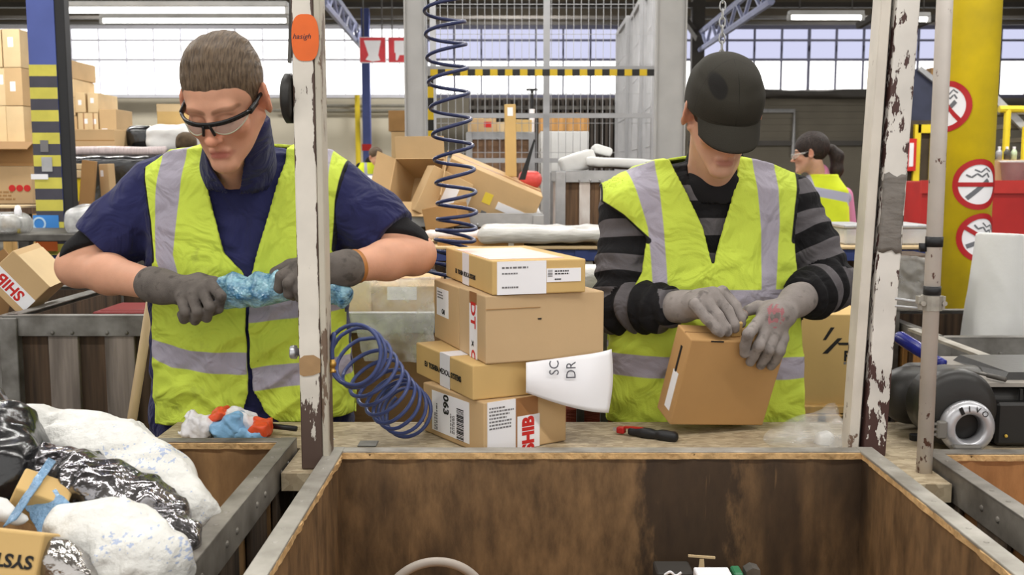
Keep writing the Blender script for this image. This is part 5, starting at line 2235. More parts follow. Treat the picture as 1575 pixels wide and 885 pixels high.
    solid('trousers', t, .006, NAVY_D, root, local=loc)
    for sg in (-1, 1):
        bt = Field()
        bt.chain([V(cx + sg * .1, cy + .03, .06), V(cx + sg * .12, cy - .16, .045)], [.056, .045], .02)
        bt.cone(V(cx + sg * .1, cy + .03, .06), V(cx + sg * .1, cy + .03, .14), .056, .056, .02)
        bt.box(V(cx, cy, -.1), V(.5, .5, .1), None, .0, 0, 's')
        solid('boot', bt, .006, BLACKCLOTH, root, local=loc)
    # hair
    hf = Field()
    a, b_ = hd.w((0, .02, .05)), None

    def hair(p):
        q = hd.loc(p)
        r = np.array((.0835, .104, .097))
        c = np.array((0, .019, .05))
        k = (q - c) / r
        n = np.sqrt((k * k).sum(1))
        k1 = np.sqrt((((q - c) / (r * r)) ** 2).sum(1)) + 1e-9
        d = n * (n - 1) / k1
        st = vnoise(q * np.array([1.0, .25, .3]), 260, 21) * .0030 + vnoise(q * np.array([1.0, .3, .4]), 110, 22) * .0035
        taper = np.interp(q[:, 2], [-.05, .03, .08], [.006, .0025, 0])
        d = d - st * np.interp(q[:, 2], [.04, .075, .11], [.05, .25, 1.2]) + taper
        hl = np.interp(q[:, 1], [-.12, -.085, -.068, -.05, -.034, -.02, -.002, .012, .03, .06, .12],
                       [.064, .062, .054, .040, .028, -.010, -.008, .03, -.02, -.05, -.055])
        hl = hl + vnoise(q * np.array([1, .2, .2]), 60, 25) * .003 + np.where(q[:, 1] < -.04, 6.0 * np.maximum(0, np.abs(q[:, 0]) - .03) ** 2 * 1.5, 0)
        return np.maximum(d, (hl - q[:, 2]) * .7) * hd.s
    c0 = hd.w((0, .02, .05))
    hf.raw(hair, c0 - .14, c0 + .14)
    solid('hair', hf, .0026, HAIR_L, root, local=loc)
    glasses(hd, root, loc)
    return root, dict(pl=pl, pr=pr)


def vest_two(name, base, T, pf, poly_back, bands, trims, mat, root, loc, seed=3, h=.0042, amp=.005, grow=.020, Yf=2.38, lo_z=.86, extra=None):
    pb = poly_sd(xz(poly_back, Yf + .1))
    bd = [poly_sd(xz(b, Yf)) for b in bands]
    tr = [line_sd(xz(t, Yf), .0075) for t in trims]

    def fold(p):
        q = p * np.array([1.0, 0.35, 1.0])
        z = p[:, 2]
        k = np.clip((1.42 - z) / .35, .25, 1)
        rot = np.array([[.8, 0, -.6], [0, 1, 0], [.6, 0, .8]])
        r1 = 1 - np.abs(vnoise((q @ rot) * np.array([1, 1, 2.6]), 16, seed + 5)) * 1.3
        r2 = 1 - np.abs(vnoise((q @ rot.T) * np.array([1, 1, 2.2]), 14, seed + 9)) * 1.3
        ridge = vnoise(q, 14, seed) * .9 + .8 * r1 + .6 * r2
        return (ridge - .7) * amp * k + (0 if extra is None else extra(p))

    def fn(p):
        b = base(p) - fold(p)
        d = np.maximum(b - grow - .0036, -(b - grow + .0036))
        front = p[:, 1] < np.interp(p[:, 2], T.z, T.cy)
        cut = np.where(front, -pf(p), -pb(p))
        return np.maximum(d, cut)
    f = Field()
    lo = np.array(base.lo) - .06
    hi = np.array(base.hi) + .06
    lo[2] = lo_z
    f.raw(fn, lo, hi)
    att = {'band': lambda X: np.max([g(X) for g in bd], 0), 'trim': lambda X: np.max([g(X) for g in tr], 0)}
    return solid(name, f, h, mat, root, att, relax=1, local=loc)


def glasses(hd, root, loc, FRM=None):
    FRM = FRM or FRAME_BLACK
    Mh = Matrix(((*[v * hd.s for v in hd.R[0]], hd.C[0] - loc[0]), (*[v * hd.s for v in hd.R[1]], hd.C[1] - loc[1]), (*[v * hd.s for v in hd.R[2]], hd.C[2] - loc[2]), (0, 0, 0, 1)))

    def pt(x, drop=0.0):
        # wraparound arc in front of the eyes
        t = x / .074
        return Vector((x, -.117 + .040 * t * t + .02 * t ** 4, .012 + drop))
    bm = NB()
    arc = [pt(-.074 + .148 * i / 24) for i in range(25)]
    tube(bm, arc, .0036, 8)
    for i in range(24):
        a, b = arc[i], arc[i + 1]
        bar(bm, a + Vector((0, 0, -.002)), b + Vector((0, 0, -.002)), .004, .008)
    tube(bm, [pt(-.006, -.002), pt(-.009, -.014), pt(-.012, -.026)], .0032, 6)
    tube(bm, [pt(.006, -.002), pt(.009, -.014), pt(.012, -.026)], .0032, 6)
    bar(bm, pt(-.010, -.004), pt(.010, -.004), .006, .012)
    bmesh.ops.transform(bm, matrix=Mh, verts=bm.verts)
    g = obj('safety_glasses', bm, FRM, root, True)
    for s in (-1, 1):
        bm = NB()
        tube(bm, catmull([(s * .074, -.057, .012), (s * .078, -.03, .014), (s * .0805, .0, .018), (s * .082, .02, .012), (s * .08, .034, -.01)], 6), [.0042] * 25, 8)
        bar(bm, (s * .074, -.06, .010), (s * .0785, -.02, .013), .004, .013)
        bmesh.ops.transform(bm, matrix=Mh, verts=bm.verts)
        obj('temple_arm', bm, FRM, g, True)
        bm = NB()
        cols = []
        for i in range(13):
            x = s * (.008 + .062 * i / 12)
            low = -.028 * math.sin(math.pi * min(1, (i + 1.2) / 13.5)) ** .55 - .002
            cols.append([bm.verts.new(pt(x, low * k / 5) + Vector((0, .004 * (k / 5) ** 2, 0))) for k in range(6)])
        for i in range(12):
            for k in range(5):
                bm.faces.new((cols[i][k], cols[i + 1][k], cols[i + 1][k + 1], cols[i][k + 1]))
        bot = [c[-1].co.copy() for c in cols]
        bmesh.ops.transform(bm, matrix=Mh, verts=bm.verts)
        ln = obj('lens', bm, LENS, g, True)
        sm = ln.modifiers.new('thickness', 'SOLIDIFY')
        sm.thickness = .0015
        bm = NB()
        tube(bm, bot, .0013, 6)
        bmesh.ops.transform(bm, matrix=Mh, verts=bm.verts)
        obj('lens_rim', bm, LENSRIM, g, True)


# ------------------------------------------------------------------ packer in the cap with the box between his hands
HB = {}


def held_box_frame():
    o, r = P(1030, 654, 2.20), P(1173, 655, 2.268)
    e1 = r - o
    w = e1.length
    e1.normalize()
    lo, hi = 1.7, 2.6
    for _ in range(60):                                   # depth of the upper left corner that keeps the box square
        m = (lo + hi) / 2
        if (P(1064, 523, m) - o).dot(e1) < 0:
            lo = m
        else:
            hi = m
    e2 = P(1064, 523, lo) - o
    h = e2.length
    e2.normalize()
    e3 = e1.cross(e2).normalized()                        # away from the camera
    if e3.y < 0:
        e3 = -e3
    print('held box', w, h, e1, e2, e3)
    HB.update(o=o, e1=e1, e2=e2, e3=e3, w=w, h=h, d=.075)
    return HB


def on_face(px, py, lift):
    """point on the held box's front face under a pixel, lifted towards the camera"""
    b = HB
    d = ray(px, py)
    n = b['e3']
    t = (b['o'] - n * lift - CAM).dot(n) / d.dot(n)
    return np.array(CAM + d * t)


def build_packer():
    held_box_frame()
    root = thing('person', 'person in black cap and striped sweater under a yellow vest opening a tall box', 'person', P(1085, 700, 2.5).xy.to_3d())
    loc = np.array(root.location)
    T = Torso([(262, 1000, 1178, 2.50, .085), (290, 968, 1212, 2.50, .112), (330, 952, 1222, 2.50, .124), (400, 956, 1220, 2.495, .126),
               (480, 953, 1220, 2.49, .128), (600, 952, 1222, 2.49, .126), (690, 952, 1222, 2.50, .122), (830, 960, 1210, 2.52, .112)])
    hd = Head(npP(1110, 181, 2.28), yaw=.10, pitch=.56, roll=.02, s=.91)
    neck = npP(1098, 268, 2.46)
    SL, SR = npP(968, 316, 2.50), npP(1212, 308, 2.50)
    EL, ER = npP(952, 474, 2.42), npP(1277, 436, 2.43)
    WL, WR = npP(1050, 472, 2.265), npP(1226, 462, 2.262)
    base = upper_base(T, neck, (SL, SR), .06)
    pl = npP(1083, 467, 2.222)
    fl = [[npP(1111, 449, 2.235), npP(1131, 471, 2.216), npP(1139, 489, 2.205), npP(1140, 498, 2.205)],
          [npP(1097, 451, 2.215), npP(1119, 478, 2.196), npP(1129, 499, 2.185), npP(1130, 506, 2.188)],
          [npP(1082, 457, 2.197), npP(1104, 486, 2.178), npP(1116, 505, 2.170), npP(1119, 511, 2.173)],
          [npP(1068, 468, 2.185), npP(1087, 490, 2.168), npP(1102, 507, 2.162), npP(1108, 512, 2.165)]]
    tl = [npP(1100, 462, 2.25), npP(1122, 476, 2.245), npP(1142, 486, 2.235)]
    pr = npP(1193, 487, 2.215)
    q = on_face
    fr = [[npP(1166, 497, 2.195), q(1151, 514, .020), q(1146, 532, .0135), q(1145, 544, .012)],
          [npP(1178, 509, 2.19), q(1167, 532, .024), q(1159, 547, .0145), q(1154, 557, .012)],
          [npP(1191, 517, 2.192), q(1183, 538, .026), q(1176, 552, .0150), q(1170, 562, .012)],
          [npP(1204, 520, 2.205), q(1199, 540, .026), q(1192, 554, .0150), q(1186, 563, .012)]]
    tr_ = [npP(1184, 474, 2.235), npP(1166, 473, 2.245), npP(1150, 478, 2.245)]
    f = Field()
    T.add(f, -.004, .02)
    for S in (SL, SR):
        f.cone(neck + V(0, .01, -.06), S, .066, .055, .035)
    f.cone(neck + V(0, .02, -.05), hd.w((0, .03, -.03)), .062, .055, .025)
    f.cone(neck + V(0, -.05, -.05), hd.w((0, -.02, -.08)), .028, .028, .03)
    hd.build(f, .93)
    for S, E, Wr in ((SL, EL, WL), (SR, ER, WR)):
        f.cone(S, E, .05, .042, .03)
        f.chain([E, E * .62 + Wr * .38, Wr], [.041, .041, .030], .02)
    hand_field(f, WL, pl, fl, tl, .88)
    hand_field(f, WR, pr, fr, tr_, .88)
    legs(f, T.z[0] + .02, T.cx[0], T.cy[0] + .02)
    solid('body', f, .0032, SKIN_R, root, {'lips': hd.lips, 'brows': hd.brows, 'flush': hd.flush}, local=loc)
    g = Field()
    g.chain([EL * .28 + WL * .72, WL], [.036, .034], .01)
    hand_field(g, WL, pl, fl, tl, 1.0)
    solid('glove', g, .0025, GLOVE_R, root, {'print': lambda X: np.full(len(X), -1.0)}, local=loc)
    g = Field()
    g.chain([ER * .28 + WR * .72, WR], [.037, .036], .01)
    hand_field(g, WR, pr, fr, tr_, 1.0)
    pc = npP(1193, 484, 2.18)
    solid('glove', g, .0025, GLOVE_R, root, {'print': lambda X: np.where(np.linalg.norm((X - pc) * np.array([1.1, .8, .8]), axis=1) < .024, vnoise(X, 300, 8) - .1, -1)}, local=loc)
    # striped sweater
    s = Field()
    s.raw(lambda p: base(p) - .008, base.lo - .03, base.hi + .03, 0)
    wrink = []
    for S, E, Wr in ((SL, EL, WL), (SR, ER, WR)):
        s.chain([S, S * .45 + E * .55, E], [.066, .062, .060], .02)
        s.chain([E, E * .45 + Wr * .55, E * .16 + Wr * .84], [.060, .054, .046], .02)
    for S, E, Wr in ((SL, EL, WL), (SR, ER, WR)):
        d = (Wr - E) / np.linalg.norm(Wr - E)
        hem = E * .14 + Wr * .86
        s.raw(lambda p, d=d, hem=hem: np.where(np.linalg.norm(p - hem, axis=1) < .11, -((p - hem) @ d), 1.0), hem - .11, hem + .11, 0, 's')
    s.cone(neck + V(0, .0, -.035), hd.w((0, .02, -.1)), .060, .056, .006, 's')

    def armco(p):
        best = np.full(len(p), 1e9)
        co = np.zeros(len(p))
        for S, E, Wr in ((SL, EL, WL), (SR, ER, WR)):
            L1 = np.linalg.norm(E - S)
            L2 = np.linalg.norm(Wr - E)
            for A, B, l0, L in ((S, E, 0, L1), (E, Wr, L1, L2)):
                e = B - A
                t = np.clip(((p - A) @ e) / (e @ e), -.4 if l0 == 0 else 0, 1)
                dd = np.linalg.norm(p - A - t[:, None] * e, axis=1) - (.0 if t.min() >= 0 else 0)
                m = dd < best
                best = np.where(m, dd, best)
                co = np.where(m, l0 + t * L, co)
        inside = poly_sd(xz([(1000, 240), (985, 330), (1000, 420), (1010, 700), (1190, 700), (1200, 420), (1195, 330), (1180, 240)], 2.4))(p)
        return best, co, inside

    def stripe(X):
        best, co, inside = armco(X)
        z = X[:, 2] + vnoise(X, 18, 5) * .004
        zc = P(1090, 297, 2.38).z
        tor = np.cos((z - zc) / .078 * 2 * np.pi) - .05
        tor = np.where(X[:, 2] > P(1090, 284, 2.38).z, -1, tor)
        arm = np.cos((co + vnoise(X, 22, 6) * .008 - .075) / .082 * 2 * np.pi) - .02
        LA = np.linalg.norm(EL - SL) + np.linalg.norm(WL - EL)
        arm = np.where(co > LA * .80, -1, arm)
        return np.where((inside > 0) | (best > .115), tor, arm)

    def wr_(p):
        best, co, inside = armco(p)
        a = np.interp(co, [.0, .15, .24, .36, .46], [.002, .004, .008, .007, .003])
        return np.where(best < .1, a * (np.sin(co * 150 + vnoise(p, 20, 3) * 3.0) * .7 + vnoise(p, 45, 7) * .6), vnoise(p, 30, 9) * .002)
    s2 = Field()
    s2.raw(lambda p: s(p) - wr_(p), s.lo - .03, s.hi + .03)
    sw = solid('sweater', s2, .004, STRIPED, root, {'stripe': stripe, 'seamline': lambda X: np.full(len(X), -1.0)}, local=loc, lo=np.array([s.lo[0] - .02, s.lo[1] - .02, .80]))
    cf = Field()
    cf.cone(neck + V(0, -.030, -.036), neck + V(0, -.008, .022), .086, .070, 0)
    cf.cone(neck + V(0, -.030, -.070), neck + V(0, -.008, .060), .078, .058, 0, 's')
    solid('collar', cf, .0034, BLACKCLOTH, sw, local=loc)
    # vest
    front = [(1030, 240), (980, 256), (928, 284), (926, 312), (958, 332), (994, 366), (986, 420), (960, 470), (940, 520), (934, 560), (936, 655), (1080, 658), (1236, 655), (1236, 520),
             (1226, 440), (1222, 370), (1228, 320), (1238, 268), (1190, 250), (1136, 238), (1132, 262), (1119, 310), (1095, 392), (1093, 408), (1089, 400),
             (1078, 350), (1048, 282)]
    pf = poly_sd(xz(front, 2.38))
    back = [(1040, 240), (926, 288), (990, 366), (940, 520), (936, 655), (1236, 655), (1226, 440), (1238, 268), (1130, 236)]
    bands = [[(970, 262), (1010, 246), (1019, 350), (1022, 398), (1024, 445), (1002, 445), (1000, 398), (996, 350)],
             [(1158, 236), (1196, 244), (1196, 352), (1193, 380), (1186, 460), (1164, 460), (1166, 380), (1166, 352)],
             [(1010, 443), (1240, 443), (1240, 471), (1010, 471)],
             [(930, 544), (1240, 548), (1240, 580), (930, 578)]]
    trims = [[(1238, 264), (1227, 320), (1221, 370)], [(926, 284), (924, 312), (957, 334), (996, 370)]]

    def flare(p):
        c = npP(945, 305, 2.42)
        return .028 * np.exp(-(((p - c) / np.array([.05, .12, .05])) ** 2).sum(1))
    vest_two('safety_vest', base, T, pf, back, bands, trims, VEST_R, root, loc, seed=14, amp=.011, extra=flare)
    t = Field()
    cx, cy = T.cx[0], T.cy[0] + .02
    t.raw(lambda p: np.maximum(T.fn(.010)(p), p[:, 2] - .99), V(T.cx[0] - .3, 2.3, T.z[0]), V(T.cx[0] + .3, 2.75, .99), .02)
    for sg in (-1, 1):
        t.chain([V(cx + sg * .085, cy, T.z[0] + .04), V(cx + sg * .1, cy - .01, .5), V(cx + sg * .1, cy + .02, .08)], [.1, .078, .073], .03)
    solid('trousers', t, .006, BLACKCLOTH, root, local=loc)
    for sg in (-1, 1):
        bt = Field()
        bt.chain([V(cx + sg * .1, cy + .03, .06), V(cx + sg * .12, cy - .16, .045)], [.056, .045], .02)
        bt.cone(V(cx + sg * .1, cy + .03, .06), V(cx + sg * .1, cy + .03, .14), .056, .056, .02)
        bt.box(V(cx, cy, -.1), V(.5, .5, .1), None, .0, 0, 's')
        solid('boot', bt, .006, BLACKCLOTH, root, local=loc)
    # hair below the cap
    hf = Field()

    def hair(p):
        qq = hd.loc(p)
        r = np.array((.081, .102, .092))
        c = np.array((0, .019, .045))
        k = (qq - c) / r
        n = np.sqrt((k * k).sum(1))
        k1 = np.sqrt((((qq - c) / (r * r)) ** 2).sum(1)) + 1e-9
        d = n * (n - 1) / k1 + vnoise(qq * np.array([1, 1, .3]), 200, 3) * .002
        hl = np.interp(qq[:, 1], [-.12, -.06, -.04, -.02, 0, .012, .03, .06, .12], [.08, .05, .03, -.012, -.01, .03, -.03, -.06, -.065])
        return np.maximum(d, (hl - qq[:, 2]) * .7) * hd.s
    c0 = hd.w((0, .02, .045))
    hf.raw(hair, c0 - .14, c0 + .14)
    solid('hair', hf, .003, HAIR_R, root, local=loc)
    # cap
    cp = Field()
    CR = np.array((.0905, .116, .104))
    CC = np.array((0, .012, .046))

    def cap(p):
        qq = hd.loc(p)
        k = (qq - CC) / CR
        n = (np.abs(k[:, 0]) ** 2.3 + np.abs(k[:, 1]) ** 2.1 + np.abs(k[:, 2]) ** 2.3) ** (1 / 2.2)
        k1 = np.sqrt((((qq - CC) / (CR * CR)) ** 2).sum(1)) + 1e-9
        d = np.sqrt((k * k).sum(1)) * (n - 1) / k1
        # a soft dent and a crease across the crown
        d = d + .0022 * np.exp(-((qq[:, 2] - .105) / .012) ** 2) + vnoise(qq, 40, 8) * .0012
        hl = np.interp(qq[:, 1], [-.12, -.05, .0, .12], [.024, .024, .022, .0])
        return np.maximum(np.maximum(d, -(d + .006)), hl - qq[:, 2]) * hd.s
    cp.raw(cap, c0 - .15, c0 + .15)

    def patch(X):
        qq = hd.loc(X)
        return np.where(qq[:, 1] < 0, .019 - np.sqrt((qq[:, 0] + .045) ** 2 + ((qq[:, 2] - .112) * .9) ** 2 + 0 * qq[:, 1]), -.1)

    def stitch(X):
        qq = hd.loc(X)
        a = np.arctan2(qq[:, 0], -(qq[:, 1] - .01))
        rr = np.hypot(qq[:, 0], qq[:, 1] - .01)
        dd = np.min([np.abs(a - s) for s in (-1.05, .0, 1.05)], 0) * rr
        return .0009 - np.minimum(dd, np.abs(qq[:, 2] - .038))
    co = solid('cap', cp, .0028, CAPCLOTH, root, {'patch': patch, 'stitch': stitch}, local=loc)
    nx, ny = 26, 10
    X = []
    for side in (0, 1):
        for i in range(nx + 1):
            u = -1 + 2 * i / nx
            for j in range(ny + 1):
                v = j / ny
                a = u * 1.02
                bx, by = .0895 * math.sin(a), -.1145 * math.cos(a) + .012
                out = .064 * (1 - .42 * abs(u) ** 3.2) * v
                drop = math.radians(36 + 10 * (1 - abs(u)) * v)
                x = bx * (1 - .02 * v)
                y = by - out * math.cos(drop)
                z = .036 - out * math.sin(drop) - .016 * u * u * v - .0 * u * u
                X.append(hd.w((x, y, z - side * .0035)) - loc)
    X = np.array(X)
    Q = []
    N1 = (nx + 1) * (ny + 1)
    ix = lambda i, j, s: s * N1 + i * (ny + 1) + j
    for i in range(nx):
        for j in range(ny):
            Q.append((ix(i, j, 0), ix(i, j + 1, 0), ix(i + 1, j + 1, 0), ix(i + 1, j, 0)))
            Q.append((ix(i, j, 1), ix(i + 1, j, 1), ix(i + 1, j + 1, 1), ix(i, j + 1, 1)))
    for i in range(nx):
        Q.append((ix(i, ny, 0), ix(i, ny, 1), ix(i + 1, ny, 1), ix(i + 1, ny, 0)))
        Q.append((ix(i, 0, 1), ix(i, 0, 0), ix(i + 1, 0, 0), ix(i + 1, 0, 1)))
    for j in range(ny):
        Q.append((ix(0, j, 1), ix(0, j + 1, 1), ix(0, j + 1, 0), ix(0, j, 0)))
        Q.append((ix(nx, j, 0), ix(nx, j + 1, 0), ix(nx, j + 1, 1), ix(nx, j, 1)))
    mesh_from('brim', X, np.array(Q), {'patch': np.full(len(X), -1.0), 'stitch': np.full(len(X), -1.0)}, CAPCLOTH, co)
    return root


build_man()
build_packer()


# ------------------------------------------------------------------ foreground: crates, bench, posts
def project(p):
    p = Vector(p) - CAM
    f = Vector((0, math.cos(PITCH), -math.sin(PITCH)))
    u = Vector((0, math.sin(PITCH), math.cos(PITCH)))
    dd = p.dot(f)
    return W / 2 + F * p.x / dd, H / 2 - F * p.dot(u) / dd


PLY = bpy.data.materials.new('stained_plywood')
_nt, _N, _L, _b = nodes(PLY)


def ply_nodes(nt, N, L, b, c_lo, c_hi, stain, stain_lo, band=None):
    tc = N.new('ShaderNodeTexCoord')
    mp = N.new('ShaderNodeMapping')
    mp.inputs['Scale'].default_value = (1, 1, .35)
    L.new(tc.outputs['Object'], mp.inputs[0])
    n1 = N.new('ShaderNodeTexNoise')
    n1.inputs['Scale'].default_value = 26
    n1.inputs['Detail'].default_value = 8
    n1.inputs['Roughness'].default_value = .65
    L.new(mp.outputs[0], n1.inputs['Vector'])
    r1 = N.new('ShaderNodeValToRGB')
    r1.color_ramp.elements[0].position = .3
    r1.color_ramp.elements[1].position = .72
    r1.color_ramp.elements[0].color = (*c_lo, 1)
    r1.color_ramp.elements[1].color = (*c_hi, 1)
    L.new(n1.outputs['Fac'], r1.inputs['Fac'])
    mp2 = N.new('ShaderNodeMapping')
    mp2.inputs['Scale'].default_value = (1.2, 1.2, .3)
    mp2.inputs['Location'].default_value = (.37, .2, .1)
    L.new(tc.outputs['Object'], mp2.inputs[0])
    n2 = N.new('ShaderNodeTexNoise')
    n2.inputs['Scale'].default_value = 4.2
    n2.inputs['Detail'].default_value = 5
    L.new(mp2.outputs[0], n2.inputs['Vector'])
    mr = N.new('ShaderNodeMapRange')
    mr.inputs['From Min'].default_value = stain_lo
    mr.inputs['From Max'].default_value = stain_lo + .14
    mr.inputs['To Max'].default_value = .8
    L.new(n2.outputs['Fac'], mr.inputs['Value'])
    fac = mr.outputs[0]
    if band is not None:                                     # an old dark spill with ragged sides
        sx = N.new('ShaderNodeSeparateXYZ')
        L.new(tc.outputs['Object'], sx.inputs[0])

        def mt(op, a, c):
            q = N.new('ShaderNodeMath')
            q.operation = op
            for i, v in enumerate((a, c)):
                if isinstance(v, (int, float)):
                    q.inputs[i].default_value = v
                else:
                    L.new(v, q.inputs[i])
            return q.outputs[0]
        dd = mt('ABSOLUTE', mt('SUBTRACT', sx.outputs['X'], band[0]), 0.0)
        dd = mt('ADD', dd, mt('MULTIPLY', mt('SUBTRACT', n1.outputs['Fac'], .5), .16))
        e = N.new('ShaderNodeMapRange')
        e.inputs['From Min'].default_value = band[1]
        e.inputs['From Max'].default_value = band[1] - .035
        e.inputs['To Max'].default_value = .85
        L.new(dd, e.inputs['Value'])
        fac = mt('MAXIMUM', fac, e.outputs[0])
    mx = N.new('ShaderNodeMix')
    mx.data_type = 'RGBA'
    L.new(fac, mx.inputs['Factor'])
    L.new(r1.outputs[0], mx.inputs[6])
    mx.inputs[7].default_value = (*stain, 1)
    # bright scratches
    mp3 = N.new('ShaderNodeMapping')
    mp3.inputs['Scale'].default_value = (14, 14, .7)
    L.new(tc.outputs['Object'], mp3.inputs[0])
    n3 = N.new('ShaderNodeTexNoise')
    n3.inputs['Scale'].default_value = 9
    n3.inputs['Detail'].default_value = 3
    L.new(mp3.outputs[0], n3.inputs['Vector'])
    mr3 = N.new('ShaderNodeMapRange')
    mr3.inputs['From Min'].default_value = .69
    mr3.inputs['From Max'].default_value = .76
    mr3.inputs['To Max'].default_value = .5
    L.new(n3.outputs['Fac'], mr3.inputs['Value'])
    mx3 = N.new('ShaderNodeMix')
    mx3.data_type = 'RGBA'
    L.new(mr3.outputs[0], mx3.inputs['Factor'])
    L.new(mx.outputs[2], mx3.inputs[6])
    mx3.inputs[7].default_value = (*c_hi, 1)
    L.new(mx3.outputs[2], b.inputs['Base Color'])
    b.inputs['Roughness'].default_value = .6
    bp = N.new('ShaderNodeBump')
    bp.inputs['Strength'].default_value = .3
    bp.inputs['Distance'].default_value = .006
    L.new(n1.outputs['Fac'], bp.inputs['Height'])
    L.new(bp.outputs[0], b.inputs['Normal'])


ply_nodes(_nt, _N, _L, _b, C255(78, 59, 39), C255(146, 114, 78), C255(52, 40, 30), .57, (.18, .115))
PLY2 = bpy.data.materials.new('worn_plywood')
ply_nodes(*nodes(PLY2)[:3], nodes(PLY2)[3], C255(140, 106, 70), C255(192, 152, 104), C255(104, 78, 52), .6)
PLY3 = bpy.data.materials.new('orange_plywood')
ply_nodes(*nodes(PLY3)[:3], nodes(PLY3)[3], C255(150, 104, 62), C255(184, 132, 82), C255(110, 76, 48), .62)
SPLINTER = M('splintered_edge', C255(204, 168, 118), .8, var=.25, vscale=40, stretch=(1, 1, 1), bump=.6, bscale=60)
RAIL = M('scuffed_steel_rail', C255(172, 168, 160), .5, metal=.25, var=.22, vscale=11, bump=.1, bscale=40, var2=C255(126, 121, 112), detail=8)
RAIL_D = M('grimy_steel_rail', C255(136, 131, 123), .5, metal=.25, var=.25, vscale=11, bump=.1, bscale=40, var2=C255(84, 78, 71), detail=8)
CRUST = M('grimy_planks', C255(92, 78, 64), .8, var=.3, vscale=6, stretch=(7, 7, .5), bump=.2, var2=C255(54, 45, 38))


def wavy_strip(bm, p0, p1, wid, thick, amp, n=70, seed=1, side=(1, 0, 0)):
    """ragged splintered edge of the board under a rail"""
    p0, p1 = Vector(p0), Vector(p1)
    side = Vector(side)
    rows = []
    for i in range(n + 1):
        p = p0.lerp(p1, i / n)
        a = amp * (mnoise.noise(Vector((i * .31, seed, 0))) + .6 * mnoise.noise(Vector((i * .9, seed, 3))))
        rows.append([bm.verts.new(p), bm.verts.new(p + side * (wid + a)), bm.verts.new(p + side * (wid + a * .6) + Vector((0, 0, -thick))), bm.verts.new(p + Vector((0, 0, -thick)))])
    for i in range(n):
        for k in range(4):
            bm.faces.new((rows[i][k], rows[i][(k + 1) % 4], rows[i + 1][(k + 1) % 4], rows[i + 1][k]))
    bm.faces.new(rows[0][::-1])
    bm.faces.new(rows[-1])


def transport_crate(label, x0, x1, y0, y1, z1, ply, rail=RAIL, z0=.14, rails_wide=.03):
    ox, oy = (x0 + x1) / 2, (y0 + y1) / 2
    o = thing('transport_crate', label, 'crate', (ox, oy, 0))
    x0, x1, y0, y1 = x0 - ox, x1 - ox, y0 - oy, y1 - oy
    t = .012
    off = .014
    for nm, b in (('back_panel', (x0 + off, x1 - off, y1 - off - t, y1 - off)), ('front_panel', (x0 + off, x1 - off, y0 + off, y0 + off + t)),
                  ('side_panel', (x0 + off, x0 + off + t, y0 + off + t, y1 - off - t)), ('side_panel', (x1 - off - t, x1 - off, y0 + off + t, y1 - off - t))):
        bm = NB()
        box(bm, *b, z0, z1 - .004, .001)
        obj(nm, bm, ply, o)
    bm = NB()
    box(bm, x0 + off, x1 - off, y0 + off, y1 - off, z0 - .02, z0 - .001)
    obj('floor_panel', bm, ply, o)
    # splintered board edges showing beside the rails
    e = off + t
    for a, b, sd in (((x0 + e, y0 + e, z1 - .002), (x0 + e, y1 - e, z1 - .002), (1, 0, 0)), ((x1 - e, y0 + e, z1 - .002), (x1 - e, y1 - e, z1 - .002), (-1, 0, 0)),
                     ((x0 + e, y1 - e, z1 - .002), (x1 - e, y1 - e, z1 - .002), (0, -1, 0))):
        bm = NB()
        wavy_strip(bm, a, b, .004, .012, .006, 90, a[0], sd)
        obj('splintered_edge', bm, SPLINTER, o)
    # outside uprights and angle rails
    L = y1 - y0
    n = 6
    for sx in (-1, 1):
        xe = x0 if sx < 0 else x1
        bm = NB()
        for i in range(n):
            y = y0 + .02 + (L - .04) * (i + .5) / n
            box(bm, *sorted((xe, xe - sx * .011)), y - .055, y + .055, z0 - .02, z1 - .058, .002)
        obj('upright_slats', bm, CRUST, o)
        bm = NB()
        box(bm, *sorted((xe + sx * .004, xe)), y0 - .004, y1 + .004, z1 - .06, z1 + .002, .001)
        box(bm, *sorted((xe + sx * .004, xe - sx * rails_wide)), y0 - .004, y1 + .004, z1 - .0035, z1 + .002, .001)
        for i in range(n):
            for q in (-.03, .03):
                y = y0 + .02 + (L - .04) * (i + .5) / n + q
                r = bmesh.ops.create_uvsphere(bm, u_segments=10, v_segments=6, radius=.006)
                bmesh.ops.transform(bm, matrix=Matrix.Translation((xe + sx * .004, y, z1 - .03)) @ Matrix.Diagonal((.6, 1, 1, 1)), verts=r['verts'])
                r = bmesh.ops.create_uvsphere(bm, u_segments=10, v_segments=6, radius=.0045)
                bmesh.ops.transform(bm, matrix=Matrix.Translation((xe - sx * .012, y, z1 + .002)) @ Matrix.Diagonal((1, 1, .35, 1)), verts=r['verts'])
        obj('top_rail', bm, rail, o)
    for sy in (-1, 1):
        ye = y0 if sy < 0 else y1
        bm = NB()
        n2 = 7
        for i in range(n2):
            x = x0 + .02 + (x1 - x0 - .04) * (i + .5) / n2
            box(bm, x - .05, x + .05, *sorted((ye, ye - sy * .011)), z0 - .02, z1 - .058, .002)
        obj('upright_slats', bm, CRUST, o)
        bm = NB()
        box(bm, x0, x1, *sorted((ye + sy * .004, ye)), z1 - .06, z1 + .001, .001)
        box(bm, x0 + .001, x1 - .001, *sorted((ye + sy * .004, ye - sy * (.014 + t))), z1 - .0035, z1 + .0012, .001)
        obj('top_rail', bm, rail, o)
    for sx in (x0, x1):
        for sy in (y0, y1):
            bm = NB()
            box(bm, sx - (.02 if sx > 0 else -.001), sx + (.02 if sx < 0 else -.001), sy - (.02 if sy > 0 else -.001), sy + (.02 if sy < 0 else -.001), 0, z1 - .06)
            obj('corner_post', bm, rail, o)
    return o


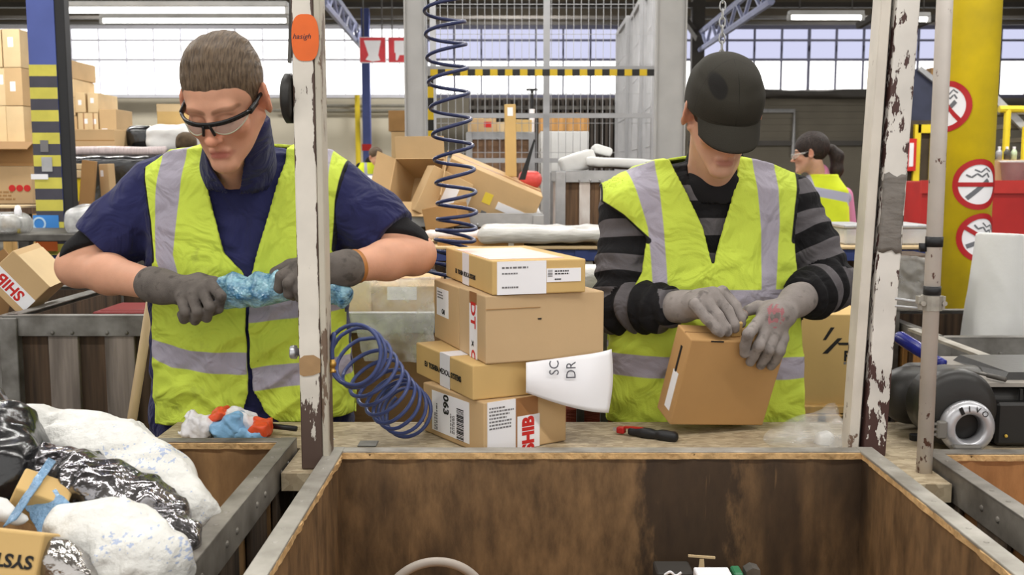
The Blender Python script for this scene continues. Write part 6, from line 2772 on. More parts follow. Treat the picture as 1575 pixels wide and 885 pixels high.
RZ = .945
transport_crate('large empty plywood crate with steel rim in the middle foreground', -.368, .725, .82, 2.02, RZ, PLY)
transport_crate('plywood crate full of plastic waste in the left foreground', -1.62, -.455, .9, 2.095, RZ, PLY2, RAIL_D)
transport_crate('orange plywood crate with slotted steel rail in the right foreground', .832, 1.95, .86, 2.02, RZ - .004, PLY3, RAIL_D)

# bench
BZ = .92
OSB = bpy.data.materials.new('chipboard_top')
_nt, _N, _L, _b = nodes(OSB)
_tc = _N.new('ShaderNodeTexCoord')
_vo = _N.new('ShaderNodeTexVoronoi')
_mp = _N.new('ShaderNodeMapping')
_mp.inputs['Scale'].default_value = (1, 2.2, 1)
_L.new(_tc.outputs['Object'], _mp.inputs[0])
_L.new(_mp.outputs[0], _vo.inputs['Vector'])
_vo.inputs['Scale'].default_value = 55
_r = _N.new('ShaderNodeValToRGB')
_r.color_ramp.elements[0].color = (*C255(150, 132, 104), 1)
_r.color_ramp.elements[1].color = (*C255(204, 188, 158), 1)
_L.new(_vo.outputs['Color'], _r.inputs['Fac'])
_n = _N.new('ShaderNodeTexNoise')
_n.inputs['Scale'].default_value = 7
_n.inputs['Detail'].default_value = 8
_n.inputs['Roughness'].default_value = .7
_L.new(_tc.outputs['Object'], _n.inputs['Vector'])
_m = _N.new('ShaderNodeMapRange')
_m.inputs['From Min'].default_value = .5
_m.inputs['From Max'].default_value = .68
_m.inputs['To Max'].default_value = .75
_L.new(_n.outputs['Fac'], _m.inputs['Value'])
_x = _N.new('ShaderNodeMix')
_x.data_type = 'RGBA'
_L.new(_m.outputs[0], _x.inputs['Factor'])
_L.new(_r.outputs[0], _x.inputs[6])
_x.inputs[7].default_value = (*C255(116, 98, 76), 1)
_L.new(_x.outputs[2], _b.inputs['Base Color'])
_b.inputs['Roughness'].default_value = .7
_bp = _N.new('ShaderNodeBump')
_bp.inputs['Strength'].default_value = .35
_bp.inputs['Distance'].default_value = .003
_L.new(_vo.outputs['Distance'], _bp.inputs['Height'])
_L.new(_bp.outputs[0], _b.inputs['Normal'])

o = thing('packing_bench', 'worn chipboard packing bench between the crates and the two packers', 'bench', (.4, 2.2, 0))
outline = [(-.78, 2.112), (-.447, 2.112), (-.447, 1.93), (-.376, 1.93), (-.376, 2.032), (.735, 2.032), (.735, 1.86), (.822, 1.86), (.822, 2.032), (1.75, 2.032), (1.75, 2.34), (-.78, 2.34)]
bm = NB()
prism(bm, [(x - .4, y - 2.2) for x, y in outline], .035, Matrix.Translation((0, 0, BZ - .035)))
obj('bench_top', bm, OSB, o)
bm = NB()
bar(bm, (-1.17, -.07, BZ - .07), (1.34, -.07, BZ - .07), .04, .065)
bar(bm, (-1.17, .11, BZ - .07), (1.34, .11, BZ - .07), .04, .065)
obj('apron', bm, PLANK_BROWN, o)
for x in (-1.14, -.1, .8, 1.3):
    for y in (-.06, .1):
        bm = NB()
        box(bm, x - .025, x + .025, y - .025, y + .025, 0, BZ - .102)
        obj('leg', bm, STEEL_D, o)
bm = NB()
box(bm, -.02, .02, -.022, .022, 0, .003, .001)
pl = obj('metal_plate', bm, STEEL, o)
pl.location = PZ(566, 684, BZ) - o.location
bm = NB()
r = bmesh.ops.create_uvsphere(bm, u_segments=12, v_segments=8, radius=.006)
bmesh.ops.transform(bm, matrix=Matrix.Diagonal((1, 1, .5, 1)), verts=r['verts'])
pl = obj('screw_head', bm, ALU, o, True)
pl.location = PZ(511, 676, BZ) - o.location

# posts
POST1 = paint_chipped('chipped_white_post', C255(226, 219, 208), C255(84, 66, 58), .0207, .58, .36, .17, .37, 34, .3)
POST2 = paint_chipped('peeling_white_post', C255(232, 227, 220), C255(76, 50, 46), .0235, .30, .22, .26, .39, 42, .4)
POST3 = paint_chipped('white_pipe_paint', C255(224, 216, 208), C255(110, 76, 66), .03, .0, .06, .5, .37, 44, .5)


def post(label, x, y, hw, hd, zb, zt_, mat, lean=0.0):
    o = thing('steel_post', label, 'post', (x, y, zb), (0, lean, 0))
    bm = NB()
    box(bm, -hw, hw, -hd, hd, 0, zt_ - zb, .003, seg=2)
    obj('post_body', bm, mat, o)
    return o


Yp = 1.955
xa, xb = xof(455, Yp, 350), xof(488, Yp, 350)
o = post('white chipped post with an orange sticker in front of the man', (xa + xb) / 2, Yp + .024, (xb - xa) / 2, .024, BZ, 3.4, POST1)
hw = (xb - xa) / 2
bm = NB()
box(bm, hw + .0005, hw + .0135, -.0225, .03, 0, 2.48, .002)
obj('side_channel', bm, paint_chipped('grimy_channel_paint', C255(196, 188, 172), C255(112, 92, 76), .03, .0, .16, .5, .40, 22, .25), o)
bm = NB()
pts = []
cxs = xof(473, Yp, 58) - o.location.x
for i in range(48):
    a = 2 * math.pi * i / 48
    sx_ = math.copysign(abs(math.cos(a)) ** .62, math.cos(a)) * (hw + .005) + .0055
    sz_ = math.copysign(abs(math.sin(a)) ** .8, math.sin(a)) * .043
    pts.append((sx_, sz_))
zst = P(473, 58, Yp).z - BZ
prism(bm, pts, .0008, Matrix.Translation((0, -.0245, zst)) @ Matrix.Rotation(math.pi / 2, 4, 'X'))
e = obj('orange_sticker', bm, M('sticker_orange', C255(226, 104, 40), .5, var=.08, vscale=18), o)
e['label'] = 'round orange sticker with handwriting'
text('handwriting', 'hasigh', .014, Matrix.Translation((-.001, -.0256, zst + .002)) @ Matrix.Rotation(math.pi / 2, 4, 'X'), M('pen_ink', C255(70, 50, 60), .6), e, shear=.3)
bm = NB()
lathe(bm, [(0, -.010), (.040, -.010), (.047, -.006), (.047, .006), (.040, .010), (0, .010)], 40, Matrix.Translation((-hw - .012, .004, P(447, 150, Yp).z - BZ)) @ Matrix.Rotation(math.pi / 2, 4, 'Y'))
obj('black_knob', bm, M('rubber_black', C255(38, 36, 34), .5, var=.2, vscale=30), o, True)
bm = NB()
za, zb_ = P(446, -30, Yp).z - BZ, P(435, 92, Yp).z - BZ
bar(bm, (-hw - .008, .03, za), (xof(436, Yp, 92) - o.location.x, .03, zb_), .010, .006)
bar(bm, (-hw - .004, .036, za - .004), (xof(440, Yp, 92) - o.location.x, .036, zb_ + .01), .004, .004)
obj('steel_bracket', bm, STEEL_D, o)
bm = NB()
zq = P(447, 545, Yp).z - BZ
lathe(bm, [(0, 0), (.012, 0), (.0135, .003), (.0135, .012), (.008, .0125), (.008, .022), (0, .022)], 20, Matrix.Translation((-hw - .021, -.002, zq)) @ Matrix.Rotation(math.pi / 2, 4, 'Y'))
obj('bolt_knob', bm, ALU, o, True)
bm = NB()
zq = P(478, 562, Yp).z - BZ
pts = [(-hw * .95, -.018), (-hw * .6, -.022), (hw * .3, -.02), (hw * 1.0, -.014), (hw * 1.05, .012), (hw * .4, .02), (-hw * .5, .019), (-hw * .98, .012)]
prism(bm, pts, .001, Matrix.Translation((0, -.0245, zq)) @ Matrix.Rotation(math.pi / 2, 4, 'X'))
obj('brown_tape_patch', bm, M('tan_tape', C255(160, 128, 90), .5, var=.12, vscale=30), o)
FIT = Vector((hw + .0135, .006, P(505, 565, Yp).z - BZ))
bm = NB()
lathe(bm, [(0, 0), (.007, 0), (.007, .004), (.005, .0045), (.005, .012), (.0075, .0125), (.0075, .02), (.005, .021), (.005, .026), (0, .026)], 12, Matrix.Translation(FIT + Vector((.005, 0, -.016))))
bar(bm, FIT + Vector((-.002, 0, -.008)), FIT + Vector((.006, 0, -.008)), .008)
obj('brass_fitting', bm, BRASS, o, True)
FITW = o.location + FIT + Vector((.005, 0, .010))

Yp = 2.05
xa, xb = xof(1347, Yp, 350), xof(1381, Yp, 350)
o = post('wide white peeling post wrapped with grey tape', (xa + xb) / 2 - .006, Yp + .026, (xb - xa) / 2 + .001, .026, BZ, 3.4, POST2, .034)
hw = (xb - xa) / 2
bm = NB()
box(bm, -hw - .030, -hw - .009, -.02, .03, 0, 2.48, .002)
obj('side_channel', bm, paint_chipped('cream_channel_paint', C255(222, 214, 202), C255(120, 96, 80), .03, .0, .08, .4, .34, 26, .4), o)
bm = NB()
box(bm, -hw - .009, -hw + .001, .0, .02, 0, 2.48)
obj('seam_web', bm, STEEL_D, o)
# duct tape wrap: a slightly lumpy sleeve with ragged ends
bm = NB()
zl, zh = P(1358, 388, Yp).z - BZ, P(1358, 268, Yp).z - BZ
rows = []
nr, nc = 16, 22
for i in range(nr + 1):
    row = []
    for k_ in range(nc):
        q = k_ / nc * 4
        sd, f_ = int(q), q - int(q)
        cx_, cy_ = [(-1, -1), (1, -1), (1, 1), (-1, 1)][sd], [(1, -1), (1, 1), (-1, 1), (-1, -1)][sd]
        x = (cx_[0] + (cy_[0] - cx_[0]) * f_) * (hw + .0015)
        y = (cx_[1] + (cy_[1] - cx_[1]) * f_) * .0275
        rag = .016 * mnoise.noise(Vector((k_ * .8, 5 if i > 8 else 9, 0)))
        z = zl + (zh - zl) * i / nr + rag * (1 if i in (0, nr) else .5) * (abs(i - nr / 2) / (nr / 2))
        b_ = 1 + .05 * mnoise.noise(Vector((x * 60, y * 60, z * 50)))
        row.append(bm.verts.new((x * b_ + .0005, y * b_, z)))
    rows.append(row)
for i in range(nr):
    for k_ in range(nc):
        bm.faces.new((rows[i][k_], rows[i][(k_ + 1) % nc], rows[i + 1][(k_ + 1) % nc], rows[i + 1][k_]))
e = obj('duct_tape', bm, M('grey_duct_tape', C255(124, 118, 112), .45, var=.2, vscale=18, bump=.5, bscale=22, stretch=(1, 1, 2.5)), o, True)
e.modifiers.new('thickness', 'SOLIDIFY').thickness = .001

Yp = 1.94
pa, pb = P(1455, -40, Yp), P(1420, 752, Yp)
pb = Vector((pb.x, pb.y, BZ))
o = thing('pipe_post', 'slim round white pipe post with black tape and a clamp at right', 'post', pb)
d = pa - pb
bm = NB()
tube(bm, [(0, 0, 0), d * 1.9], .0148, 20)
obj('pipe', bm, POST3, o, True)


def at_z(py):
    t = 0
    for _ in range(40):
        z = pb + d * t
        t += (project(z)[1] - py) / 800
    return d * t


dn_ = d.normalized()
for pyc, hh in ((372, .016), (447, .014)):
    bm = NB()
    c_ = at_z(pyc)
    tube(bm, [c_ - dn_ * hh * .6, c_ + dn_ * hh * .6], .0162, 20)
    if pyc == 372:
        c2 = at_z(381)
        bar(bm, c2 + Vector((-.019, .004, -.008)), c2 + Vector((-.019, .004, .008)), .012)
    obj('black_tape', bm, M('black_tape', C255(30, 30, 32), .5), o, True)
bm = NB()
c_ = at_z(466)
tube(bm, [c_ - dn_ * .014, c_ + dn_ * .014], .0195, 16)
bar(bm, c_ + Vector((-.028, 0, .006)), c_ + Vector((.024, 0, .006)), .014)
bar(bm, c_ + Vector((-.024, 0, -.008)), c_ + Vector((.024, 0, -.008)), .010)
for s in (-1, 1):
    tube(bm, [c_ + Vector((s * .02, -.014, 0)), c_ + Vector((s * .02, .014, 0))], .005, 8)
obj('pipe_clamp', bm, M('grimy_clamp', C255(166, 160, 150), .45, metal=.4, var=.2, vscale=40), o)
bm = NB()
tube(bm, [c_ + Vector((-.02, .01, 0)), c_ + Vector((-.058, .03, .004))], .003, 8)
tube(bm, [c_ + Vector((-.02, .01, -.012)), c_ + Vector((-.058, .03, -.010))], .0025, 8)
obj('clamp_rod', bm, GALV, o)

# hanging chain
o = thing('chain', 'thin steel chain hanging above the black cap', 'chain', P(1110, 84, 3.3))
z = 0.0
bm = NB()
i = 0
while z < .55:
    n = 14
    ring = []
    for k_ in range(n + 1):
        a = 2 * math.pi * k_ / n
        x, zz = .009 * math.cos(a), .016 * math.sin(a) + z
        ring.append((x, 0, zz) if i % 2 == 0 else (0, x, zz))
    tube(bm, ring, .0026, 6, False)
    z += .025
    i += 1
obj('links', bm, GALV, o, True)
bm = NB()
tube(bm, [(0, 0, z - .01), (0, 0, CEIL - o.location.z)], .002, 5)
obj('wire', bm, STEEL_D, o)


# ------------------------------------------------------------------ spiral air hoses
def helix(ax, rad, turns, n=22, ph=0.0, bulge=None, up=(0, 1, 0)):
    """points of a spiral around the polyline ax"""
    ax = catmull(ax, 10)
    m = len(ax)
    out = []
    N_ = int(turns * n)
    for i in range(N_ + 1):
        t = i / N_ * (m - 1)
        k_ = min(int(t), m - 2)
        f_ = t - k_
        c = ax[k_].lerp(ax[k_ + 1], f_)
        dr = (ax[min(k_ + 2, m - 1)] - ax[max(k_ - 1, 0)]).normalized()
        u = dr.cross(Vector(up)).normalized()
        v = dr.cross(u)
        a = 2 * math.pi * i / n + ph
        r = rad * (1 if bulge is None else bulge(i / N_))
        out.append(c + (u * math.cos(a) + v * math.sin(a)) * r)
    return out


Yh = 2.62
o = thing('spiral_hose', 'dark blue spiral air hose hanging from above behind the box stack', 'hose', P(700, 420, Yh))
pts = helix([P(681, -60, Yh), P(684, 30, Yh), P(690, 130, Yh), P(698, 240, Yh), P(703, 330, Yh), P(698, 380, Yh), P(688, 425, Yh)], .050, 16.5, 26, .8)
bm = NB()
tube(bm, [p - o.location for p in pts], .0048, 8)
obj('coil', bm, NAVYHOSE, o, True)
bm = NB()
tube(bm, [pts[0] - o.location, Vector((pts[0].x, pts[0].y, CEIL)) - o.location], .0045, 6)
obj('feed_line', bm, NAVYHOSE, o, True)
o = thing('spiral_hose', 'slack blue spiral air hose lying on the bench from post to box stack', 'hose', P(580, 670, 2.1))
NAVY2 = M('blue_hose_lit', C255(62, 74, 122), .35, var=.1, vscale=20)  # lighter copy of the hose blue, brighter light put into the colour
ax = [P(541, 545, 2.035), P(557, 553, 2.07), P(578, 582, 2.10), P(600, 610, 2.125), P(617, 626, 2.15), P(630, 637, 2.185)]
pts = helix(ax, .062, 10.2, 30, 2.6, lambda t: 1.0 - .14 * t, (0, 0, 1))
lead = catmull([FITW, FITW + Vector((.0, .0, .02)), FITW + Vector((.003, .004, .05)), pts[0].lerp(FITW, .25) + Vector((-.004, 0, .02)), pts[0]], 6)
bm = NB()
tube(bm, [p - o.location for p in lead[:-1] + pts], .0042, 8)
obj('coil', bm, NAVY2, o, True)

# ------------------------------------------------------------------ stack of cartons on the bench


def solve(fn, target, lo, hi):
    a = fn(lo) < target
    for _ in range(50):
        m = (lo + hi) / 2
        if (fn(m) < target) == a:
            lo = m
        else:
            hi = m
    return (lo + hi) / 2


def corner_carton(label, pxc, pyb, pyt, pxl, pxr, Y, yaw, zb, mat, **k):
    """carton seen on its corner: nearest corner at pixel column pxc, far ends of its left and front faces at pxl, pxr"""
    c = P(pxc, (pyb + pyt) / 2, Y)
    c.z = zb
    h = P(pxc, pyt, Y).z - zb
    ex, ey = Vector((math.cos(yaw), math.sin(yaw), 0)), Vector((-math.sin(yaw), math.cos(yaw), 0))
    up = Vector((0, 0, h / 2))
    w = solve(lambda t: project(c + up + ex * t)[0], pxr, .01, .8)
    dd = solve(lambda t: project(c + up + ey * t)[0], pxl, .01, .9)
    base = c + ex * w / 2 + ey * dd / 2
    return Carton(label, (w, dd, h), mw_yaw(base, yaw), mat, **k)


YS = 2.075
yw = math.radians(25)
A = corner_carton('bottom carton of the bench stack with shipping label and red lettering', 744, 690, 620, 651, 871, 2.05, yw + .16, BZ + .001, CARD, seam=False)
A.patch('shipping_label', 'left', A.d * .16, .012, A.d * .62, A.h * .80, PAPER)
A.txt('063', 'left', A.d * .40, A.h * .70, .030, INK, -90, 1.0)
A.bars('left', A.d * .58, .012, .028, A.h * .62, 26, INK, 3, vert=True)
A.lines('left', A.d * .20, .015, .016, A.h * .6, 2, INK_G, 4, vert=True)
A.lines('left', A.d * .47, .02, .02, A.h * .5, 3, INK_G, 5, vert=True)
A.patch('brown_tape', 'front', A.w * .36, 0, A.w * .28, A.h - .001, TAPE_B)
A.patch('delivery_note', 'front', A.w * .04, 0, A.w * .33, A.h - .001, PAPER)
A.lines('front', A.w * .06, A.h * .45, A.w * .29, A.h * .45, 7, INK_G, 6)
A.patch('white_tape', 'front', A.w * .39, 0, A.w * .27, A.h * .64, PAPER)
A.txt('SHIB', 'front', A.w * .525, A.h * .27, .040, INK_R, 90, .95, bold=.05)
zB = BZ + .001 + A.h + .001
B = corner_carton('flat carton with white tape band, second from the bottom of the stack', 727, 612, 563, 640, 868, YS - .01, yw + .02, zB, CARD_Y, seam=False)
B.patch('white_tape', 'left', B.d * .46, 0, B.d * .17, B.h, TAPE_W)
B.patch('white_tape', 'top', .0, B.d * .37, .12, B.d * .17, TAPE_W)
B.txt('EU  TOSHIBA MEDICAL SYSTEMS', 'left', B.d * .5, B.h * .45, .0165, INK, 0, .88)
B.patch('white_tape', 'left', B.d * .46, 0, B.d * .17, B.h, TAPE_W)
zC = zB + B.h + .001
Cb = corner_carton('big tan carton in the middle of the stack with red lettered tape', 747, 560, 456, 706, 929, YS, yw - .08, zC, M('cardboard_greyish', C255(198, 168, 128), .8, var=.07, vscale=4, bump=.06), seam=False)
Cb.patch('brown_tape', 'left', Cb.d * .42, 0, Cb.d * .26, Cb.h, TAPE_B)
Cb.patch('white_tape', 'left', Cb.d * .42, 0, Cb.d * .28, Cb.h * .82, PAPER)
Cb.txt('DT', 'left', Cb.d * .56, Cb.h * .66, .042, INK_R, -90, 1.0)
Cb.txt('C', 'left', Cb.d * .56, Cb.h * .04, .036, INK_R, -90, 1.0)
Cb.txt('x', 'left', Cb.d * .56, Cb.h * .22, .022, INK, -90, 1.0)
Cb.patch('staple_slot', 'front', Cb.w * .43, Cb.h * .62, .008, .003, INK)
Cb.patch('fold_line', 'front', 0, Cb.h * .80, Cb.w * .45, .0012, CARD_D)
eyb = Vector((-math.sin(yw - .08), math.cos(yw - .08), 0))
exb = Vector((math.cos(yw - .08), math.sin(yw - .08), 0))
cb_base = Cb.o.matrix_world.translation.copy() if False else None
c0 = P(747, 508, YS)
c0.z = zC
Lp = c0 + eyb * (Cb.d + .002)
ds = solve(lambda t: project(Lp + eyb * t + Vector((0, 0, .07)))[0], 668, .01, .6)
ws = .16
Cs = Carton('narrow tan carton with a white label behind the big middle carton', (ws, ds, Cb.h * .99), mw_yaw(Lp + eyb * ds / 2 + exb * ws / 2, yw - .08), CARD, seam=False)
Cs.patch('label', 'left', Cs.d * .12, Cs.h * .42, Cs.d * .48, Cs.h * .46, PAPER)
Cs.lines('left', Cs.d * .16, Cs.h * .70, Cs.d * .4, Cs.h * .14, 3, INK_G, 8)
Cs.txt('GM', 'left', Cs.d * .40, Cs.h * .5, .016, INK, 0)
zD = zC + Cb.h + .001
D = corner_carton('top carton of the bench stack with white address label', 757, 452, 402, 686, 901, YS + .004, math.radians(17), zD, CARD_Y, seam=False)
D.txt('EU  TOSHIBA MEDICAL SYSTEMS', 'left', D.d * .46, D.h * .32, .0145, INK, 0, .86)
D.patch('white_tape', 'left', D.d * .40, 0, D.d * .14, D.h, TAPE_W)
D.patch('clear_packet', 'top', D.w * .02, D.d * .08, D.w * .8, D.d * .75, M('pinkish_packet', C255(216, 190, 158), .4, var=.05, vscale=16, stretch=(1, 3, 1), var2=C255(206, 140, 144)))
D.patch('address_label', 'front', D.w * .05, D.h * .01, D.w * .52, D.h * .97, PAPER)
D.lines('front', D.w * .10, D.h * .74, D.w * .36, D.h * .11, 1, INK_G, 10)
D.lines('front', D.w * .10, D.h * .58, D.w * .24, D.h * .09, 1, INK_G, 11)
D.lines('front', D.w * .10, D.h * .17, D.w * .24, D.h * .10, 1, INK_G, 12)
D.patch('barcode_label', 'front', D.w * .575, D.h * .34, D.w * .37, D.h * .40, PAPER)
D.bars('front', D.w * .585, D.h * .5, D.w * .05, D.h * .2, 8, INK_G, 7, vert=True)
D.lines('front', D.w * .66, D.h * .54, D.w * .26, D.h * .16, 2, INK, 13)
D.lines('front', D.w * .66, D.h * .38, D.w * .14, D.h * .08, 1, INK, 14)
# sheet of paper caught under the middle carton
o = thing('paper_sheet', 'white printed paper sheet hanging from under the middle carton', 'paper', P(870, 560, 2.05))
q = [P(808, 552, 2.075), P(925, 508, 2.17), P(952, 560, 2.12), P(936, 636, 2.095), P(808, 604, 2.07)]
bm = NB()
nx, ny = 20, 12
g = []
fr0 = P(808, 553, YS - .012 + (P(808, 553, YS).x - c0.x) * math.tan(yw - .08))
tl_, bl_ = P(809, 558, fr0.y), P(809, 604, fr0.y - .006)
tr2, br_ = P(942, 540, fr0.y + .05), P(937, 638, fr0.y + .02)
for i in range(nx + 1):
    row = []
    for j in range(ny + 1):
        u, v = i / nx, j / ny
        p = tl_.lerp(tr2, u).lerp(bl_.lerp(br_, u), v)
        # the free right side curls up and away
        curl = max(0, u - .72) / .28
        p = p + Vector((.006 * curl * math.sin(math.pi * v), .022 * curl * curl * (1 - v * .3), 0)) + Vector((0, -.010 * math.sin(math.pi * v) * (1 - curl), -.006 * math.sin(math.pi * u) * v))
        row.append(bm.verts.new(p - o.location))
    g.append(row)
for i in range(nx):
    for j in range(ny):
        bm.faces.new((g[i][j], g[i + 1][j], g[i + 1][j + 1], g[i][j + 1]))
e = obj('sheet', bm, PAPER, o, True)
e.modifiers.new('thickness', 'SOLIDIFY').thickness = .0004
pn = (tr2 - tl_).normalized()
dn2 = (bl_ - tl_).normalized()
nrm = pn.cross(dn2).normalized()
if nrm.y > 0:
    nrm = -nrm
for s, px, py, sz in (('SC', 853, 566, .030), ('DR', 879, 570, .030)):
    p = P(px, py, fr0.y + .0 + (P(px, py, fr0.y).x - tl_.x) * (tr2.y - tl_.y) / (tr2.x - tl_.x) - .020) - o.location
    xx = dn2 * -1.0
    fm = frame(p, xx, nrm)
    text('printed_text', s, sz, fm, M('print_grey', C255(96, 96, 104), .6), o, sx=.9, shear=0)
# white wrapped bundle behind the stack
soft_bag('white_bundle', 'white wrapped bundle between the box stack and the striped sleeve', 'bundle', npP(912, 440, 2.72), V(.045, .06, .05), M('white_wrap', C255(224, 222, 218), .5, var=.12, vscale=26, stretch=(1, 1, 3), bump=.4), .006, 16, 33, .006, rad=.03)
o = thing('side_stool', 'small stand carrying the white wrapped bundle behind the box stack', 'stand', (npP(912, 440, 2.72)[0], 2.72, 0))
bm = NB()
zz = npP(912, 440, 2.72)[2] - .058
box(bm, -.05, .04, -.07, .08, zz - .02, zz)
obj('stand_top', bm, PLANK_BROWN, o)
for sx in (-.035, .028):
    for sy in (-.055, .065):
        bm = NB()
        box(bm, sx - .01, sx + .01, sy - .01, sy + .01, 0, zz - .021)
        obj('leg', bm, STEEL_D, o)

# box cutter
a, b = PZ(951, 668, BZ), PZ(1040, 680, BZ)
o = thing('box_cutter', 'red and black box cutter lying on the bench', 'cutter', (a + b) / 2 + Vector((0, 0, .0105)), (0, 0, math.atan2(b.y - a.y, b.x - a.x)))
L = (b - a).length / 2
f = Field()
f.box(V(.012, 0, 0), V(L - .012, .0095, .0085), None, .006, 0)
f.cone(V(L * .55, 0, 0), V(L * .9, 0, -.001), .0105, .0095, .012)
f.cone(V(-L * .1, 0, .0), V(L * .1, 0, 0), .0092, .0092, .012)
solid('handle', f, .0022, BLACKP, o)
bm = NB()
box(bm, -L - .002, -L * .76, -.0085, .0085, -.0075, .007, .003, seg=2)
bar(bm, (-L * .78, 0, .0075), (-L * .1, 0, .0095), .010, .004)
obj('red_slider', bm, RED, o)
bm = NB()
box(bm, -L - .012, -L, -.001, .001, -.005, .004)
obj('blade', bm, ALU, o)

# clear plastic bag on the bench before the taped post
CL2 = film('clear_bag_film', (.86, .87, .87), .82, .1, 14)
f = Field()
f.ell(npP(1252, 684, 2.15) + V(0, 0, .01), V(.085, .06, .042), None, 0)
f.cone(npP(1262, 668, 2.17), npP(1278, 634, 2.19), .038, .010, .03)
f.ell(npP(1216, 690, 2.14) + V(0, .0, .012), V(.050, .045, .022), None, .02)
fb = f
f2 = Field()
f2.raw(lambda p: np.maximum(fb(p) - (1 - np.abs(vnoise(p, 26, 3)) * 1.6) * .012, BZ + .0015 - p[:, 2]), f.lo - .02, f.hi + .02)
c = npP(1255, 690, 2.15)
o = solid('plastic_bag', f2, .0042, CL2, local=c)
o.location = c
tag(o, 'crumpled clear plastic bag lying on the bench beside the taped post', 'bag')
soft_bag('white_wad', 'white crumpled wad inside the clear bag on the bench', 'wad', npP(1268, 680, 2.15), V(.018, .015, .02), WHITEFILM, .004, 40, 3, .004, rad=.01)

# scraps in front of the man
WRP = (M('white_wrapper', C255(228, 226, 228), .3, var=.1, vscale=30, bump=.5), M('blue_wrapper', C255(128, 176, 214), .3, var=.18, vscale=26, bump=.5), M('orange_wrapper', C255(226, 86, 46), .35, var=.12, bump=.4))
for i, (px, py, hx, hz, m, lab, rz) in enumerate(((305, 656, .026, .020, 0, 'white crumpled wrapper at the left of the scraps before the man', .3), (352, 656, .030, .018, 1, 'blue crumpled wrapper in the middle of the scraps', -.3),
                                                  (372, 646, .028, .011, 0, 'white strip of wrapper lying on the blue one', .5), (338, 639, .012, .008, 2, 'orange wrapper scrap highest on the pile', -.6),
                                                  (402, 658, .016, .012, 2, 'orange wrapper scrap at the right of the pile', .2), (298, 652, .007, .005, 2, 'tiny orange wrapper scrap on the white wrapper', .1),
                                                  (385, 664, .03, .008, 1, 'pale blue film scrap flat under the white strip', .1))):
    c = npP(px, py, 2.20 + .02 * (i in (2, 3)))
    soft_bag('wrapper_scrap', lab, 'wrapper', c, V(hx, .022, hz), WRP[m], .010, 60, 50 + i, .0028, np.array(Matrix.Rotation(rz, 3, 'Y')), .006)
a, b = P(414, 655, 2.22), P(456, 660, 2.2)
o = thing('marker_pen', 'black pen lying between the scraps and the white post', 'pen', (a + b) / 2)
bm = NB()
tube(bm, [a - o.location, b - o.location], .006, 10)
obj('barrel', bm, BLACKP, o, True)
bm = NB()
tube(bm, [a - o.location + (a - b).normalized() * .016, a - o.location], [.003, .006], 10)
obj('tip', bm, STEEL_D, o, True)

# bubble wrap between the man's hands
BUB = bpy.data.materials.new('blue_bubble_wrap')
_nt, _N, _L, _b = nodes(BUB)
_tc = _N.new('ShaderNodeTexCoord')
_v = _N.new('ShaderNodeTexVoronoi')
_v.inputs['Scale'].default_value = 150
_L.new(_tc.outputs['Object'], _v.inputs['Vector'])
_n = _N.new('ShaderNodeTexNoise')
_n.inputs['Scale'].default_value = 45
_n.inputs['Detail'].default_value = 5
_L.new(_tc.outputs['Object'], _n.inputs['Vector'])
_r = _N.new('ShaderNodeValToRGB')
_r.color_ramp.elements[0].position = .34
_r.color_ramp.elements[1].position = .68
_r.color_ramp.elements[0].color = (*C255(52, 112, 152), 1)
_r.color_ramp.elements[1].color = (*C255(168, 214, 226), 1)
_L.new(_n.outputs['Fac'], _r.inputs['Fac'])
_L.new(_r.outputs[0], _b.inputs['Base Color'])
_b.inputs['Roughness'].default_value = .14
_b.inputs['Specular IOR Level'].default_value = .9
_bp = _N.new('ShaderNodeBump')
_bp.inputs['Strength'].default_value = .9
_bp.inputs['Distance'].default_value = .003
_bp.invert = True
_L.new(_v.outputs['Distance'], _bp.inputs['Height'])
_L.new(_bp.outputs[0], _b.inputs['Normal'])
f = Field()
wp = [npP(322, 462, 2.262), npP(350, 452, 2.262), npP(372, 448, 2.258), npP(400, 446, 2.252), npP(430, 440, 2.25), npP(465, 438, 2.255), npP(500, 448, 2.26), npP(528, 455, 2.265)]
f.chain(wp, [.014, .022, .026, .029, .025, .020, .022, .020], .012)
f.cone(npP(345, 437, 2.255), npP(362, 432, 2.26), .010, .012, .012)
fw = f
f2 = Field()
f2.raw(lambda p: fw(p) - (1 - np.abs(vnoise(p * V(1, 1, 1.4), 48, 3)) * 1.6) * .010 - np.abs(vnoise(p, 260, 5)) * .0018, f.lo - .02, f.hi + .02)
c = wp[3]
o = solid('bubble_wrap', f2, .0032, BUB, local=c)
o.location = c
tag(o, 'blue bubble wrap twisted between the gloved hands of the man', 'bubble wrap')

# box held by the capped packer
hb = HB
mwb = Matrix(((hb['e1'].x, hb['e3'].x, hb['e2'].x, 0), (hb['e1'].y, hb['e3'].y, hb['e2'].y, 0), (hb['e1'].z, hb['e3'].z, hb['e2'].z, 0), (0, 0, 0, 1)))
ctr = hb['o'] + hb['e1'] * hb['w'] / 2 + hb['e3'] * hb['d'] / 2
K = Carton('tall tilted brown box held between grey gloves by the capped packer', (hb['w'], hb['d'], hb['h']), Matrix.Translation(ctr) @ mwb, M('cardboard_brown', C255(188, 146, 94), .8, var=.07, vscale=5, bump=.05), seam=False)
K.patch('side_label', 'left', K.d * .42, K.h * .12, K.d * .34, K.h * .44, PAPER)
K.patch('hand_slot', 'left', K.d * .5, K.h * .55, K.d * .1, K.h * .3, INK)
K.patch('top_seam', 'top', 0, K.d * .48, K.w, .0015, CARD_IN)
K.patch('slot', 'front', K.w * .2, K.h - .0035, .03, .003, INK)
bm = NB()
box(bm, -.011, .011, -.004, .004, 0, .034, .002, Matrix.Translation((.002, -.012, K.h)) @ Matrix.Rotation(-.12, 4, 'Y'))
obj('raised_tab', bm, CARD_Y, K.o)

